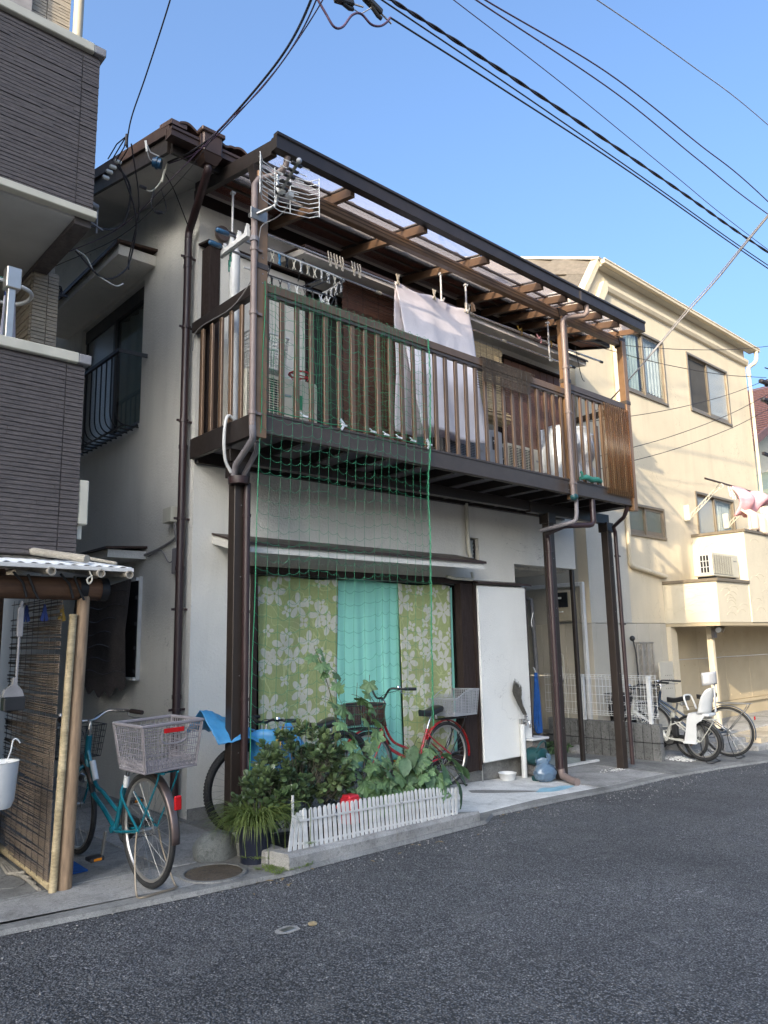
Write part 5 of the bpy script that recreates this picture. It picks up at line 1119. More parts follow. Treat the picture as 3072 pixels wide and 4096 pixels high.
def crank(t, x, z, r=.085, case='black_plastic', ang=70, rearx=0, rearz=.33, cover=True):
    mb = MB(); mb.lathe([(0,-.052),(r,-.052),(r,-.048),(0,-.048)], (x, 0, z), 28, 'y'); ck = L(mb, 'chainwheel', 'steel', t)
    for s_, a in ((-1, ang), (1, ang+180)):
        mb = MB(); e = Vector((x+.165*math.cos(R(a)), s_*.075, z+.165*math.sin(R(a)))); mb.bar((x, s_*.065, z), e, .014, .024, (0,0,1) if abs(math.sin(R(a))) < .8 else (1,0,0), .003); c_ = L(mb, 'crank_arm', 'steel', t, False)
        mb = MB(); mb.box(e.x-.045, e.y+(0 if s_ > 0 else -.09), e.z-.012, e.x+.045, e.y+(.09 if s_ > 0 else 0), e.z+.012, .004); pd = L(mb, 'pedal', 'black_plastic', t, False)
        for xx in (-.047, .0455): mb = MB(); mb.box(e.x+xx, e.y+s_*.02, e.z-.008, e.x+xx+.002, e.y+s_*.07, e.z+.008); L(mb, 'pedal_reflector', plain_orange, pd, False)
    mb = MB(); mb.tube([(x, -.05, z+r*.9), (rearx, -.05, rearz+.035)], .004, 5); mb.tube([(x, -.05, z-r*.9), (rearx, -.05, rearz-.035)], .004, 5); L(mb, 'chain', 'black', t)
    if cover:
        mb = MB(); d = Vector((rearx-x, 0, rearz-z)).normalized(); a0 = math.degrees(math.atan2(d.z, d.x))
        pts = [(x+(r+.02)*math.cos(R(a0-90-i*18)), z+(r+.02)*math.sin(R(a0-90-i*18))) for i in range(11)]+[(rearx+.08, rearz+.05), (rearx+.08, rearz+.0)]
        mb.prism([(p[0], p[1]) for p in pts], 'y', -.066, -.058); L(mb, 'chain_case', case, t, False)
plain_orange = plain('amber_reflector', (.5, .17, .01), .2, 0, .1, 60)
def rack(t, rad, z, mat, x0=-.28, x1=.10, w=.06):
    mb = MB()
    for s_ in (-1, 1): mb.tube(bez([(x1, s_*w*.5, z), (x1-.04, s_*w, z), (x0+.03, s_*w, z), (x0-.02, s_*w*.7, z)], 3), .006, 6); mb.tube(bez([(x0+.02, s_*w, z-.005), (x0+.06, s_*w, z-.08), (0, s_*.06, rad)], 4), .006, 6)
    for i in range(4): x = x0+.02+(x1-x0-.04)*i/3; mb.tube([(x, -w, z), (x, w, z)], .005, 5)
    for s_ in (-w*.4, w*.4): mb.tube([(x0, s_, z), (x1, s_, z)], .004, 5)
    return L(mb, 'rear_rack', mat, t)
def bars(t, hx, hz, mat, back=.16, wid=.27, rise=.05, grip='black_plastic', gl=.12):
    mb = MB()
    for s_ in (-1, 1): mb.tube(bez([(hx, 0, hz), (hx+.02, s_*.06, hz+.005), (hx+.01, s_*.14, hz+rise), (hx-back*.5, s_*(wid-.03), hz+rise), (hx-back, s_*wid, hz+rise-.005), (hx-back-gl*.9, s_*(wid+.025), hz+rise-.01)], 5), .011, 8)
    hb = L(mb, 'handlebar', mat, t)
    for s_ in (-1, 1):
        mb = MB(); a = Vector((hx-back+.0, s_*(wid+.001), hz+rise-.004)); b_ = Vector((hx-back-gl, s_*(wid+.028), hz+rise-.012)); mb.tube([a, a.lerp(b_, .5), b_], [.016, .0165, .0155], 10); L(mb, 'grip', grip, hb)
        mb = MB(); mb.tube(bez([a+Vector((.05,0,-.01)), a+Vector((.06,s_*.01,-.035)), a+Vector((-.0,s_*.03,-.05)), a+Vector((-.07,s_*.035,-.045))], 4), .005, 6); L(mb, 'brake_lever', 'steel', hb)
    mb = MB(); a = Vector((hx-back, wid, hz+rise)); mb.lathe([(0,.02),(.02,.016),(.026,0),(.0,0)], (hx-back+.06, wid-.03, hz+rise+.012), 12); L(mb, 'bell', 'chrome', hb)
    mb = MB(); mb.tube(bez([(hx-back+.05, -wid+.02, hz+rise-.01), (hx+.06, -.12, hz+.04), (hx+.07, -.02, hz-.06), (hx+.03, 0, hz-.2)], 6), .0035, 5); mb.tube(bez([(hx-back+.05, wid-.02, hz+rise-.01), (hx+.08, .10, hz+.03), (hx+.05, .02, hz-.08), (hx-.02, .01, hz-.25)], 6), .0035, 5); L(mb, 'brake_cable', 'black', hb)
    return hb
def frame_step(t, rad, wb, mat, hx, hz, sx=.28, seat=.60, bb=(.45, .27), style='U', tube_r=.017):
    """step-through frame; hx,hz top of the head tube"""
    mb = MB(); hb_ = Vector((hx+.03, 0, hz-.16)); top = Vector((hx, 0, hz)); B_ = Vector((bb[0], 0, bb[1])); S = Vector((sx, 0, seat)); S0 = S.lerp(B_, .62)
    mb.tube([hb_, top], .021, 12); mb.tube([B_, S], .016, 10); mb.tube([B_+Vector((0,-.034,0)), B_+Vector((0,.034,0))], .022, 12)
    if style == 'U':
        mb.tube(bez([hb_+Vector((0,0,.09)), Vector((hx-.10, 0, hz-.30)), Vector((bb[0]+.18, 0, bb[1]+.20)), S0+Vector((.05,0,.0)), S0], 6), tube_r*.82, 10)
        mb.tube(bez([hb_, Vector((hx-.05, 0, hz-.36)), Vector((bb[0]+.18, 0, bb[1]+.10)), B_], 6), tube_r, 10)
    else:
        mb.tube([hb_+Vector((0,0,.04)), S0+Vector((0,0,.0))], tube_r, 10); mb.tube([hb_, B_], tube_r*1.1, 10)
    for s_ in (-1, 1):
        mb.tube(bez([(bb[0]-.03, s_*.02, bb[1]), (bb[0]-.12, s_*.045, bb[1]+.01), (0, s_*.06, rad)], 4), .010, 8)
        mb.tube(bez([(sx+.02, s_*.015, seat-.04), (sx-.03, s_*.045, seat-.10), (0, s_*.06, rad)], 4), .008, 8)
    fr = L(mb, 'frame', mat, t)
    mb = MB(); mb.tube([hb_, hb_+Vector((.012,0,-.05))], .017, 10)
    for s_ in (-1, 1): c_ = hb_+Vector((.014,0,-.05)); mb.tube(bez([c_, c_+Vector((.01, s_*.045, -.02)), Vector(((c_.x+wb)/2, s_*.055, (c_.z+rad)/2)), (wb, s_*.055, rad)], 4), [.014]*5+[.012]*4+[.009]*4, 8)
    L(mb, 'fork', mat, t)
    mb = MB(); mb.tube([S, S+(S-B_).normalized()*.13], .0125, 10); L(mb, 'seat_post', 'chrome', t)
    mb = MB(); mb.tube([top, top+(top-hb_).normalized()*.09, top+(top-hb_).normalized()*.10+Vector((.03,0,0))], .0125, 10); L(mb, 'stem', 'chrome', t)
    return top+(top-hb_).normalized()*.10+Vector((.03,0,0))
def stand(t, rad, mat='steel', w=.14):
    mb = MB(); mb.tube(bez([(0, -.07, rad), (-.02, -.09, rad*.6), (-.10, -w, .02), (-.16, -w*.9, .008), (-.16, 0, .008), (-.16, w*.9, .008), (-.10, w, .02), (-.02, .09, rad*.6), (0, .07, rad)], 5), .006, 6); return L(mb, 'kickstand', mat, t)
def lean(t, deg):
    t.rotation_mode = 'XYZ'; t.rotation_euler = (R(deg), 0, t.rotation_euler[2])

# teal bicycle in the passage on the left
tb = thing('teal_bicycle', 'teal step-through bicycle with a big grey rear basket between the reed screen and the house', 'bicycle', (2.19, 4.60, .012), R(91.5))
wheel(tb, 0, .335, .018); wheel(tb, 1.10, .335, .018)
hp = frame_step(tb, .335, 1.10, 'teal_paint', .88, .83, .29, .60)
guard(tb, 0, .335, 60, 185, 'mudguard'); guard(tb, 1.10, .335, 35, 150, 'mudguard'); crank(tb, .45, .27, ang=102)
hb = bars(tb, hp.x, hp.z, 'chrome', .13, .25, .05, 'wood_dark'); rack(tb, .335, .70, 'teal_paint'); stand(tb, .335, 'alu', .12)
mb = MB(); mb.tube([(.285, 0, .62), (.30, 0, .55)], .018, 10); L(mb, 'white_collar', 'white_plastic', tb)
for z in (.62, .52): mb = MB(); a, b_ = Vector((.84, 0, .70)), Vector((.74, 0, .50)); mb.tube([a.lerp(b_, .2), a.lerp(b_, .8)], .020, 10)
L(mb, 'white_band', 'white_plastic', tb)
mb = MB(); mb.box(-.385, -.022, .50, -.365, .022, .58, .006); L(mb, 'rear_reflector', 'reflector', tb, False)
bk = basket(tb, 'rear_basket', 'grey_plastic', -.33, .06, .20, .195, .72, .985, nh=8, nx=15, ny=13, r=.0021, rim=.010, flare=.84)
mb = MB()
for i in range(14):
    for k in range(2):
        for s_ in (0, 1):
            y = -.150+i*.0232; x = -.300-.004*k if s_ == 0 else .035; mb.tube([(x+0*.01, y+.011*math.cos(a*.9), .742+k*.026+.011*math.sin(a*.9)) for a in range(7)], .0028, 4, closed=True)
for i in range(15):
    for k in range(2):
        x = -.275+i*.0205
        for s_ in (-1, 1): mb.tube([(x+.010*math.cos(a*.9), s_*(.164+.003*k), .742+k*.026+.010*math.sin(a*.9)) for a in range(7)], .0028, 4, closed=True)
L(mb, 'ring_border', 'grey_plastic', bk, True, kind='stuff')
mb = MB()
for x, y in ((-.30,-.165),(-.30,.165),(.035,-.165),(.035,.165)): mb.bar((x*.98+.0, y*.97, .725), (x*1.08+(0 if x<0 else .02), y*1.16, .975), .030, .006, (0,1,0), .002)
mb.box(-.29, -.16, .718, .03, .16, .726); L(mb, 'panel', 'grey_plastic', bk, False, kind='stuff')
mb = MB(); mb.box(-.340, -.065, .935, -.333, .065, .962, .002); L(mb, 'red_label', 'reflector', bk, False)
mb = MB(); mb.tube(bez([(-.333,-.08,.93),(-.331,-.08,.90),(-.329,-.05,.875),(-.329,.05,.875),(-.331,.08,.90),(-.333,.08,.93)], 4), .006, 6); L(mb, 'handle_slot', 'grey_plastic', bk)
basket(tb, 'front_basket', 'black', .98, 1.24, .15, .17, .66, .88, nh=5, nx=7, ny=9, r=.002, rim=.004, flare=.8)
mb = MB(); mb.lathe([(0,.0),(.02,.0),(.035,.05),(.035,.06),(0,.062)], (1.10, -.075, .50), 12, 'x'); L(mb, 'headlight', 'chrome', tb)
lean(tb, -2)

# red bicycle in front of the curtains
rb = thing('red_bicycle', 'red step-through bicycle with a grey woven rear basket in front of the floral curtains', 'bicycle', (6.18, 5.86, -.095), R(180))
wheel(rb, 0, .335, .018); wheel(rb, 1.13, .335, .018)
hp = frame_step(rb, .335, 1.13, 'red_paint', .90, .86, .28, .62)
guard(rb, 0, .335, 30, 190, 'red_paint'); guard(rb, 1.13, .335, 30, 150, 'red_paint'); crank(rb, .45, .27, ang=20, case='black_plastic')
bars(rb, hp.x, hp.z+.02, 'black_plastic', .10, .24, .09, 'black_plastic', .13); rack(rb, .335, .70, 'black'); stand(rb, .335, 'black'); saddle(rb, .22, .79, s_=1.05)
basket(rb, 'rear_basket', 'silver_plastic', -.36, .06, .17, .20, .735, 1.0, nh=16, nx=20, ny=14, r=.0024, rim=.008, flare=.86, front_cut=.32, slat=True)
fb_ = basket(rb, 'front_basket', 'dark_metal', 1.03, 1.36, .16, .19, .70, .93, nh=5, nx=9, ny=9, r=.002, rim=.006, flare=.78)
mb = MB(); mb.grid(lambda u, v: (1.02+.02*math.sin(v*3), -.175+.35*u+.006*math.sin(u*20), .72+.225*v), 20, 8); mb.grid(lambda u, v: (1.03+.20*v, -.198+.006*math.sin(v*9), .72+.225*u), 8, 12); L(mb, 'brown_liner', plain('brown_cloth', (.075,.04,.035), .9, 0, .2, 20, spec=.1), fb_, True, thick=.004)
mb = MB(); mb.tube(bez([(-.06,-.07,.70),(-.19,-.09,.62),(-.16,-.09,.45),(.0,-.075,.30)], 6), .008, 6); L(mb, 'rack_strap', 'black', rb)
lean(rb, 1.5)

# mountain bike under a tarpaulin behind the left post
gb_ = thing('covered_bicycle', 'dark knobbly-tyred bicycle under a blue tarpaulin behind the left post', 'bicycle', (4.52, 5.60, -.04), R(182))
wheel(gb_, 0, .345, .026, 'black', knob=True); wheel(gb_, 1.09, .345, .026, 'black', knob=True)
hp = frame_step(gb_, .345, 1.09, 'dark_metal', .86, .74, .28, .60, style='D'); crank(gb_, .43, .29, ang=30, cover=False); bars(gb_, hp.x, hp.z, 'black', .03, .26, .03); saddle(gb_, .22, .76)
mb = MB(); mb.lathe([(0,-.05),(.03,-.045),(.042,.0),(.042,.02),(0,.022)], (.98, -.03, .74), 14, 'x'); hl = L(mb, 'headlight', 'black_plastic', gb_)
def tarp(u, v):
    x = 3.10+.98*u+.10*(v-.5); w_ = max(0, min(1, u)); ridge = .93-.22*(3*(w_/.66)**2-2*(w_/.66)**3 if w_ < .66 else 1-.30*math.sin((w_-.66)/.34*math.pi*.5)); z = ridge-.34*abs(v-.42)**1.1*(1.1+.3*math.sin(u*8+2))
    if u > .9: z -= (u-.9)*1.6
    return (x, 5.66-.36*(v-.42)*2*(.5+.2*math.sin(u*5)), z+.03*noise.noise(Vector((u*7, v*5, 1)))+.016*noise.noise(Vector((u*22, v*14, 4))))
mb = MB(); mb.grid(tarp, 60, 26); mb.grid(lambda u, v: (3.42+.42*u, 5.42+.05*math.sin(u*9), .30+.42*v+.04*math.sin(u*5)), 14, 8)
single('blue_tarpaulin', mb, M['tarp'], 'bright blue tarpaulin draped over the bicycle behind the jade plant', 'tarpaulin', True, thick=.003)
mb = MB(); mb.tube([(3.62,5.34,.66),(3.66,5.32,.75),(3.67,5.31,.80)], .009, 6); mb.tube(bez([(3.62,5.34,.68),(3.60,5.33,.62),(3.64,5.32,.62),(3.65,5.33,.68)], 3), .006, 6); single('clip', mb, M['yellow_thing'], 'small yellow clip pinching the blue tarpaulin', 'clip', True)

# white electric bicycle with a child seat
eb = thing('electric_bicycle', 'ivory small-wheeled electric bicycle with a pale grey child seat behind the block wall', 'bicycle', (10.33, 5.02, -.235), R(93))
wheel(eb, 0, .26, .026, 'alu_silver', hub=.04); wheel(eb, 1.16, .26, .026, 'alu_silver', hub=.05)
mb = MB(); hb_ = Vector((1.0, 0, .60)); tp = Vector((.95, 0, .78)); B_ = Vector((.50, 0, .26))
mb.tube([hb_, tp], .026, 12); mb.tube([hb_+Vector((0,0,.03)), (.55,0,.33), B_], [.028,.034,.03], 12); mb.tube([B_, (.36, 0, .62)], .020, 10); mb.tube([B_+Vector((0,-.04,0)), B_+Vector((0,.04,0))], .03, 12)
for s_ in (-1, 1): mb.tube(bez([(.46, s_*.03, .27), (.2, s_*.065, .25), (0, s_*.065, .26)], 4), .011, 8); mb.tube(bez([(.38, s_*.02, .55), (.30, s_*.05, .46), (.02, s_*.065, .27)], 4), .010, 8); mb.tube(bez([(.5, s_*.02, .30), (.42, s_*.06, .44), (.30, s_*.05, .50)], 4), .009, 8)
fr = L(mb, 'frame', 'white_bike', eb)
mb = MB(); mb.tube([(.93,0,.555),(.60,0,.375)], .0355, 12); L(mb, 'slate_band', 'navy_paint', fr)
cu = bpy.data.curves.new('frame_lettering', 'FONT'); cu.body = 'ANGELEZZA'; cu.size = .075; cu.extrude = .0008; cu.align_x = 'CENTER'
tmp = bpy.data.objects.new('frame_lettering', cu); C.objects.link(tmp); bpy.context.view_layer.update()
me = bpy.data.meshes.new_from_object(tmp.evaluated_get(bpy.context.evaluated_depsgraph_get())); C.objects.unlink(tmp); bpy.data.objects.remove(tmp)
me.materials.clear(); me.materials.append(M['sticker']); a = Vector((.60, 0, .375)); b_ = Vector((.93, 0, .555)); d = (a-b_).normalized()
for s_ in (1,):
    o = bpy.data.objects.new('frame_lettering', me); C.objects.link(o); o.parent = fr; ORG[o] = ORG[eb]; u = Vector((0,1,0)); w = d.cross(u)
    o.matrix_local = Matrix.Translation(a.lerp(b_, .5)+Vector((0, .0375, 0))+d.cross(Vector((0,1,0)))*0+Vector((0,0,-.022))) @ Matrix(((d.x, -d.z*-1, 0), (0, 0, 1), (d.z, d.x*-1, 0))).to_4x4()
mb = MB(); mb.tube([hb_, (1.01,0,.55)], .02, 10)
for s_ in (-1, 1): mb.tube(bez([(1.01,0,.55),(1.03,s_*.05,.53),(1.10,s_*.06,.38),(1.16,s_*.06,.26)], 4), .012, 8)
L(mb, 'fork', 'white_bike', eb); mb = MB(); mb.tube([tp, (.93,0,.90),(.95,0,.92)], .014, 10); L(mb, 'stem', 'steel', eb)
mb = MB(); mb.tube([(.36,0,.60),(.31,0,.74)], .014, 10); L(mb, 'seat_post', 'steel', eb)
bars(eb, .94, .93, 'black', .10, .25, .05); saddle(eb, .28, .80, s_=1.1); guard(eb, 0, .26, 40, 200, 'black_plastic', .032); crank(eb, .50, .26, .08, 'black_plastic', 200, 0, .26); stand(eb, .26, 'black', .17)
mb = MB(); mb.box(.33, -.045, .30, .40, .045, .56, .012); L(mb, 'battery', 'black_plastic', eb, False)
basket(eb, 'front_basket', 'black', 1.02, 1.32, .17, .20, .62, .86, nh=6, nx=8, ny=9, r=.002, rim=.005, flare=.8)
mb = MB(); mb.lathe([(0,0),(.03,0),(.04,.05),(0,.055)], (1.2, 0, .55), 12, 'x'); L(mb, 'headlight', 'chrome', eb)
rack(eb, .26, .56, 'white_bike', -.22, .18, .07)
cs = L(MB().box(-.17, -.13, .60, .12, .13, .64, .012), 'child_seat', 'white_plastic', eb, False)
def shell(u, v):    # wrap-around back
    a = R(-100+200*u); z = .64+.34*v; r_ = .155+.02*v; return (-.09-r_*math.cos(a)*.55*(1 if v < .9 else .98)-.06*v+.05, r_*math.sin(a), z-.16*abs(2*u-1)**2.5*v)
mb = MB(); mb.grid(shell, 18, 8); L(mb, 'backrest', 'white_plastic', cs, True, thick=.014)
mb = MB(); mb.grid(lambda u, v: (-.13-.12*math.cos(R(-95+190*u)), .135*math.sin(R(-95+190*u)), 1.03+.17*v-.02*abs(2*u-1)), 18, 5); L(mb, 'head_rest', 'silver_plastic', cs, True, thick=.012)
mb = MB(); mb.bar((-.215, 0, .66), (-.235, 0, 1.15), .035, .012, (1,0,0)); L(mb, 'spine', 'white_plastic', cs, False)
for s_ in (-1, 1):
    mb = MB(); mb.prism([(-.12,.62),(.10,.64),(.13,.58),(.17,.36),(.20,.24),(.04,.24),(.02,.30),(.01,.50),(-.08,.56)], 'y', s_*.125, s_*.135); L(mb, 'leg_guard', 'white_plastic', cs, False)
    mb = MB(); mb.box(.02, s_*.105, .235, .20, s_*.165, .26, .006); L(mb, 'foot_rest', 'white_plastic', cs, False)
mb = MB(); mb.tube(bez([(.10,-.13,.68),(.14,-.13,.80),(.16,-.10,.86),(.17,0,.87),(.16,.10,.86),(.14,.13,.80),(.10,.13,.68)], 4), .014, 8); L(mb, 'hand_bar', 'white_plastic', cs)
# larger slate bicycle beyond it
sb_ = thing('slate_bicycle', 'slate blue bicycle with large wheels and empty rear rack at the terrace step', 'bicycle', (11.05, 4.98, -.25), R(99))
wheel(sb_, 0, .345, .018); wheel(sb_, 1.12, .345, .018)
hp = frame_step(sb_, .345, 1.12, 'navy_paint', .92, .88, .29, .64, style='D'); guard(sb_, 0, .345, 50, 195, 'navy_paint'); guard(sb_, 1.12, .345, 35, 150, 'navy_paint'); crank(sb_, .45, .28, ang=120); bars(sb_, hp.x, hp.z, 'black', .12, .25, .05); rack(sb_, .345, .74, 'steel', -.32, .12, .07); saddle(sb_, .24, .82); stand(sb_, .345, 'black')
mb = MB(); mb.box(-.375, -.02, .52, -.36, .02, .57, .005); L(mb, 'rear_reflector', 'reflector', sb_, False)
basket(sb_, 'front_basket', 'black', 1.0, 1.3, .17, .20, .70, .92, nh=6, nx=8, ny=9, r=.002, rim=.005, flare=.8)
# scooter-like bicycle behind the fence: covered basket
wb_ = thing('ivory_basket_bicycle', 'bicycle with an ivory basket and dark cover partly hidden behind the white wire fence', 'bicycle', (10.62, 6.12, -.22), R(75))
wheel(wb_, 0, .29, .02, 'alu_silver'); wheel(wb_, -.95, .29, .02, 'alu_silver')
frame_step(wb_, .29, -.95+1.9, 'white_bike', .8, .75, .25, .55) if 0 else None
mb = MB(); mb.tube(bez([(.02,0,.62),(-.1,0,.40),(-.35,0,.32),(-.6,0,.36),(-.66,0,.6)], 6), .02, 8); mb.tube([(0,0,.29),(.06,0,.80)], .016, 8); mb.tube([(-.95,0,.29),(-.5,0,.3)], .012, 8); L(mb, 'frame', 'white_bike', wb_)
basket(wb_, 'front_basket', 'white_plastic', -.02, .36, .18, .21, .45, .70, nh=6, nx=8, ny=9, r=.004, rim=.008, flare=.8)
mb = MB(); mb.sphere((.30, .0, .60), .26, 16, 12, (1, .9, 1.45), lambda d: (1-.45*max(0, d.z))*(1+.12*noise.noise(d*3))); L(mb, 'dark_cover', plain('black_nylon_cover', (.012,.012,.016), .6, 0, .3, 9, .5, 30), wb_)
# ---------------------------------------------------------------- planter, fence, plants
pk = thing('planter_kerb', 'rough concrete kerb round the flower bed in front of the house', 'kerb', (4.0, 4.45, 0))
K0, K1 = Vector((3.0, 4.275, .10)), Vector((5.16, 4.53, 0.0)); I0, I1 = Vector((2.97, 4.46, .10)), Vector((5.02, 4.64, 0.0))
def kb(a, b, c, d, n=40, nm='kerb_stone'):
    mb = MB(); vs = []
    for i in range(n+1):
        o_, q = a.lerp(b, i/n), c.lerp(d, i/n); j = lambda k: .006*noise.noise(Vector((o_.x*9+k, o_.y*9, k*3.1)))
        vs += [(o_.x, o_.y+j(1), zg(o_.x)-.05), (o_.x, o_.y+j(2), o_.z-.02), (o_.x, o_.y+.014+j(3), o_.z+j(4)), (q.x, q.y-.012, q.z+j(5)), (q.x, q.y, q.z-.015), (q.x, q.y, zg(q.x)-.05)]
    fs = [(i*6+k, (i+1)*6+k, (i+1)*6+k+1, i*6+k+1) for i in range(n) for k in range(5)]+[(0,1,2,3,4,5), tuple(n*6+k for k in range(6))[::-1]]
    return part(nm, mb.add(vs, fs), M['concrete'], pk)
m1, m2 = .33, .67
for a, b in ((0, .495), (.50, 1.0)): kb(K0.lerp(K1, a), K0.lerp(K1, b), I0.lerp(I1, a), I0.lerp(I1, b))
mb = MB(); mb.box(2.955, 4.47, -.03, 3.10, 5.0, .095, .01); mb.box(4.93, 4.66, -.2, 5.03, 5.05, .0, .01); part('kerb_stone', mb, M['concrete'], pk)
mb = MB(); mb.grid(lambda u, v: (3.05+1.95*u, 4.42+.62*v+.1*u, .05-.075*u+.02*noise.noise(Vector((u*9, v*5, 0)))), 40, 14); structure('soil', mb, plain('dark_soil', (.035,.028,.02), .9, 0, .4, 14, .8, 60, world=True))
# white picket fence
fe = thing('picket_fence', 'low white plastic picket fence along the kerb of the flower bed', 'fence', (4.0, 4.45, .05))
mb = MB(); mb.prism([(-.015,0),(.015,0),(.015,.260),(.007,.275),(-.007,.275),(-.015,.260)], 'y', -.003, .003); pmk = make_mesh('picket', mb, M['white_paint'])
rr = random.Random(2); npk = 38; F0, F1 = Vector((3.215, 4.375, .062)), Vector((4.90, 4.565, -.015))
for i in range(npk):
    u = i/(npk-1); p = F0.lerp(F1, u); hs = 1.0 if u < .72 else 1-.5*(u-.72)
    put('picket', pmk, fe, (p.x, p.y+rr.uniform(-.003,.003), p.z+rr.uniform(-.004,.004)+.004*math.sin(u*9)), (R(-4), R(rr.uniform(-.8,.8)+(0 if u < .9 else 6*(u-.9)*10)), math.atan2(F1.y-F0.y, F1.x-F0.x)), (1, 1, hs))
for i in range(4):     # fallen end piece, leaning
    put('picket', pmk, fe, (3.06+i*.045, 4.36+i*.004, .085-.004*i), (R(-6), R(16-4*i), .15), (1, 1, .86+.04*i))
mb = MB()
for h in (.055, .205):
    mb.bar(F0+Vector((0,.006,h)), F0.lerp(F1,.5)+Vector((0,.006,h-.004)), .005, .014); mb.bar(F0.lerp(F1,.5)+Vector((0,.006,h-.004)), F1+Vector((0,.006,h-.02)), .005, .014); mb.bar((3.07+h*.22,4.372,.09+h*.92), F0+Vector((0,.006,h)), .005, .014)
part('rail', mb, M['white_paint'], fe, kind='stuff')
for u in (.16, .58):
    mb = MB(); p = F0.lerp(F1, u); mb.tube([p+Vector((.016*math.cos(t), -.008, .21+.012*math.sin(t))) for t in [k*.7 for k in range(12)]], .0025, 4); part('wire_tie', mb, M['steel'], fe)
mb = MB(); mb.box(3.16, 4.47, .06, 3.175, 4.48, .42); part('stake', mb, M['white_paint'], fe)

def leaf_obj(mb_fn, mat, name='leaf', smooth=True):
    mb = MB(); mb_fn(mb); return make_mesh(name, mb, M[mat], smooth)
def jade_leaf(mb):   # fat spoon-shaped leaf
    n = 8; vs = []; prof = [(0,.05),(.12,.22),(.35,.56),(.62,.74),(.85,.56),(1,.0)]
    for (t, w) in prof: vs += [(-w*.5, t, .10*t*t), (0, t, .10*t*t-.05*math.sin(t*3.1)-.02), (w*.5, t, .10*t*t), (0, t, .10*t*t+.06*math.sin(t*3.1))]
    mb.add(vs, [(i*4+k, i*4+(k+1) % 4, (i+1)*4+(k+1) % 4, (i+1)*4+k) for i in range(5) for k in range(4)])
jl = leaf_obj(jade_leaf, 'leaf_jade')
def orient(d, roll=0, s=1.0, at=(0,0,0)):
    d = Vector(d).normalized(); a = Vector((0,0,1)) if abs(d.z) < .95 else Vector((1,0,0)); x = d.cross(a).normalized(); z = x.cross(d)
    Mx = Matrix((x, d, z)).transposed().to_4x4(); return Matrix.Translation(Vector(at)) @ Mx @ Matrix.Rotation(roll, 4, 'Y') @ Matrix.Scale(s, 4)
jd = thing('jade_plant', 'big round jade plant with fleshy dark leaves behind the picket fence', 'plant', (3.5, 4.85, .05))
rr = random.Random(12); heads = []; mb = MB()
blobs = [((3.52, 4.86, .52), (.42, .28, .32), 150), ((3.13, 4.76, .34), (.27, .23, .25), 80), ((3.72, 4.90, .42), (.26, .22, .30), 60)]
for c, s_, k in blobs:
    for i in range(k):
        while True:
            d = Vector((rr.gauss(0,1), rr.gauss(0,1), rr.gauss(0,1))).normalized()
            if d.z > -.75: break
        q = .62+.38*rr.random()**.6; q *= 1+.12*noise.noise(d*2.5+Vector(c)); p = Vector((c[0]+d.x*s_[0]*q, c[1]+d.y*s_[1]*q, c[2]+d.z*s_[2]*q)); heads.append((p, (d+Vector((0,0,.6))).normalized()))
        b_ = Vector((c[0]+(c[0]-c[0])*.3, c[1], .08)); mb.tube([p-d*.01, p.lerp(b_, .2)+Vector((0, 0, -.01)), p.lerp(b_, .4)], [.0025, .003, .004], 4) if i % 2 else mb.tube([p-d*.02, p.lerp(b_, .15)], .0025, 4)
heads.sort(key=lambda h: h[0].y+h[0].x*.3)
part('stems', mb, plain('jade_stem', (.085,.075,.05), .7, 0, .3, 20, .4), jd, True, kind='stuff')
rest = MB(); cnt = 0
for p, d in heads:
    for k in range(9):
        a = k*2.4+rr.random(); tilt = .45+.14*k; x = d.cross(Vector((0,.3,1))).normalized(); y = x.cross(d)
        dd = (d*math.cos(tilt)+(x*math.cos(a)+y*math.sin(a))*math.sin(tilt)); Mx = orient(dd, rr.uniform(-.5,.5), rr.uniform(.042,.062), p-d*.010*k*.5)
        Mx = Mx
        if cnt < 300 and k < 4: put('leaf', jl, jd, None, M=Mx); cnt += 1
        else: rest.add([tuple(Mx @ Vector(v.co)) for v in jl.vertices], [tuple(f.vertices) for f in jl.polygons])
part('foliage', rest, M['leaf_jade'], jd, True, kind='stuff')

# spider plant in a dark pot
sp = thing('spider_plant', 'arching grassy spider plant in a dark blue pot at the kerb corner', 'plant', (2.98, 4.62, 0))
mb = MB(); mb.lathe([(0,.0),(.095,.0),(.115,.22),(.125,.235),(.12,.25),(.105,.25),(.10,.22),(0,.22)], (2.965, 4.63, .0), 20); part('pot', mb, plain('dark_blue_pot', (.014,.018,.035), .45), sp, True)
mb = MB(); rr = random.Random(21)
def blade(mb, o, a, L_, up, w, droop):
    d = Vector((math.cos(a), math.sin(a), 0)); s_ = Vector((-d.y, d.x, 0)); vs = []; n = 7
    for i in range(n+1):
        t = i/n; p = o+d*(L_*t*(1-.25*t*droop))+Vector((0,0,up*L_*(t-droop*t*t))); ww = w*(1-t)**.6*(.6+.4*min(1,t*5)); vs += [p-s_*ww+Vector((0,0,ww*.5)), p, p+s_*ww+Vector((0,0,ww*.5))]
    mb.add(vs, [(i*3+k, i*3+k+1, (i+1)*3+k+1, (i+1)*3+k) for i in range(n) for k in range(2)])
for i in range(600):
    a = rr.uniform(0, 6.283); r_ = rr.random()*.07; blade(mb, Vector((2.965+r_*math.cos(a), 4.63+r_*math.sin(a), .24)), a+rr.uniform(-.5,.5), rr.uniform(.20,.44), rr.uniform(.4,1.35), rr.uniform(.0035,.006), rr.uniform(.7,1.25))
part('blades', mb, M['leaf_grass'], sp, True, kind='stuff')
mb = MB()
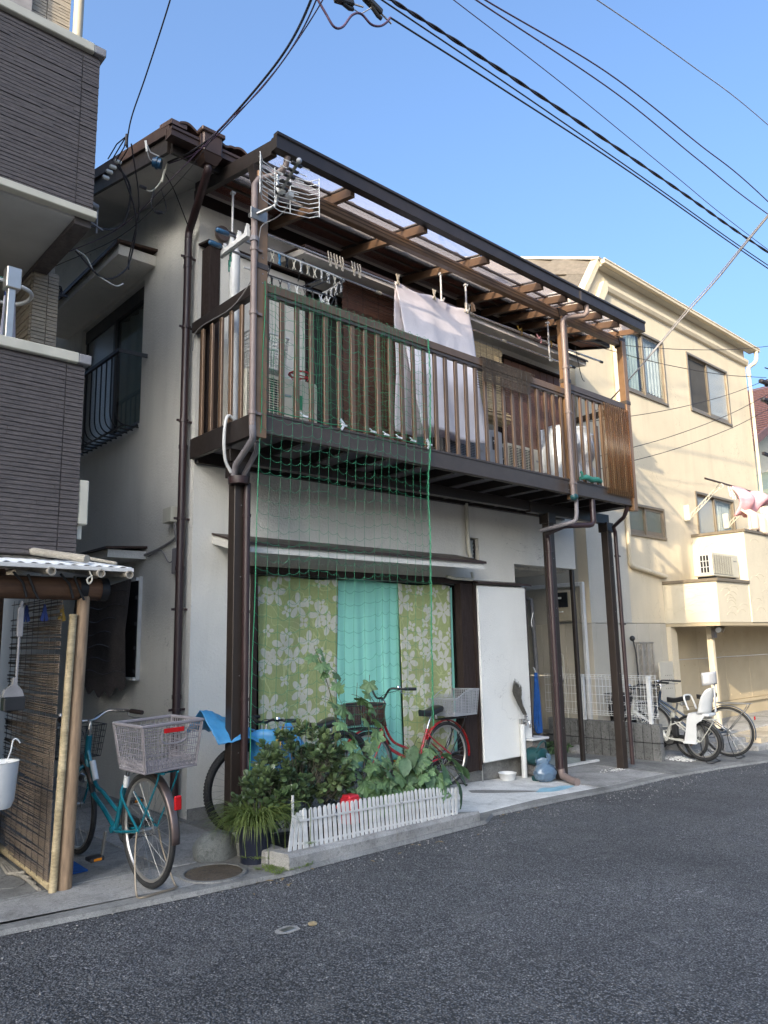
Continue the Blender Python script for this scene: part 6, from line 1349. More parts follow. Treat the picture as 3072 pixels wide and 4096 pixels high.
for (x, y, h) in ((2.90,4.52,.22),(3.02,4.50,.20),(3.08,4.46,.27),(2.86,4.60,.2),(3.2,4.34,.33),(2.96,4.48,.16)):
    z0 = .05 if x < 3.15 else .12; mb2 = MB(); mb.tube(bez([(2.965,4.60,.28),((x+2.965)/2,(y+4.6)/2,.36),(x,y,h+.05),(x+.01,y-.01,z0)], 4), .0022, 4)
    for k in range(12): a = k*.53; blade(mb, Vector((x+.01,y-.01,z0)), a, .07, .6, .0028, .9)
for k in range(70):
    x, y = 2.88+rr.random()*.32, 4.26+rr.random()*.22-.0; x -= .1*(y-4.26); 
    for q in range(5): blade(mb, Vector((x, y, .005)), rr.uniform(0,6.28), rr.uniform(.03,.07), .9, .003, .8)
part('runners', mb, M['leaf_grass'], sp, True, kind='stuff')

# cucumber vine on the net, aubergine on the right
def lobed(seed, n=5, teeth=True):
    rr = random.Random(seed); mb = MB(); pts = []; m_ = 40
    for i in range(m_+1):
        a = -math.pi*.5+2*math.pi*i/m_; lob = 1-abs(((a-math.pi/2)*n/(2*math.pi)) % 1-.5)*2; lob = abs(1-lob)**1.3; r_ = .38+.22*lob+(.03*math.sin(i*2.9) if teeth else .01*math.sin(i*2))
        notch = math.exp(-((a+math.pi/2)/.28)**2)+math.exp(-((a-1.5*math.pi)/.28)**2); r_ *= 1-.62*notch; pts.append((r_*math.cos(a)*1.05, .36+r_*math.sin(a)))
    def Z(x, y): return -.30*(x*x+(y-.36)**2)-.10*abs(x)+.03*math.sin(x*9+seed)*math.cos(y*8)+.035*math.cos(math.atan2(y-.2, x)*10)*min(1, 2*math.hypot(x, y-.2))
    vs = [(0, .18, Z(0,.18)+.02)]+[(x*.55, .18+(y-.18)*.55, Z(x*.55, .18+(y-.18)*.55)+.012*math.sin(i*1.9)) for i, (x, y) in enumerate(pts[:-1])]+[(x, y, Z(x, y)) for x, y in pts[:-1]]
    fs = [(0, 1+i, 1+(i+1) % m_) for i in range(m_)]+[(1+i, 1+m_+i, 1+m_+(i+1) % m_, 1+(i+1) % m_) for i in range(m_)]
    mb.add(vs, fs); return mb
def ovate(seed):
    mb = MB(); vs = []; n = 10
    for i in range(n+1):
        t = i/n; w = .36*math.sin(math.pi*min(1, t*1.02))**.75*(1-.25*t)+(.02*math.sin(i*2.3+seed) if 0 < i < n else 0); z = -.35*t*t+.12*t
        vs += [(-w, t, z+.03), (-w*.5, t, z-.02+.02*math.sin(i*2)), (0, t, z+.02), (w*.5, t, z-.02-.02*math.sin(i*2)), (w, t, z+.03)]
    mb.add(vs, [(i*5+k, i*5+k+1, (i+1)*5+k+1, (i+1)*5+k) for i in range(n) for k in range(4)]); return mb
def petiole(): mb = MB(); mb.tube([(0,-.55,-.25),(0,-.2,-.06),(0,.16,.0)], .018, 4); return make_mesh('petiole', mb, M['stem'], True)
lm = [make_mesh('leaf', lobed(s_), M['leaf_vine'], True) for s_ in (1, 2, 3)]; om = [make_mesh('leaf', ovate(s_), M['leaf_egg'], True) for s_ in (1, 2)]; pm_ = petiole()
vn = thing('cucumber_vine', 'climbing cucumber vine with broad lobed leaves reaching up the green net', 'plant', (3.95, 4.85, .05))
rr = random.Random(33)
stems = [bez([(3.95,4.80,.05),(3.93,4.84,.5),(3.86,4.86,.85),(3.80,4.88,1.1),(3.72,4.88,1.30),(3.66,4.88,1.42)], 8), bez([(4.05,4.80,.05),(4.10,4.82,.45),(4.18,4.84,.75),(4.08,4.86,.95),(4.10,4.88,1.12)], 8), bez([(4.1,4.78,.05),(4.25,4.76,.35),(4.45,4.74,.5),(4.6,4.74,.55)], 8), bez([(4.2,4.75,.0),(4.35,4.72,.25),(4.5,4.70,.36),(4.75,4.7,.36)], 8)]
mb = MB()
for s_ in stems: mb.tube(s_, [.006-.004*i/len(s_) for i in range(len(s_))], 5)
for i in range(12): x = 3.9+i*.09; mb.tube([(x, 4.80+rr.uniform(-.05,.05), .0), (x+rr.uniform(-.05,.05), 4.82, .35+rr.random()*.2)], .0035, 4)
part('stem', mb, M['stem'], vn, True, kind='stuff')
def addleaf(t, me, p, size, yawd, tilt):
    d = Vector((math.cos(yawd), math.sin(yawd), 0)); Mx = Matrix.Translation(Vector(p)) @ Matrix.Rotation(yawd-math.pi/2, 4, 'Z') @ Matrix.Rotation(tilt, 4, 'X') @ Matrix.Rotation(rr.uniform(-.35,.35), 4, 'Y') @ Matrix.Scale(size, 4)
    put('leaf', me, t, None, M=Mx); put('petiole', pm_, t, None, M=Mx)
for si, s_ in enumerate(stems):
    n = len(s_)
    for i in range(3 if si == 0 else 2, n, 2 if si < 2 else 1):
        p = s_[i]; hgt = (p.z/1.4) if si == 0 else .4; sz = rr.uniform(.10,.15)*(1-.45*max(0, hgt-.35))
        if si == 0 and i > n-4: sz = .06
        addleaf(vn, rr.choice(lm), p+Vector((rr.uniform(-.06,.08), rr.uniform(-.10,-.02), rr.uniform(-.03,.05))), sz, rr.choice((-1.57,-2.2,-.9,-2.8,-.3))+rr.uniform(-.3,.3), R(rr.uniform(-75,-35)))
for i in range(96):
    x = 3.85+rr.random()*.95; z = .16+rr.random()*.50*(1-.55*(x-3.85)); y = 4.62+rr.random()*.25
    addleaf(vn, rr.choice(lm), (x, y, z), rr.uniform(.08,.16), -1.57+rr.uniform(-1.2,1.2), R(rr.uniform(-80,-25)))
eg = thing('aubergine_plant', 'aubergine plant with large plain leaves at the right end of the flower bed', 'plant', (4.75, 4.78, 0))
mb = MB(); mb.tube(bez([(4.75,4.80,-.02),(4.77,4.78,.2),(4.80,4.76,.42)], 5), .008, 6)
for q in ((4.5,4.72,.42),(5.05,4.74,.42),(4.65,4.65,.5),(4.95,4.66,.30)): mb.tube([(4.77,4.78,.2), tuple((a+b)/2+.02 for a, b in zip((4.77,4.78,.2), q)), q], .005, 5)
part('stem', mb, M['stem'], eg, True, kind='stuff')
for (x, y, z, s_, a, tl) in ((4.52,4.66,.60,.20,-2.6,-50),(4.68,4.64,.58,.17,-.9,-40),(4.80,4.62,.42,.27,-1.4,-70),(4.92,4.66,.46,.19,-.5,-35),(5.02,4.68,.38,.20,-.2,-30),(4.96,4.60,.26,.22,-1.0,-72),(4.86,4.66,.50,.14,.2,-25),(4.62,4.62,.40,.18,-1.9,-60),(5.0,4.62,.33,.13,-.8,-50),(4.90,4.70,.34,.15,-1.6,-60),(4.72,4.60,.30,.19,-1.7,-65),(4.40,4.64,.52,.17,-2.4,-50)): addleaf(eg, rr.choice(om), (x, y, z), s_, a, R(tl))
# red toy can behind the fence
rc = thing('red_watering_can', 'small red plastic watering can behind the picket fence', 'watering can', (3.78, 4.60, .05))
mb = MB(); mb.lathe([(0,0),(.075,0),(.085,.13),(.078,.17),(.06,.175)], (3.80, 4.62, .12), 18); part('body', mb, M['red_plastic'], rc, True)
mb = MB(); mb.bar((3.80,4.57,.29),(3.80,4.67,.29), .10, .055, (0,0,1), .01); part('hood', mb, M['red_plastic'], rc); mb = MB(); mb.tube([(3.74,4.60,.18),(3.64,4.58,.26)], [.02,.014], 8); part('spout', mb, M['red_plastic'], rc, True)
# boulder
mb = MB(); mb.sphere((2.83, 4.92, .045), .15, 28, 18, (1.05, .85, .95), lambda d: 1+.14*noise.noise(d*1.6+Vector((3,1,2)))+.035*noise.noise(d*6)); single('boulder', mb, M['rock'], 'rounded grey boulder at the house corner beside the dark pot', 'boulder', True)
# manhole
mh = thing('manhole_cover', 'round rusty manhole cover set in the concrete beside the boulder', 'manhole cover', (2.62, 4.57, .012))
mb = MB(); mb.lathe([(.185,.0),(.185,.010),(.21,.010),(.215,.0)], (2.62, 4.57, .010), 40); part('ring', mb, M['concrete_dark'], mh, True)
mb = MB(); mb.lathe([(0,.006),(.06,.007),(.12,.006),(.178,.006),(.180,-.01)], (2.62, 4.57, .010), 40); part('lid', mb, M['iron'], mh, True)

# ---------------------------------------------------------------- garden net
gn = thing('garden_net', 'green string net hanging from the balcony rail down to the flower bed', 'net', (4.1, 4.88, 4.35))
rr = random.Random(77); NX, x0, x1 = 19, 3.19, 5.07; ztop = 4.375; zbot = .35; NZ = 36
nodes = {}
for j in range(NZ+1):
    v = j/NZ; z = ztop-(ztop-zbot)*v
    for i in range(NX+1):
        u = i/NX; x = x0+(x1-x0)*u-.10*v*(1-u*.2)+.016*noise.noise(Vector((u*3, v*4, 5)))*2
        x += .05*math.exp(-((u-.62)/.05)**2)*v - .05*math.exp(-((u-.78)/.05)**2)*v
        y = 4.895+.010*noise.noise(Vector((u*7, v*9, 2))) if z < 4.30 else 4.90
        sag = -.028*math.sin(u*math.pi*5)*(.3+v)-.02*abs(math.sin(u*math.pi*2.5))+.014*noise.noise(Vector((i*.9, j*.8, 9)))
        if z < 3.1: y += .02
        nodes[i, j] = Vector((x, y, z+sag*(0 if j == 0 else 1)))
mb = MB(); T_ = .0015
for i in range(NX+1):
    mb.tube([nodes[i, j]+Vector((.003*noise.noise(Vector((i, j*1.3, 0))), 0, 0)) for j in range(NZ+1)], T_, 3, caps=False)
mbh = MB()
for j in range(NZ+1):
    pts = []
    for i in range(NX):
        a, b = nodes[i, j], nodes[i+1, j]; s_ = rr.uniform(.010, .034)
        for k in range(4): t = k/4; pts.append(a.lerp(b, t)-Vector((0, 0, s_*4*t*(1-t))))
    pts.append(nodes[NX, j]); mbh.tube(pts, T_, 3, caps=False)
part('vertical_cords', mb, M['net_green'], gn, kind='stuff'); part('horizontal_cords', mbh, M['net_green'], gn, kind='stuff')
mb = MB()      # the slack second layer tangled over the railing
for q in range(22):
    x = x0+.05+rr.random()*(x1-x0-.1); pts = [(x+.03*noise.noise(Vector((q, z*2.1, 3))), 4.90+.012*rr.random(), 4.36-z) for z in [k*.07 for k in range(15)]]; mb.tube(pts, T_, 3, caps=False)
for q in range(11):
    z = 4.28-q*.095; pts = [(x0+.04+k*.045, 4.902, z+.020*math.sin(k*1.1+q)+.014*noise.noise(Vector((k*.7, q, 1)))) for k in range(41)]; mb.tube(pts, T_, 3, caps=False)
for q in range(19):
    x = x0+.05+q*.1; mb.tube(bez([(x, 4.912, 4.32), (x+.01, 4.905, 4.39), (x+.02, 4.95, 4.395), (x+.04, 4.99, 4.34), (x+.05, 4.95, 4.30)], 3), T_, 3)
part('slack_layer', mb, M['net_green'], gn, kind='stuff')
mb = MB(); pts = [nodes[NX, j]+Vector((.012, -.004, 0)) for j in range(NZ-2)]
mb.tube([p+Vector((.003*math.sin(k*2.1), .003*math.cos(k*2.1), 0)) for k, p in enumerate([pts[i//4].lerp(pts[min(i//4+1, len(pts)-1)], (i % 4)/4) for i in range(len(pts)*4-4)])], .006, 6); part('border_rope', mb, M['net_green'], gn, True)
mb = MB(); mb.tube([nodes[0, j]+Vector((-.004, -.003, 0)) for j in range(NZ)], .004, 5); part('border_rope', mb, M['net_green'], gn, True)
mb = MB(); mb.tube([(3.23+k*.09, 4.917, 3.295+.006*math.sin(k*1.7)) for k in range(21)], .0045, 5); part('hem_rope', mb, M['net_green'], gn, True)
for n_, x in enumerate((3.60, 4.02, 4.36, 4.52, 4.68, 4.86, 5.08)):
    mb = MB(); mb.bar((x-.03, 4.915, 3.31), (x+.03, 4.915, 3.305), .02, .018, (0,0,1), .003); mb.bar((x-.05, 4.91, 3.33), (x-.01, 4.912, 3.31), .006, .01)
    if n_ in (1, 6): mb.bar((x-.05, 4.905, 3.35), (x, 4.91, 3.31), .004, .025); mb.bar((x, 4.91, 3.31), (x-.04, 4.905, 3.26), .004, .02)
    t_ = single('cloth_tie', mb, M['rope_white'], ('leftmost white cloth tie on the balcony beam, next to the corner post','ragged white tie second from the left on the balcony beam','third white tie from the left on the balcony beam','middle white tie of the row on the balcony beam','third white tie from the right on the balcony beam','second white tie from the right on the balcony beam','loose white knotted tie at the thick green border rope')[n_], 'tie', group='white ties holding the green net')
# ---------------------------------------------------------------- things on the balcony and hanging under the canopy
for nm, lab, a, b_, r_, mt in (('laundry_pole', 'upper steel laundry pole under the canopy carrying the lilac towel', (3.45,5.50,5.20), (9.25,5.50,5.33), .014, 'chrome'), ('laundry_pole', 'lower steel laundry pole under the canopy carrying the peg frames', (3.3,5.62,5.15), (8.72,5.62,5.16), .014, 'chrome')):
    mb = MB(); a, b_ = Vector(a), Vector(b_); mb.tube([a.lerp(b_, i/24)-Vector((0,0,.02*math.sin(i/24*math.pi))) for i in range(25)], r_, 8); t = single(nm, mb, M[mt], lab, 'pole', True)
    for u in (0, .33, .52, .72, .9, 1): mb = MB(); p = a.lerp(b_, u)-Vector((0,0,.02*math.sin(u*math.pi))); mb.tube([p-Vector((.035,0,0)), p+Vector((.035,0,0))], .018, 8); part('joint_sleeve', mb, M['black_plastic'] if u in (0, 1) else M['ivory'], t, True)
for x, y, lab in ((3.30,5.62,'white hanging rod under the canopy beside the left post'), (5.86,5.42,'left white hanger rod above the lilac towel'), (6.28,5.42,'right white hanger rod above the lilac towel'), (7.92,5.45,'thin hanger rod right of the middle post')):
    mb = MB(); zt = zc(y)-.08 if x > 3.4 else 5.56; zb = 5.20 if x > 3.4 else 5.02
    if x > 7: zb = 5.0
    mb.tube([(x,y,zt), (x,y,zb)], .011, 8); mb.tube([(x,y,zb+.02),(x,y-.03,zb-.01),(x,y-.05,zb+.02)], .009, 6); mb.box(x-.02,y-.02,zt-.01,x+.02,y+.02,zt+.01); single('hanger_rod', mb, M['white_plastic'], lab, 'rod', True)
# towel: a long double-hung sheet
tw = thing('lilac_towel', 'pale lilac towel folded over the laundry pole and hanging behind the railing', 'towel', (5.8, 5.4, 3.6))
def tf(z0, xl0, xr0, xl1, xr1, y0, y1, seed, amp):
    def f(u, v):
        zt = 5.255+.02*u; xl, xr = xl0+(xl1-xl0)*(1-v), xr0+(xr1-xr0)*(1-v); fold = amp*(1-v)**.6*(math.sin(u*11+seed)+.5*math.sin(u*23+seed*2)); zz = z0+(zt-z0)*v+.03*math.sin(u*5+seed)*(1-v)
        return (xl+(xr-xl)*u+.012*math.sin(v*9+seed), y0+(y1-y0)*(1-v)+fold+.004*noise.noise(Vector((u*14, v*14, seed))), zz-.035*math.sin(u*math.pi*2.0)**2*(1 if v > .9 else 0))
    return f
mb = MB(); mb.grid(tf(3.58, 5.22, 6.40, 5.28, 6.28, 5.49, 5.20, 1, .018), 60, 40); part('front_fall', mb, M['towel'], tw, True, thick=.008)
mb = MB(); mb.grid(tf(3.62, 5.23, 6.38, 5.20, 6.30, 5.51, 5.52, 4, .016), 50, 30); part('rear_fall', mb, M['quilt'], tw, True, thick=.006)
mb = MB(); mb.tube([(6.10,5.20,3.62),(6.09,5.19,3.54),(6.10,5.2,3.47)], .008, 5); part('wash_label', mb, M['sticker'], tw)
def peg(x, y, z, mat, parent=None, rz=0, s=1.0, lab=None):
    mb = MB(); c_, s_ = math.cos(rz), math.sin(rz)
    for k in (-1, 1): mb.bar((x+k*.012*c_*s, y+k*.012*s_*s, z-.05*s), (x-k*.006*c_*s, y-k*.006*s_*s, z+.0), .010*s, .005*s, (c_, s_, 0)); mb.bar((x+k*.004*c_*s, y+k*.004*s_*s, z-.0), (x+k*.012*c_*s, y+k*.012*s_*s, z+.022*s), .010*s, .005*s, (c_, s_, 0))
    mb.tube([(x-.006, y, z), (x+.006, y, z)], .006*s, 6)
    return part('peg', mb, M[mat], parent) if parent else single('clothes_peg', mb, M[mat], lab[0], 'peg', group=lab[1])
for i, (x, l_) in enumerate(((5.24, 'large clear peg at the left end of the lilac towel'), (5.80, 'clear peg at the middle of the lilac towel'), (6.33, 'left peg of the pair at the right end of the lilac towel'), (6.38, 'right peg of the pair at the right end of the lilac towel'))): peg(x, 5.47, 5.30, 'ivory', s=1.7, lab=(l_, 'pegs holding the lilac towel'))
mb = MB(); mb.prism([(5.46,5.28),(5.52,5.28),(5.50,5.40),(5.48,5.36)], 'x', 6.47, 6.50); single('wooden_clip', mb, M['wood'], 'small wooden clip on the pole right of the lilac towel', 'clip')
for i, (x, m_, l_) in enumerate(((7.35, 'yellow_thing', 'yellow twist tie on the laundry pole'), (7.75, 'pink_cloth', 'pink tie on the laundry pole left of the middle post'), (7.98, 'yellow_thing', 'yellow tie on the laundry pole close to the middle post'))):
    mb = MB(); mb.tube(bez([(x-.04,5.48,5.33),(x-.01,5.47,5.27),(x+.02,5.47,5.31),(x+.05,5.48,5.25),(x+.03,5.48,5.22)], 4), .007, 5); single('twist_tie', mb, M[m_], l_, 'tie', True)
# five big clear pegs on the upper pole
for i in range(5):
    mb = MB(); x = 4.32+i*.075+(.08 if i > 2 else 0); mb.tube(bez([(x-.012,5.49,5.28),(x-.018,5.47,5.20),(x,5.47,5.15)], 4), .007, 6); mb.tube(bez([(x+.02,5.49,5.28),(x+.016,5.47,5.20),(x,5.47,5.14)], 4), .007, 6); mb.lathe([(0,-.004),(.016,-.004),(.016,.004),(0,.004)], (x, 5.468, 5.13), 10, 'y')
    single('hook_peg', mb, M['ivory'], ('%s clear hooked peg of the five on the upper laundry pole' % ('leftmost','second','middle','fourth','rightmost')[i]), 'peg', True, group='hooked pegs in a row on the upper pole')
# peg frames
pf1 = thing('peg_hanger', 'white rounded peg frame with two rows of pegs under the left end of the canopy', 'drying frame', (3.85, 5.30, 4.6))
mb = MB(); mb.tube(bez([(3.40,5.20,4.865),(4.22,5.22,4.87),(4.29,5.30,4.865),(4.28,5.52,4.85),(4.2,5.58,4.85),(3.4,5.58,4.845)], 6), .010, 6); part('frame_bar', mb, M['white_plastic'], pf1, True)
mb = MB()
for (a, b_) in (((3.42,5.22,4.86),(3.85,5.30,4.93)),((4.24,5.24,4.86),(3.85,5.30,4.93)),((3.95,5.5,4.85),(3.85,5.30,4.93))): mb.tube([a, b_], .004, 4)
mb.tube([(3.85,5.30,4.93),(3.86,5.30,4.97),(3.88,5.30,4.955)], .006, 5); part('hanging_cord', mb, M['black_plastic'], pf1)
rr = random.Random(5)
for i in range(11): peg(3.46+i*.078, 5.205, 4.83-.0*i, ('white_plastic','ivory','tarp','white_plastic','ivory','black_plastic')[rr.randrange(6)], pf1, rr.uniform(-.9,.9), 1.35)
for i in range(4): peg(4.28, 5.26+i*.075, 4.82, 'white_plastic', pf1, rr.uniform(.8,2.2), 1.35)
pf2 = thing('peg_hanger', 'black lower peg frame hanging on folding arms behind the left railing', 'drying frame', (3.75, 5.20, 4.45))
mb = MB(); mb.tube([(3.34,5.12,4.575),(4.12,5.13,4.59),(4.20,5.22,4.59),(4.18,5.42,4.58),(3.36,5.42,4.57)], .007, 6); mb.tube([(3.72,5.12,4.58),(4.05,5.14,4.80)], .005, 5); mb.tube([(3.78,5.16,4.58),(4.10,5.18,4.80)], .005, 5); mb.tube([(4.18,5.3,4.59),(4.28,5.25,4.85)], .005, 5); mb.tube([(3.4,5.2,4.57),(3.5,5.25,4.85)], .005, 5); part('frame_bar', mb, M['black_plastic'], pf2, True)
for i in range(9): peg(3.40+i*.088, 5.12, 4.54, ('black_plastic','black_plastic','silver_plastic','white_plastic')[i % 4], pf2, rr.uniform(-.9,.9), 1.25)
for i in range(6): peg(4.02+i*.032, 5.20+.03*i, 4.56, ('white_plastic','silver_plastic')[i % 2], pf2, rr.uniform(.3,2.2), 1.35)
pf3 = thing('peg_ring', 'small green peg hanger beside the left corner post', 'drying frame', (3.10, 5.3, 4.7))
mb = MB(); mb.tube(bez([(3.16,5.22,4.85),(3.12,5.25,4.80),(3.10,5.3,4.76),(3.16,5.4,4.74)], 4), .005, 5); part('frame_bar', mb, M['ivory'], pf3)
for i in range(3): peg(3.08+.02*i, 5.26+.05*i, 4.73-.02*i, 'teal_glove', pf3, 1.0, 1.3)
# stepped white pole holder on the pipe with two poles' blue-capped ends
ph = thing('pole_holder', 'white toothed pole holder clamped across the left canopy pipe', 'bracket', (3.05, 5.0, 4.7))
mb = MB(); mb.prism([(4.93,4.735),(5.34,4.735),(5.34,4.77),(5.30,4.83),(5.28,4.775),(5.22,4.775),(5.19,4.84),(5.16,4.775),(5.10,4.775),(5.07,4.845),(5.04,4.775),(4.98,4.775),(4.94,4.85),(4.93,4.78)], 'x', 3.03, 3.06); part('toothed_rail', mb, M['white_plastic'], ph)
mb = MB(); mb.bar((3.045,4.93,4.725),(3.045,5.36,4.725), .022, .018, (0,0,1)); part('lower_rail', mb, M['steel'], ph)
mb = MB(); mb.tube([(3.075,4.89,4.68),(3.075,4.89,4.72)], .036, 10); part('clamp', mb, M['grey_plastic'], ph)
for y, z, lab in ((5.20,4.86,'upper blue capped pole end resting in the white toothed holder'), (5.32,4.80,'lower blue capped pole end resting in the white toothed holder')):
    mb = MB(); mb.tube([(2.96,y,z),(3.35,y,z-.01)], .012, 8); t = single('pole_end', mb, M['steel'], lab, 'pole', True); mb = MB(); mb.tube([(2.90,y,z),(2.91,y,z),(3.01,y,z),(3.02,y,z)], [.012,.022,.022,.015], 10); part('cap', mb, M['insul_blue'], t, True)
mb = MB(); mb.tube([(3.33,5.62,3.25),(3.33,5.62,4.98)], .048, 14); mb.tube([(3.33,5.62,4.98),(3.33,5.62,5.0),(3.33,5.62,5.06)], [.05,.035,.03], 12); single('duct_cover', mb, M['white_plastic'], 'thick white round pipe cover standing behind the left corner post', 'duct', True)
# outdoor units, heater, basket
a1 = ac_unit('outdoor_unit', 'cream outdoor unit behind the left end of the railing with a laundry basket on top', (3.42, 5.55, 3.22), 0, .52, .30, .66)
bkt = thing('laundry_basket', 'white perforated laundry basket standing on the left outdoor unit', 'basket', (3.62, 5.66, 3.90))
basket(bkt, 'tub', 'white_plastic', -.17, .22, .15, .17, .02, .34, nh=9, nx=12, ny=9, r=.006, rim=.012, flare=.82)
mb = MB(); mb.tube(bez([(3.52,5.55,4.22),(3.54,5.55,4.34),(3.60,5.56,4.38),(3.66,5.57,4.33),(3.68,5.58,4.20)], 4), .008, 6); mb.sphere((3.58,5.60,4.26), .07, 10, 8, (1,.6,.9), lambda d: 1+.3*noise.noise(d*4)); single('black_bag', mb, M['black_plastic'], 'black bag with looped handles poking out of the white laundry basket', 'bag', True)
ht = thing('water_heater', 'cream gas water heater with a green sticker behind the left railing', 'heater', (3.9, 5.6, 3.2))
mb = MB(); mb.box(4.00, 5.60, 3.22, 4.26, 5.86, 3.92, .02); part('casing', mb, M['ivory'], ht); mb = MB(); mb.box(4.02, 5.596, 3.62, 4.07, 5.599, 3.76); part('sticker', mb, M['net_green'], ht)
mb = MB(); mb.lathe([(.006,0),(.010,.004),(.006,.008)], (0,0,0), 6); mb = MB(); mb.tube([(4.06+.11*math.cos(k*.5), 5.62+.10*math.sin(k*.5), 3.975) for k in range(13)][:-1], .010, 6, closed=True); mb.tube([(3.96,5.62,3.97),(4.16,5.62,3.97)], .006, 5)
for k in range(6): mb.tube([(4.06+.11*math.cos(k), 5.62+.10*math.sin(k), 3.975), (4.06+.08*math.cos(k), 5.62+.07*math.sin(k), 3.93)], .004, 4)
single('red_stand', mb, M['red_plastic'], 'red round wire stand lying on the cream water heater', 'stand', True)
ac_unit('outdoor_unit', 'grey-white outdoor unit behind the railing below the lilac towel', (6.0, 5.60, 3.21), 0, .74, .30, .57, mat='silver_plastic')
at_ = thing('tall_outdoor_unit', 'tall pale outdoor unit with a black dotted badge behind the railing', 'air conditioner', (6.86, 5.6, 3.21))
mb = MB(); mb.box(6.80, 5.60, 3.22, 7.06, 5.88, 3.93, .015); part('casing', mb, M['silver_plastic'], at_); mb = MB(); mb.box(6.86, 5.596, 3.68, 6.96, 5.599, 3.84); e = part('badge', mb, M['ink'], at_)
mb = MB()
for r_, n_ in enumerate((3, 2, 1)):
    for q in range(n_): mb.lathe([(0,-.002),(.010,-.002),(.010,0)], (6.91+(q-(n_-1)/2)*.026, 5.5958, 3.79-r_*.026), 8, 'y')
part('dot_emblem', mb, M['sticker'], e)
ac_unit('outdoor_unit', 'cream outdoor unit catching sunlight behind the railing left of the middle post', (7.12, 5.58, 3.21), 0, .70, .30, .60, mat='ivory')
mb = MB(); mb.grid(lambda u, v: (8.20+.62*u+.02*math.sin(v*9), 5.42+.05*math.sin(u*12+v*4)+.03*math.sin(v*15), 3.25+.98*v-.06*abs(2*u-1)**2), 40, 40); mb.grid(lambda u, v: (8.20+.02*math.sin(v*8)+.03*math.sin(u*9), 5.42+.5*u, 3.25+.98*v), 16, 30); single('silver_cover', mb, plain('silver_blue_sheet', (.42,.47,.55), .35, .3, .2, 9, .5, 30), 'silvery sheet cover over goods behind the right end of the railing', 'cover', True, thick=.003)
# bamboo blinds
def blind(name, lab, x0, x1, z0, z1, y, mat, pitch=.018, roll=0.0, wav=.0, cat='blind', lay=.8):
    t = thing(name, lab, cat, ((x0+x1)/2, y, z0)); mb = MB(); n = int((z1-z0)/pitch); rr = random.Random(int(x0*10))
    for i in range(n):
        z = z0+i*pitch; q = rr.uniform(-.002,.002); mb.bar((x0+rr.uniform(-.01,.01), y+q+wav*math.sin(i*.3), z), (x1+rr.uniform(-.01,.01), y+q+wav*math.sin(i*.3+1), z+rr.uniform(-.003,.003)), pitch*lay, .004, (0,1,0))
    part('slats', mb, M[mat], t, kind='stuff'); mb = MB()
    for k in range(5): x = x0+.06+(x1-x0-.12)*k/4; mb.tube([(x, y-.006, z0), (x, y-.006, z1)], .0022, 4)
    part('string', mb, M['black'], t, kind='stuff')
    if roll:
        mb = MB(); c_ = (y-.01, z0-roll)
        for k in range(26): a = k*.55; r_ = roll*(1-.015*k); mb.bar((x0, c_[0]+r_*math.cos(a), c_[1]+r_*math.sin(a)), (x1, c_[0]+r_*math.cos(a), c_[1]+r_*math.sin(a)), .02, .006, (0, math.cos(a), math.sin(a)))
        part('rolled_end', mb, M[mat], t, kind='stuff')
    return t
blind('bamboo_blind', 'red-brown bamboo blind over the upper window left of the lilac towel', 4.74, 5.74, 3.30, 5.30, 5.80, 'reed_brown', .015)
mb = MB(); mb.box(4.70, 5.78, 5.30, 5.78, 5.83, 5.335); single('blind_head', mb, M['wood_dark'], 'dark head rail above the red-brown bamboo blind', 'rail')
blind('bamboo_blind', 'golden brown hanging bamboo blind with a rolled end right of the lilac towel', 6.62, 7.22, 4.22, 5.06, 5.68, 'bamboo', .014, .10)
# reed mat laid over the rail
rm = thing('reed_mat', 'dark brown reed mat laid over the balcony rail right of the towel', 'mat', (6.33, 4.93, 4.1)); mb = MB(); rr = random.Random(41)
for i in range(46):
    t = i/45; y = 4.905 if t < .55 else 4.905+.09*(t-.55)/.2 if t < .75 else 5.0; z = 4.13+.26*t/.55 if t < .55 else 4.395 if t < .75 else 4.39-.3*(t-.75)/.25
    xa, xb = 5.88+rr.uniform(0,.02), 6.84-.16*(1-t)+rr.uniform(-.04,.05); mb.tube([(xa, y-.008-rr.random()*.006, z), ((xa+xb)/2, y-.012, z+rr.uniform(-.006,.006)), (xb, y-.008, z+.006)], .004, 4)
part('reeds', mb, M['reed'], rm, kind='stuff'); mb = MB()
for i in range(9): x = 5.96+i*.085; mb.tube([(x, 4.893, 4.14), (x, 4.893, 4.39), (x, 4.99, 4.40)], .0025, 4)
part('string', mb, M['black'], rm, kind='stuff')
# corrugated panel on the right end of the railing
mb = MB(); mb.grid(lambda u, v: (8.20+.60*u, 4.900+.017*math.sin(u*math.pi*2*13), 3.20+1.17*v), 240, 1); single('corrugated_panel', mb, M['polycarb_wave'], 'bronze corrugated plastic sheet tied to the right end of the railing', 'panel', True, thick=.0015)
mb = MB(); mb.tube([(7.60,4.90,3.305),(7.70,4.885,3.33),(7.82,4.89,3.315),(7.95,4.885,3.33),(8.02,4.89,3.315)], [.02,.032,.035,.034,.026], 10); mb.tube([(7.62,4.89,3.31),(7.60,4.87,3.36),(7.58,4.88,3.38)], .014, 8); single('green_roll', mb, M['teal_glove'], 'rolled teal cloth lying on the right balcony beam', 'cloth', True)

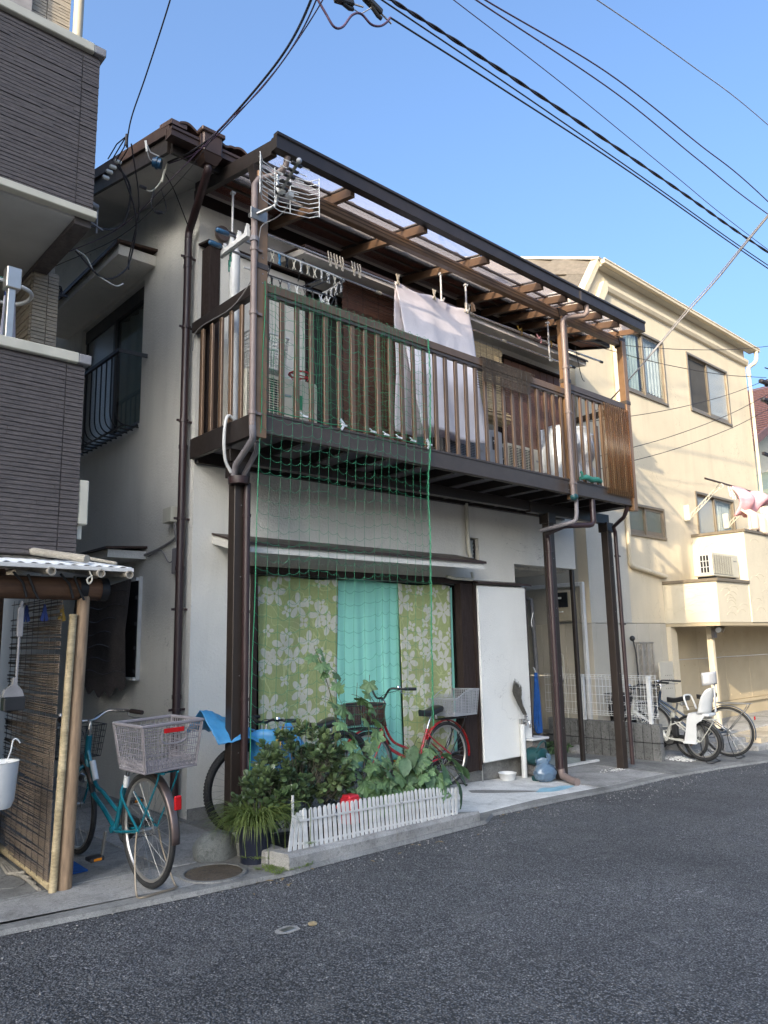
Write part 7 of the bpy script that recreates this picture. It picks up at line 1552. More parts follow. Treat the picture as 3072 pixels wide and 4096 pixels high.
# ---------------------------------------------------------------- TV antenna on the corner pipe
an = thing('tv_antenna', 'white wire television antenna bracketed to the left canopy pipe', 'antenna', (3.08, 4.87, 4.9))
mb = MB(); mb.box(3.02, 4.855, 4.86, 3.18, 4.865, 4.96, .002); mb.box(3.04, 4.865, 4.90, 3.12, 4.93, 4.93); part('mounting_plate', mb, M['steel'], an)
mb = MB(); mb.tube(bez([(3.165,4.855,4.94),(3.20,4.80,4.96),(3.24,4.72,4.98),(3.25,4.70,5.04),(3.25,4.69,5.24)], 5), .014, 8); part('mast', mb, M['steel'], an, True)
mb = MB(); bm0, bm1 = Vector((3.26,4.72,5.06)), Vector((3.17,4.28,5.12)); mb.bar(bm0, bm1, .02, .02); part('boom', mb, M['steel'], an)
mb = MB()
for i in range(9): z = 4.93+i*.041; mb.tube([(3.00,4.56,z),(3.06,4.62,z-.012),(3.25,4.66,z-.02),(3.50,4.60,z-.012),(3.56,4.54,z)], .0038, 5)
for x, y in ((3.00,4.56),(3.56,4.54),(3.20,4.655),(3.34,4.64)): mb.tube([(x,y,4.92),(x,y,5.27)], .0042, 5)
part('reflector', mb, M['white_wire'], an, kind='stuff')
for i in range(6):
    p = bm0.lerp(bm1, .12+i*.155); w = .15-.008*i; mb = MB(); mb.tube([p+Vector((-w,.02,.01)), p, p+Vector((w,-.02,-.01))], .004, 5); el = part('element', mb, M['white_wire'], an)
    mb = MB(); mb.bar(p+Vector((-.05,0,0)), p+Vector((.05,0,0)), .03, .016, (0,0,1), .003); part('clip', mb, M['black_plastic'], el)
mb = MB(); mb.box(3.22,4.60,5.05,3.27,4.65,5.10,.004); mb.box(3.30,4.60,5.04,3.35,4.65,5.08,.004); part('matching_box', mb, M['white_plastic'], an)
mb = MB(); mb.sphere(tuple(bm1), .022, 10, 8); part('end_cap', mb, M['silver_plastic'], an, True)
mb = MB(); mb.tube(bez([(3.24,4.64,5.06),(3.27,4.70,4.98),(3.22,4.78,4.90),(3.14,4.86,4.84),(3.12,4.88,4.75),(3.10,4.90,4.45),(3.10,4.93,4.40),(3.12,5.3,4.27),(3.10,5.85,4.25),(3.13,6.0,4.1)], 5), .0045, 5); part('coaxial_cable', mb, M['cable_grey'], an)

# ---------------------------------------------------------------- front wall: hose duct from the balcony to the shutter
mb = MB(); mb.tube(bez([(6.80,6.0,3.08),(6.81,6.0,2.8),(6.80,5.99,2.55),(6.82,5.98,2.42)], 4), .026, 10); mb.tube(bez([(6.80,5.95,2.24),(6.79,5.93,2.16),(6.7,5.92,2.15),(6.45,5.92,2.155),(6.35,5.94,2.17)], 4), .018, 8); single('hose_duct', mb, M['ivory'], 'ribbed beige hose running down the front wall to the shutter box', 'hose', True)

# ---------------------------------------------------------------- tap corner
tp = thing('standpipe', 'white garden standpipe with a chrome tap in front of the white shutter panel', 'tap', (7.52, 5.86, -.19))
mb = MB(); mb.tube([(7.50,5.86,-.19),(7.50,5.86,.44)], .034, 14); part('post', mb, M['white_plastic'], tp, True)
mb = MB(); mb.tube([(7.50,5.86,.44),(7.50,5.86,.50)], .036, 14); mb.tube(bez([(7.50,5.84,.47),(7.51,5.79,.48),(7.515,5.76,.46),(7.515,5.755,.40)], 4), .012, 8); mb.tube([(7.50,5.80,.48),(7.50,5.80,.53)], .01, 8); mb.bar((7.47,5.80,.53),(7.53,5.80,.53), .012, .010); part('tap', mb, M['chrome'], tp, True)
mb = MB(); rr = random.Random(6)
for i in range(150):
    u = rr.uniform(-1, 1); b0 = Vector((7.53+u*.025, 5.83+rr.uniform(-.012,.012), .55)); b1 = Vector((7.43+u*.062-.03, 5.84+rr.uniform(-.02,.02), .76+rr.random()*.06-u*.05)); b2 = b1+Vector((.02+rr.uniform(-.01,.02), 0, .07+rr.random()*.07)); mb.tube([b0, b0.lerp(b1,.5)+Vector((-.012,0,0)), b1, b2], .0022, 3)
br = thing('broom_head', 'grey hand broom standing bristles up on the garden tap', 'broom', (7.5, 5.83, .5)); part('bristles', mb, plain('grey_bristle', (.10,.095,.085), .9), br, kind='stuff'); mb = MB(); mb.tube([(7.53,5.83,.42),(7.535,5.83,.56)], .014, 8); part('handle', mb, M['clear_bin'], br)
di = thing('white_dish', 'shallow white dish on the pale concrete beside the standpipe', 'dish', (7.08, 5.92, -.155)); mb = MB(); mb.lathe([(0,.006),(.085,.006),(.10,.075),(.108,.08),(.104,.084),(.094,.075),(.08,.012),(0,.012)], (7.18,5.86,-.162), 26); part('bowl', mb, M['white_plastic'], di, True)
wc = thing('watering_can', 'dark teal watering can lying by the standpipe with its rose on the ground', 'watering can', (7.55, 5.72, -.17))
mb = MB(); mb.lathe([(.0,-.11),(.09,-.11),(.105,-.10),(.105,.09),(.10,.10),(.085,.10),(.08,.02)], (7.62,5.76,.06), 22, 'y'); part('body', mb, M['watering'], wc, True)
mb = MB(); mb.tube(bez([(7.56,5.70,-.02),(7.46,5.62,-.10),(7.37,5.60,-.135)], 5), [.022]*6+[.014]*5, 10); mb.tube([(7.37,5.60,-.135),(7.35,5.595,-.14)], [.02,.042], 14); part('spout', mb, M['watering'], wc, True)
mb = MB(); mb.tube(bez([(7.53,5.70,.12),(7.56,5.66,.22),(7.66,5.66,.24),(7.73,5.70,.16)], 5), .011, 8); part('handle', mb, M['watering'], wc, True)
cb = thing('clear_tub', 'clear plastic tub half full of gardening rubbish behind the watering can', 'tub', (7.75, 5.75, -.18)); mb = MB(); mb.box(7.60,5.80,-.17,7.90,6.0,.235,.02); part('tub_body', mb, M['clear_bin'], cb); mb = MB(); mb.box(7.58,5.78,.236,7.92,6.02,.262,.006); part('lid', mb, M['white_plastic'], cb)
mb = MB(); mb.sphere((7.75,5.9,.05), .11, 12, 8, (1.2,.7,1), lambda d: 1+.3*noise.noise(d*3)); part('rubbish', mb, M['wood_beam'], cb, True)
bg_ = thing('plastic_bag', 'pale blue translucent plastic bag of water sitting before the middle post', 'bag', (7.42, 5.5, -.18)); mb = MB(); mb.sphere((7.42,5.50,-.07), .15, 40, 28, (1.05,.72,.72), lambda d: 1+.16*noise.noise(d*2.2+Vector((1,5,2)))+.05*noise.noise(d*7)+.02*math.sin(d.x*24+d.z*9)-.12*max(0,-d.z-.6)); part('bulge', mb, M['bag'], bg_, True)
mb = MB(); mb.grid(lambda u, v: (7.27+.30*u, 5.50+.05*math.sin(u*9), .04+.08*v+.05*math.sin(u*math.pi)*-1+.03*math.sin(u*13+v*3)), 18, 6); part('knotted_top', mb, M['bag'], bg_, True, thick=.002)
mb = MB(); mb.grid(lambda u, v: (6.98+.62*u, 5.16+.20*v+.05*u-.05*math.sin(u*3.1), zg(6.98+.62*u)+.019+.001*math.sin(u*20)), 30, 10); 
def stain_poly(pts, z=.0145):
    mb = MB(); c = Vector((sum(p[0] for p in pts)/len(pts), sum(p[1] for p in pts)/len(pts))); q = [(p.x, p.y) for p in bez([(a, b_, 0) for a, b_ in pts+[pts[0]]], 5)]
    mb.add([(x, y, zg(x)+z) for x, y in q]+[(c.x, c.y, zg(c.x)+z)], [(i, i+1, len(q)) for i in range(len(q)-1)]); return mb
structure('blue_paint_spill', stain_poly([(6.70,5.10),(6.95,5.02),(7.25,5.06),(7.42,5.12),(7.30,5.20),(7.12,5.19),(7.0,5.25),(6.85,5.18)]), plain('pale_blue_paint_film', (.26,.47,.56), .5, 0, .2, 12, dirt=.2, world=True))
structure('damp_patch', stain_poly([(6.15,5.50),(6.45,5.28),(6.78,5.13),(6.72,5.24),(6.45,5.50),(6.25,5.62)]), M['concrete_dark'])
mb = MB(); rr = random.Random(14)
for i in range(60): x, y = 8.78+rr.gauss(0,.10), 5.42+rr.gauss(0,.05); mb.sphere((x, y, zg(x)+.014), rr.uniform(.004,.012), 5, 3, (1,1,.5))
part('grit', mb, M['concrete_light'], kind='stuff')
# weeds by the neighbour wall
mb = MB(); rr = random.Random(51)
for i in range(260):
    x, yy = rr.uniform(9.0, 10.05), 6.95+rr.uniform(-.22,.30); z = zg(x)+.02+rr.random()*.14*math.exp(-((yy-7)/.2)**2); Mx = orient((rr.uniform(-1,1), rr.uniform(-1,.2), rr.uniform(.1,1)), 0, rr.uniform(.05,.08), (x, yy, z)); mb.add([tuple(Mx @ Vector(v.co)) for v in jl.vertices], [tuple(f.vertices) for f in jl.polygons])
part('weeds', mb, M['leaf_vine'], kind='stuff')
mb = MB(); mb.sphere((9.95,6.75,zg(10)+.02), .16, 12, 8, (1.3,.8,.6), lambda d: 1+.35*noise.noise(d*2.5)); single('rubble', mb, M['concrete'], 'heap of grey rubble at the foot of the neighbour wall by the weeds', 'rubble', True)
# hose and strap hanging on the pipe behind the middle post
hs_ = thing('blue_strap', 'royal blue flat hose looped over a white hook behind the middle post', 'hose', (8.3, 6.2, .2))
hx_, hy_ = 7.99, 6.0
mb = MB()
for k in range(4): mb.tube(bez([(hx_+.012*k, hy_, 1.02),(hx_-.03+.018*k, hy_, .75),(hx_-.05+.03*k, hy_+.01, .40+.05*(k % 2)),(hx_+.0+.025*k, hy_, .28),(hx_+.04+.012*k, hy_, .40),(hx_+.03+.01*k, hy_, .75),(hx_+.03, hy_, 1.02)], 5), .011, 5)
part('loops', mb, M['blue_cloth'], hs_, True); mb = MB(); mb.tube(bez([(hx_+.02,hy_,1.02),(hx_-.01,hy_,1.07),(hx_-.03,hy_,1.09)], 3), .007, 6); mb.tube(bez([(hx_-.01,hy_,1.6),(hx_-.02,hy_,1.66),(hx_+.01,hy_,1.74),(hx_+.03,hy_,1.78)], 4), .007, 6); part('hook', mb, M['white_plastic'], hs_, True)

for ch in an.children:
    if ch.name.split('.')[0] in ('reflector', 'element', 'boom', 'matching_box', 'end_cap', 'mast'): ch.location = (-.085, 0, -.03)
# ---------------------------------------------------------------- bamboo lean-to on the left
sd_ = thing('lean_to', 'small lean-to with white corrugated roof on bamboo poles and a round timber beam', 'lean-to', (1.2, 5.2, 0))
mb = MB(); mb.grid(lambda u, v: (-1.2+3.28*u, 4.74+1.2*v, 1.955+.17*v+.006*math.sin(u*math.pi*2*42)), 340, 2); part('roof_sheet', mb, M['roof_sheet'], sd_, True, thick=.004)
mb = MB(); mb.box(-1.2, 4.72, 1.925, 2.085, 4.745, 1.950, .002); part('roof_lath', mb, M['white_paint'], sd_)
for x in (2.05, 1.865, 1.565, 1.2, .8):
    mb = MB(); pts = [(x, 4.70+i*.15, 1.905+.02*i) for i in range(9)]; mb.tube(pts, [.026, .024, .0245, .026, .024, .0245, .026, .024, .024], 12, caps=False)
    mb.lathe([(.026,0),(.019,-.001),(.018,.02),(0,.02)], (x, 4.70, 1.905), 14, 'y'); part('bamboo_rafter', mb, M['bamboo_grey'], sd_, True)
mb = MB(); mb.tube([(1.62,5.35,2.10),(1.72,5.0,2.04),(1.80,4.78,2.0)], [.026,.024,.026], 10); mb.tube([(1.72,5.55,2.12),(1.9,5.0,2.03),(2.0,4.8,1.985)], [.010,.012,.010], 8); part('weighting_pole', mb, M['bamboo_grey'], sd_, True)
mb = MB(); mb.tube([(-1.2,4.98,1.83),(2.0,4.98,1.825),(2.015,4.98,1.825)], [.075,.072,.066], 20); part('beam', mb, M['wood_beam'], sd_, True)
for x, w in ((1.96,.03),(1.99,.02),(1.82,.05)): mb = MB(); mb.tube([(x,4.98,1.826),(x+w,4.98,1.826)], .078, 18, caps=False); part('lashing', mb, M['black'], sd_, True)
for x in (1.46, 1.74):
    mb = MB(); mb.tube([(x+.03,4.90,1.76),(x,4.895,1.85),(x-.06,4.89,1.91)], .008, 5); part('lashing', mb, M['black'], sd_, True); mb = MB(); mb.tube([(x+.03,4.90,1.90),(x+.07,4.895,1.80),(x+.10,4.90,1.75)], .008, 5); part('lashing', mb, M['black'], sd_, True)
mb = MB(); mb.tube(bez([(1.80,4.74,1.93),(1.82,4.73,1.87),(1.80,4.73,1.84),(1.79,4.73,1.87),(1.82,4.73,1.89)], 4), .005, 6); part('cord_loop', mb, M['ivory'], sd_, True)
mb = MB(); mb.tube([(1.82,4.96,0),(1.84,4.96,.9),(1.86,4.96,1.78)], [.047,.042,.038], 16); part('timber_post', mb, M['wood'], sd_, True)
mb = MB(); pts = []; rs = []; z = 0
while z < 1.78:
    bx0 = 1.748+.025*z; pts += [(bx0, 4.935, z), (bx0, 4.935, z+.008), (bx0, 4.935, z+.015)]; rs += [.0235, .0265, .0235]; z += .235
mb.tube(pts, rs, 14); part('bamboo_post', mb, M['bamboo'], sd_, True)
for y in (5.9,): mb = MB(); mb.tube([(1.6,y,0),(1.6,y,2.02)], .04, 12); mb.tube([(.3,y,0),(.3,y,2.0)], .04, 12); part('rear_post', mb, M['wood_beam'], sd_, True)
# reed screen
rs_ = thing('reed_screen', 'tall reed screen framed in bamboo leaning under the lean-to', 'screen', (1.74, 5.5, 0))
mb = MB(); rr = random.Random(61)
A0, A1 = Vector((1.725, 4.96, 0)), Vector((1.775, 6.15, 0))
zz = .06
while zz < 1.80:
    if rr.random() > (.03 if zz < 1.0 else .20):
        u0 = 0
        a = A0+Vector((0,0,zz)); b_ = A1+Vector((rr.uniform(-.006,.006),0,zz+rr.uniform(-.012,.012))); m_ = a.lerp(b_, .5)+Vector((rr.uniform(-.006,.006),0,rr.uniform(-.008,.008)))
        if rr.random() < .3: b_ = a.lerp(b_, rr.uniform(.5,.95))
        mb.tube([a, m_, b_], rr.uniform(.0034,.0058), 4)
    zz += .0105
part('reeds', mb, M['reed'], rs_, kind='stuff')
mb = MB()
for i in range(9): p = A0.lerp(A1, .06+i*.11); mb.tube([(p.x-.008,p.y,.06),(p.x-.008+.004,p.y+.01,.9),(p.x-.008,p.y,1.8)], .0018, 4)
part('string', mb, M['black'], rs_, kind='stuff')
mb = MB(); mb.tube([(1.735,4.94,.045),(1.76,5.5,.05),(1.78,6.2,.055)], .024, 10); part('bottom_bamboo', mb, M['bamboo'], rs_, True)
for k in range(4): mb = MB(); mb.tube([(1.70+.01*k,5.02+.12*k,.015+.008*k),(1.72-.02*k,5.5,.02),(1.74,6.1,.02)], .011, 8); part('loose_bamboo', mb, M['bamboo_grey'], rs_, True)
# inner screen behind
mb = MB(); rr = random.Random(62)
for i in range(120):
    z = .05+i*.015; mb.tube([(.4,6.08,z),(1.55,6.05+rr.uniform(-.01,.01),z+rr.uniform(-.006,.006))], .0045, 4)
single('inner_screen', mb, M['reed_dark'], 'second dark reed screen at the back of the lean-to', 'screen')
# hanging tools
def dustpan():
    t = thing('dustpan', 'grey long-handled dustpan hanging on the front of the reed screen', 'dustpan', (1.43, 4.9, 1.1)); x, y = 1.44, 4.90
    mb = MB(); mb.tube([(x+.02,y,1.60),(x+.025,y,1.72),(x+.03,y,1.73)], .010, 6); mb.box(x+.005,y-.01,1.52,x+.04,y+.01,1.70,.004); mb.tube([(x+.02,y,1.27),(x+.022,y,1.55)], .008, 8); part('handle', mb, M['cable_grey'], t, True)
    mb = MB(); mb.prism([(x-.055,1.17),(x+.065,1.17),(x+.05,1.21),(x+.022,1.24),(x+.02,1.28),(x-.0,1.28),(x-.002,1.24),(x-.045,1.21)], 'y', y-.02, y+.02); part('hood', mb, M['cable_grey'], t)
    mb = MB(); mb.box(x-.055,y-.05,1.09,x+.065,y+.02,1.168,.006); part('pan', mb, M['black_plastic'], t)
dustpan()
bk_ = thing('hanging_bucket', 'white plastic bucket with an oval rim hanging low on the reed screen', 'bucket', (1.44, 4.95, .6))
mb = MB(); mb.lathe([(0,.54),(.085,.54),(.10,.58),(.115,.80),(.118,.80),(.112,.79),(.095,.58),(0,.55)], (1.40,4.95,0), 22); part('tub', mb, M['white_plastic'], bk_, True); mb = MB(); mb.tube(bez([(1.43,4.90,.79),(1.45,4.89,.86),(1.46,4.89,.92),(1.48,4.89,.925),(1.50,4.89,.90)], 4), .004, 6); part('hook', mb, M['white_wire'], bk_, True)
for x, y, m_, lab, sc in ((1.775,5.10,'yellow_thing','mustard yellow rubber brush hanging at the right of the lean-to beam',1.0),(1.665,5.10,'blue_thing','dark blue rubber brush hanging in the middle of the lean-to beam',1.0),(1.60,5.25,'blue_thing','dark blue rubber brush hanging at the left of the lean-to beam',1.0)):
    t = thing('rubber_brush', lab, 'brush', (x, y, 1.65), 0, 'rubber brushes hanging under the lean-to'); mb = MB(); z = 1.76; mb.prism([(x-.006,z-.03),(x+.006,z-.03),(x+.008,z-.055),(x+.014,z-.06),(x+.010,z-.072),(x+.024,z-.12),(x+.024,z-.135),(x+.004,z-.14),(x+.001,z-.10),(x-.002,z-.10),(x-.005,z-.14),(x-.024,z-.135),(x-.024,z-.12),(x-.010,z-.072),(x-.014,z-.06),(x-.008,z-.055)], 'y', y-.006, y+.006); part('paddle', mb, M[m_], t); mb = MB(); mb.tube([(x,y,z-.03),(x-.005,y,z),(x,y,z+.03)], .002, 4); part('cord', mb, M['ivory'], t)
mb = MB(); mb.grid(lambda u, v: (1.10+.24*u+.10*v, 5.2+.03*math.sin(u*8), .98+.62*v-.12*(1-v)*math.sin(u*3)+.06*math.sin(u*4)), 16, 14); single('green_cloth', mb, M['green_cloth'], 'deep green cloth hanging in the shade at the left edge', 'cloth', True, thick=.01)
mb = MB(); mb.prism([(1.93,5.20),(2.06,5.20),(2.07,5.50),(1.93,5.50)], 'z', .014, .024); single('door_mat', mb, M['blue_cloth'], 'dark blue mat on the ground beside the timber post', 'mat')
for x, y, r_, l_ in ((1.61,5.28,.085,'larger round dark metal lid set in the slab at the left edge'),(1.60,5.53,.06,'smaller round dark metal lid set in the slab at the left edge')):
    mb = MB(); mb.lathe([(0,.003),(r_,.003),(r_,-.006)], (x,y,.014), 24); single('floor_hatch', mb, M['iron'] if 0 else M['concrete_dark'], l_, 'lid', True)
# dark reed blind on the side window
sb2 = thing('side_blind', 'dark sagging reed blind tied over the lower side window', 'blind', (3.05, 7.6, 1.0))
mb = MB(); rr = random.Random(71)
for i in range(150):
    y = 7.10+i*.0095; bot = 1.08-.10*math.sin((y-7.1)/1.45*math.pi*1.2)-.03*math.sin(y*23); top_ = 2.10-.10*abs((y-7.1)/1.5); mb.tube([(3.11+rr.uniform(-.004,.004),y,top_),(3.085+.02*math.sin(y*5),y+.006*math.sin(y*9),(top_+bot)/2),(3.09,y,bot)], .0055, 4)
part('reeds', mb, M['reed_dark'], sb2, kind='stuff'); mb = MB()
for k in range(7): z = 1.2+k*.13; mb.tube([(3.078,7.09+j*.1,z+.02*math.sin(j*.9+k)) for j in range(15)], .0028, 4)
part('string', mb, M['black'], sb2, kind='stuff')

# ---------------------------------------------------------------- small things on the road
mk = thing('survey_plate', 'small pale square plate in a chipped patch on the asphalt', 'plate', (2.445, 3.50, -.02))
mb = MB(); mb.box(2.405, 3.475, -.02, 2.485, 3.525, -.013, .002); part('plate', mb, M['steel'], mk)
mb = MB(); rr = random.Random(3); mb.add([(2.445+(.06+.02*rr.random())*math.cos(k*.4), 3.50+(.045+.012*rr.random())*math.sin(k*.4), -.0165) for k in range(15)]+[(2.445,3.5,-.0155)], [(k, (k+1) % 15, 15) for k in range(15)]); part('mortar_patch', mb, M['concrete'], mk)
mb = MB(); mb.lathe([(.008,.0),(.022,.0),(.026,.006),(.020,.010),(.008,.008)], (2.585,3.47,-.018), 18); single('road_ring', mb, M['bamboo'], 'tiny sand coloured ring stud on the asphalt beside the square plate', 'stud', True)
mb = MB(); rr = random.Random(88)
for i in range(700):
    x = rr.uniform(-1, 12); y = ye(x)-abs(rr.gauss(0,.30))+rr.uniform(0,.10); mb.sphere((x, y, zg(x)-.014), rr.uniform(.003,.008), 4, 3, (1,1,.6))
part('loose_grit', mb, M['concrete'], kind='stuff')
mb = MB(); rr = random.Random(89)
for i in range(26):
    x = rr.uniform(2.6, 6.4); y = ye(x)-rr.random()*.25+rr.random()*.1; a = rr.uniform(0,6.28); l = rr.uniform(.015,.035); z = zg(x)+.004 if y > ye(x) else zg(x)-.014
    mb.add([(x-l*math.cos(a),y-l*math.sin(a),z),(x-l*.4*math.sin(a),y+l*.4*math.cos(a),z+.004),(x+l*math.cos(a),y+l*math.sin(a),z+.002),(x+l*.4*math.sin(a),y-l*.4*math.cos(a),z+.004)], [(0,1,2,3)])
part('leaf_litter', mb, plain('dry_leaf', (.22,.16,.08), .8, 0, .3, 20, world=True), kind='stuff')

# ---------------------------------------------------------------- overhead cables
def cable(lab, pts, r, mat='cable', n=8, cat='cable', name='overhead_cable', group=None, seg=10):
    mb = MB(); mb.tube(bez(pts, seg), r, n); return single(name, mb, M[mat], lab, cat, True, group)
def sc(p, k): return (p[0]*k, p[1]*k, 1.45+(p[2]-1.45)*k)          # same street line, further away
cable('thin black cable coming down from the sky to the clamp near the charcoal house', [(1.80,3.7,5.62),(1.869,4.0,5.53),(1.99,4.6,5.44),(2.06,5.0,5.36),(2.112,5.2,5.249)], .005)
cable('thick black bundled cable sweeping down to the blue insulator under the eaves', [(2.0,2.6,4.9),(2.245,3.0,5.043),(2.70,4.0,5.555),(2.83,5.0,5.665),(2.80,5.45,5.675),(2.71,5.74,5.672)], .0085)
cable('second black cable lashed along the thick bundle to the blue insulator', [(2.03,2.6,4.93),(2.28,3.0,5.06),(2.72,4.0,5.54),(2.84,5.0,5.65),(2.82,5.45,5.66),(2.72,5.74,5.665)], .005, 'cable_purple')
cable('purple brown cable passing behind the gutter hopper down to the left house', [(2.1,2.6,4.95),(2.329,3.0,5.096),(2.72,4.2,5.50),(2.784,5.0,5.60),(2.73,5.7,5.50),(2.593,6.5,5.33),(2.13,6.95,5.04)], .004, 'cable_purple')
cable('thin black cable strung below the purple cable to the left house pipe', [(2.78,5.0,5.585),(2.74,5.6,5.42),(2.56,6.3,5.17),(2.12,6.8,4.90)], .0035)
k = 1.6
q = lambda *p: [sc(a, k) for a in p]
cable('dark spacer loop hanging between the two insulators at the top of the picture', q((1.98,2.6,4.60),(2.035,2.6,4.546),(2.09,2.6,4.50),(2.145,2.6,4.532),(2.21,2.6,4.64),(2.271,2.6,4.685),(2.34,2.6,4.665),(2.401,2.6,4.69),(2.45,2.6,4.74),(2.481,2.6,4.791)), .010, 'cable_purple')
cable('black cable running from the insulator loop along the street to the right', q((2.481,2.6,4.791),(3.4,2.6,4.86),(5.0,2.6,4.96),(7.618,2.6,5.051),(12,2.6,5.3)), .0085)
cable('black cable just above the insulator loop cable along the street', q((2.3,2.6,4.86),(2.422,2.6,4.864),(3.6,2.6,4.93),(5.2,2.6,5.0),(7.55,2.6,5.085),(12,2.6,5.35)), .0075)
for i, (p, lab) in enumerate((((2.156,2.6,4.69),'left black strain clamp at the top edge of the sky'),((2.354,2.6,4.79),'right black strain clamp at the top edge of the sky'))):
    t = thing('strain_clamp', lab, 'clamp', sc(p, k)); c_ = Vector(sc(p, k)); d = Vector((1, 0, .35 if i == 0 else -.25)).normalized(); mb = MB(); mb.bar(c_-d*.10, c_+d*.10, .06, .055, (0,0,1), .01); part('body', mb, M['black_plastic'], t)
    mb = MB(); mb.tube([c_-d*.02-Vector((0,0,.02)), c_+d*.06-Vector((0,0,.055)), c_+d*.10-Vector((0,0,.05))], .018, 8); part('wedge', mb, M['black_plastic'], t, True); mb = MB(); mb.tube([c_+d*.10, c_+d*.22], .008, 6); part('tail', mb, M['cable_grey'], t); mb = MB(); mb.tube([c_-d*.10, c_-d*.2], .008, 6); part('tail', mb, M['cable_grey'], t); mb = MB(); mb.tube([c_-Vector((0,0,.02)), Vector(sc((2.271,2.6,4.685), k))], .005, 5); part('hanger_wire', mb, M['cable_grey'], t)
k = 2.0; base = [Vector(a) for a in bez(q((1.9,2.2,4.33),(2.108,2.2,4.375),(3.2,2.2,4.47),(4.8,2.2,4.57),(6.488,2.2,4.66),(10,2.2,4.95)), 60)]
tc_ = thing('twisted_cable', 'thick twisted pair of black cables crossing the sky from top to right', 'cable', tuple(base[150]))
for s_ in (0, math.pi):
    mb = MB(); mb.tube([p+Vector((0, .0095*math.cos(i*.38+s_), .0095*math.sin(i*.38+s_))) for i, p in enumerate(base)], .0105, 8); part('strand', mb, M['cable'], tc_, True)
for kk, (pts, r_, lab, mt) in zip((2.4, 3.0, 3.0, 4.2), ((((2.2,2,4.36),(2.316,2,4.361),(3.2,2,4.385),(4.4,2,4.38),(5.569,2,4.383),(9,2,4.5)), .0055, 'thinnest grey cable right of the twisted cable', 'cable_purple'), (((1.6,1.5,3.68),(1.859,1.5,3.71),(2.80,1.5,3.83),(3.6,1.5,3.86),(4.494,1.5,3.907),(7,1.5,4.15)), .0085, 'upper purple cable of the pair right of the twisted cable', 'cable_purple'), (((1.65,1.5,3.72),(1.894,1.5,3.74),(2.745,1.5,3.90),(3.6,1.5,3.96),(4.518,1.5,3.999),(7,1.5,3.9)), .009, 'lower purple cable of the pair right of the twisted cable', 'cable_purple'), (((1.7,1.0,3.28),(1.804,1.0,3.312),(2.4,1,3.43),(3.113,1,3.539),(5,1,3.7)), .007, 'single pale grey cable crossing the top right corner of the sky', 'cable_grey'))): 
    k = kk; cable(lab, q(*pts), r_, mt)
cable('grey service cable dropping from the right edge to the balcony end', [(8.4,1.5,7.0),(8.978,3.0,6.329),(9.35,3.8,5.98),(9.414,4.3,5.672),(9.36,4.8,5.25),(9.26,5.2,4.881),(9.40,5.55,4.76),(9.2,5.95,4.5)], .010, 'cable_grey')
cable('second strand lashed along the grey service cable', [(8.4,1.5,7.02),(8.975,3.0,6.35),(9.33,3.8,6.0),(9.40,4.3,5.70),(9.37,4.8,5.27),(9.27,5.2,4.885)], .006, 'cable_grey')
for a, b_, l_ in (((8.65,5.5,5.50),(14.6,5.0,6.80),'highest thin wire across the cream house from the canopy end'),((8.65,5.5,5.49),(13.96,5.0,6.02),'sagging thin wire across both upper windows of the cream house'),((9.0,5.6,4.42),(13.9,5.0,5.95),'thin wire crossing the frosted upper window of the cream house'),((9.0,5.5,3.9),(14.0,5.0,5.72),'lower thin wire crossing the cream wall'),((9.0,5.5,3.72),(14.0,5.0,5.45),'lowest pair of thin wires on the cream wall'),((8.3,5.3,5.25),(8.7,5.45,4.9),'short looped wire at the canopy end')):
    a, b_ = Vector(a), Vector(b_); cable(l_, [a, a.lerp(b_, .35)-Vector((0,0,.10)), a.lerp(b_, .7)-Vector((0,0,.10)), b_], .0055, 'cable', 5)
# cable hardware under the eaves
hw = thing('eaves_insulator', 'blue insulator on a white bracket under the left eaves', 'insulator', (2.64, 5.76, 5.66))
mb = MB(); mb.tube([(2.60,5.8,5.66),(2.66,5.76,5.645)], [.042,.046], 14); mb.tube([(2.625,5.785,5.655),(2.635,5.778,5.652)], .056, 14); part('bobbin', mb, M['insul_blue'], hw, True)
mb = MB(); mb.tube(bez([(2.50,5.75,5.78),(2.53,5.76,5.70),(2.56,5.78,5.66),(2.60,5.80,5.66)], 4), .005, 6); mb.bar((2.50,5.74,5.79),(2.52,5.75,5.70), .02, .006); mb.tube([(2.50,5.75,5.79),(2.56,5.77,5.72),(2.68,5.75,5.70)], .006, 6); part('bracket', mb, M['white_plastic'], hw, True)
mb = MB(); mb.tube(bez([(2.71,5.76,5.66),(2.70,5.80,5.56),(2.66,5.84,5.46),(2.60,5.85,5.40),(2.52,5.83,5.40)], 4), .007, 7); mb.tube([(2.70,5.78,5.62),(2.69,5.80,5.50)], .011, 8); part('taped_lead', mb, M['ivory'], hw, True)
mb = MB(); mb.tube(bez([(2.64,5.84,5.45),(2.62,5.85,5.30),(2.66,5.86,5.23),(2.72,5.86,5.24),(2.76,5.85,5.30),(2.70,5.83,5.45)], 5), .005, 5); mb.tube([(2.66,5.86,5.235),(2.73,5.86,5.25)], .012, 6); mb.tube([(2.50,5.83,5.40),(2.56,5.83,5.40)], .014, 7); mb.tube(bez([(2.70,5.80,5.62),(2.85,5.9,5.55),(3.0,6.0,5.42),(3.1,6.05,5.3)], 5), .005, 5); part('lead', mb, M['cable'], hw, True)
h2 = thing('cable_clamp', 'cluster of pale ceramic clamps hanging on the verge near the left house', 'clamp', (2.15, 5.5, 5.2))
for i, p in enumerate(((2.17,5.50,5.30),(2.14,5.52,5.25),(2.12,5.54,5.21),(2.10,5.56,5.16))): mb = MB(); mb.bar(Vector(p)-Vector((.028,0,-.01)), Vector(p)+Vector((.028,0,.012)), .03, .028, (0,0,1), .006); part('ceramic_block', mb, M['ceramic'], h2)
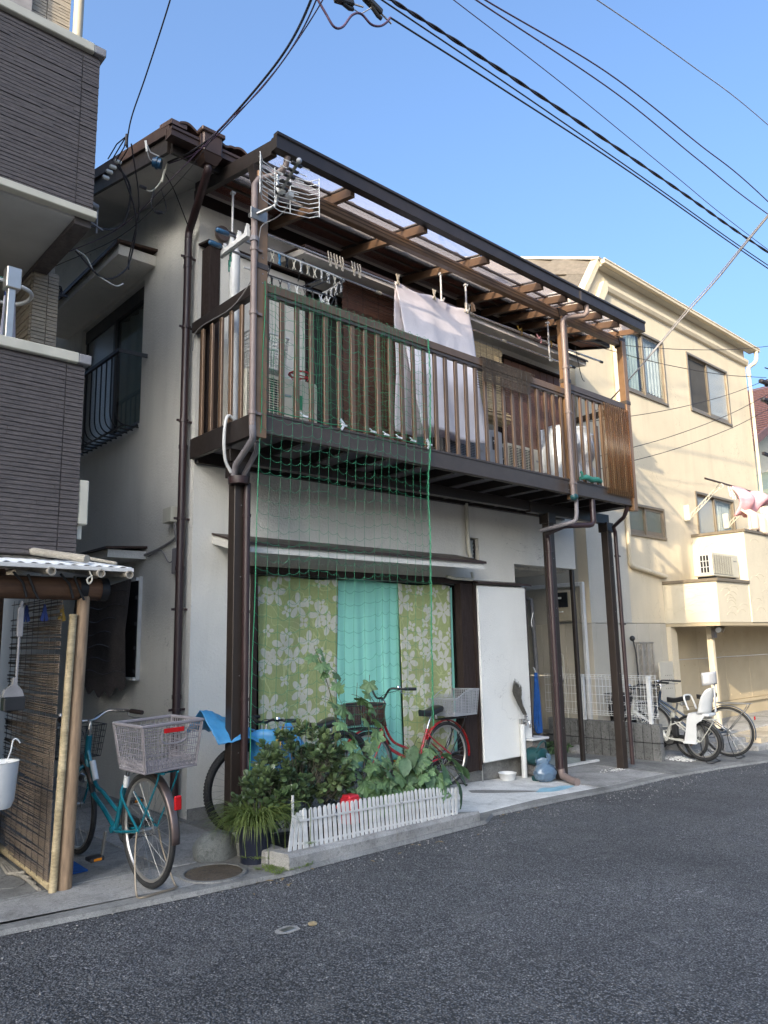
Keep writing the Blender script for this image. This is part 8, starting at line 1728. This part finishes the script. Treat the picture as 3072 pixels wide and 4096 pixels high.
mb = MB()
for i in range(4): mb.tube([(2.112,5.2,5.249+.1),(2.10+.03*i,5.36,5.36),(2.09+.03*i,5.5,5.30)], .005, 5)
mb.tube([(2.11,5.19,5.26),(2.112,5.2,5.36)], .012, 6)
mb.tube(bez([(2.16,5.5,5.28),(2.32,5.6,5.20),(2.34,5.7,4.98),(2.25,5.75,4.86),(2.05,5.72,4.80),(1.92,5.7,4.76)], 5), .008, 6); mb.tube(bez([(2.18,5.5,5.30),(2.40,5.65,5.0),(2.44,5.8,4.72),(2.38,5.8,4.55),(2.2,5.78,4.42),(1.95,5.72,4.55)], 5), .007, 6); mb.tube(bez([(2.15,5.2,5.3),(2.36,5.5,5.0),(2.42,5.8,4.7),(2.42,5.8,4.58)], 5), .006, 6); part('lead', mb, M['cable'], h2, True)
mb = MB(); mb.tube(bez([(1.95,5.72,4.56),(2.05,5.75,4.54),(2.12,5.77,4.45),(2.22,5.78,4.41),(2.32,5.8,4.40),(2.38,5.8,4.44)], 5), .006, 6); part('white_tape', mb, M['ceramic'], h2, True)
mb = MB(); mb.tube([(1.9,5.6,4.95),(2.07,5.62,4.92)], .025, 10); mb.tube([(2.07,5.62,4.95),(2.07,5.62,4.70)], .008, 6); mb.bar((1.92,5.6,4.80),(2.12,5.62,4.74), .02, .012); part('house_bracket', mb, M['cable_grey'], h2, True)
h3 = thing('cable_knot', 'knotted black cables on the beige downpipe of the left house', 'clamp', (2.1, 6.6, 4.6)); mb = MB()
for i in range(3): mb.tube([(2.11+.03*math.cos(t*.9+i), 6.56+.01*i, 4.58+.05*math.sin(t*.9)+.02*i) for t in range(8)], .007, 5)
mb.bar((2.08,6.54,4.52),(2.18,6.54,4.54), .02, .02); part('knot', mb, M['cable'], h3, True)
h4 = thing('gable_insulators', 'dark insulators and looped leads at the right corner of the cream house', 'insulator', (17.4, 6.2, 7.1))
for z in (7.05, 6.62): mb = MB(); mb.bar((17.2,6.3,z),(17.75,6.2,z-.03), .10, .09, (0,0,1), .02); mb.sphere((17.5,6.25,z), .09, 8, 6); part('body', mb, M['cable'], h4)
mb = MB(); mb.tube(bez([(17.7,6.2,7.05),(18.0,6.2,6.5),(17.9,6.2,5.8),(17.5,6.3,5.9),(17.7,6.2,6.6)], 6), .02, 6); mb.tube([(17.7,6.2,7.02),(30,6.2,7.6)], .02, 6); mb.tube([(17.7,6.2,6.6),(30,6.2,7.1)], .02, 6); mb.tube([(17.3,6.2,7.35),(30,6.2,8.4)], .015, 6); mb.bar((17.2,6.4,5.4),(17.9,6.3,5.32), .06, .06); mb.tube([(17.85,6.3,5.3),(17.9,6.3,4.9)], .02, 5); part('lead', mb, M['cable'], h4, True)
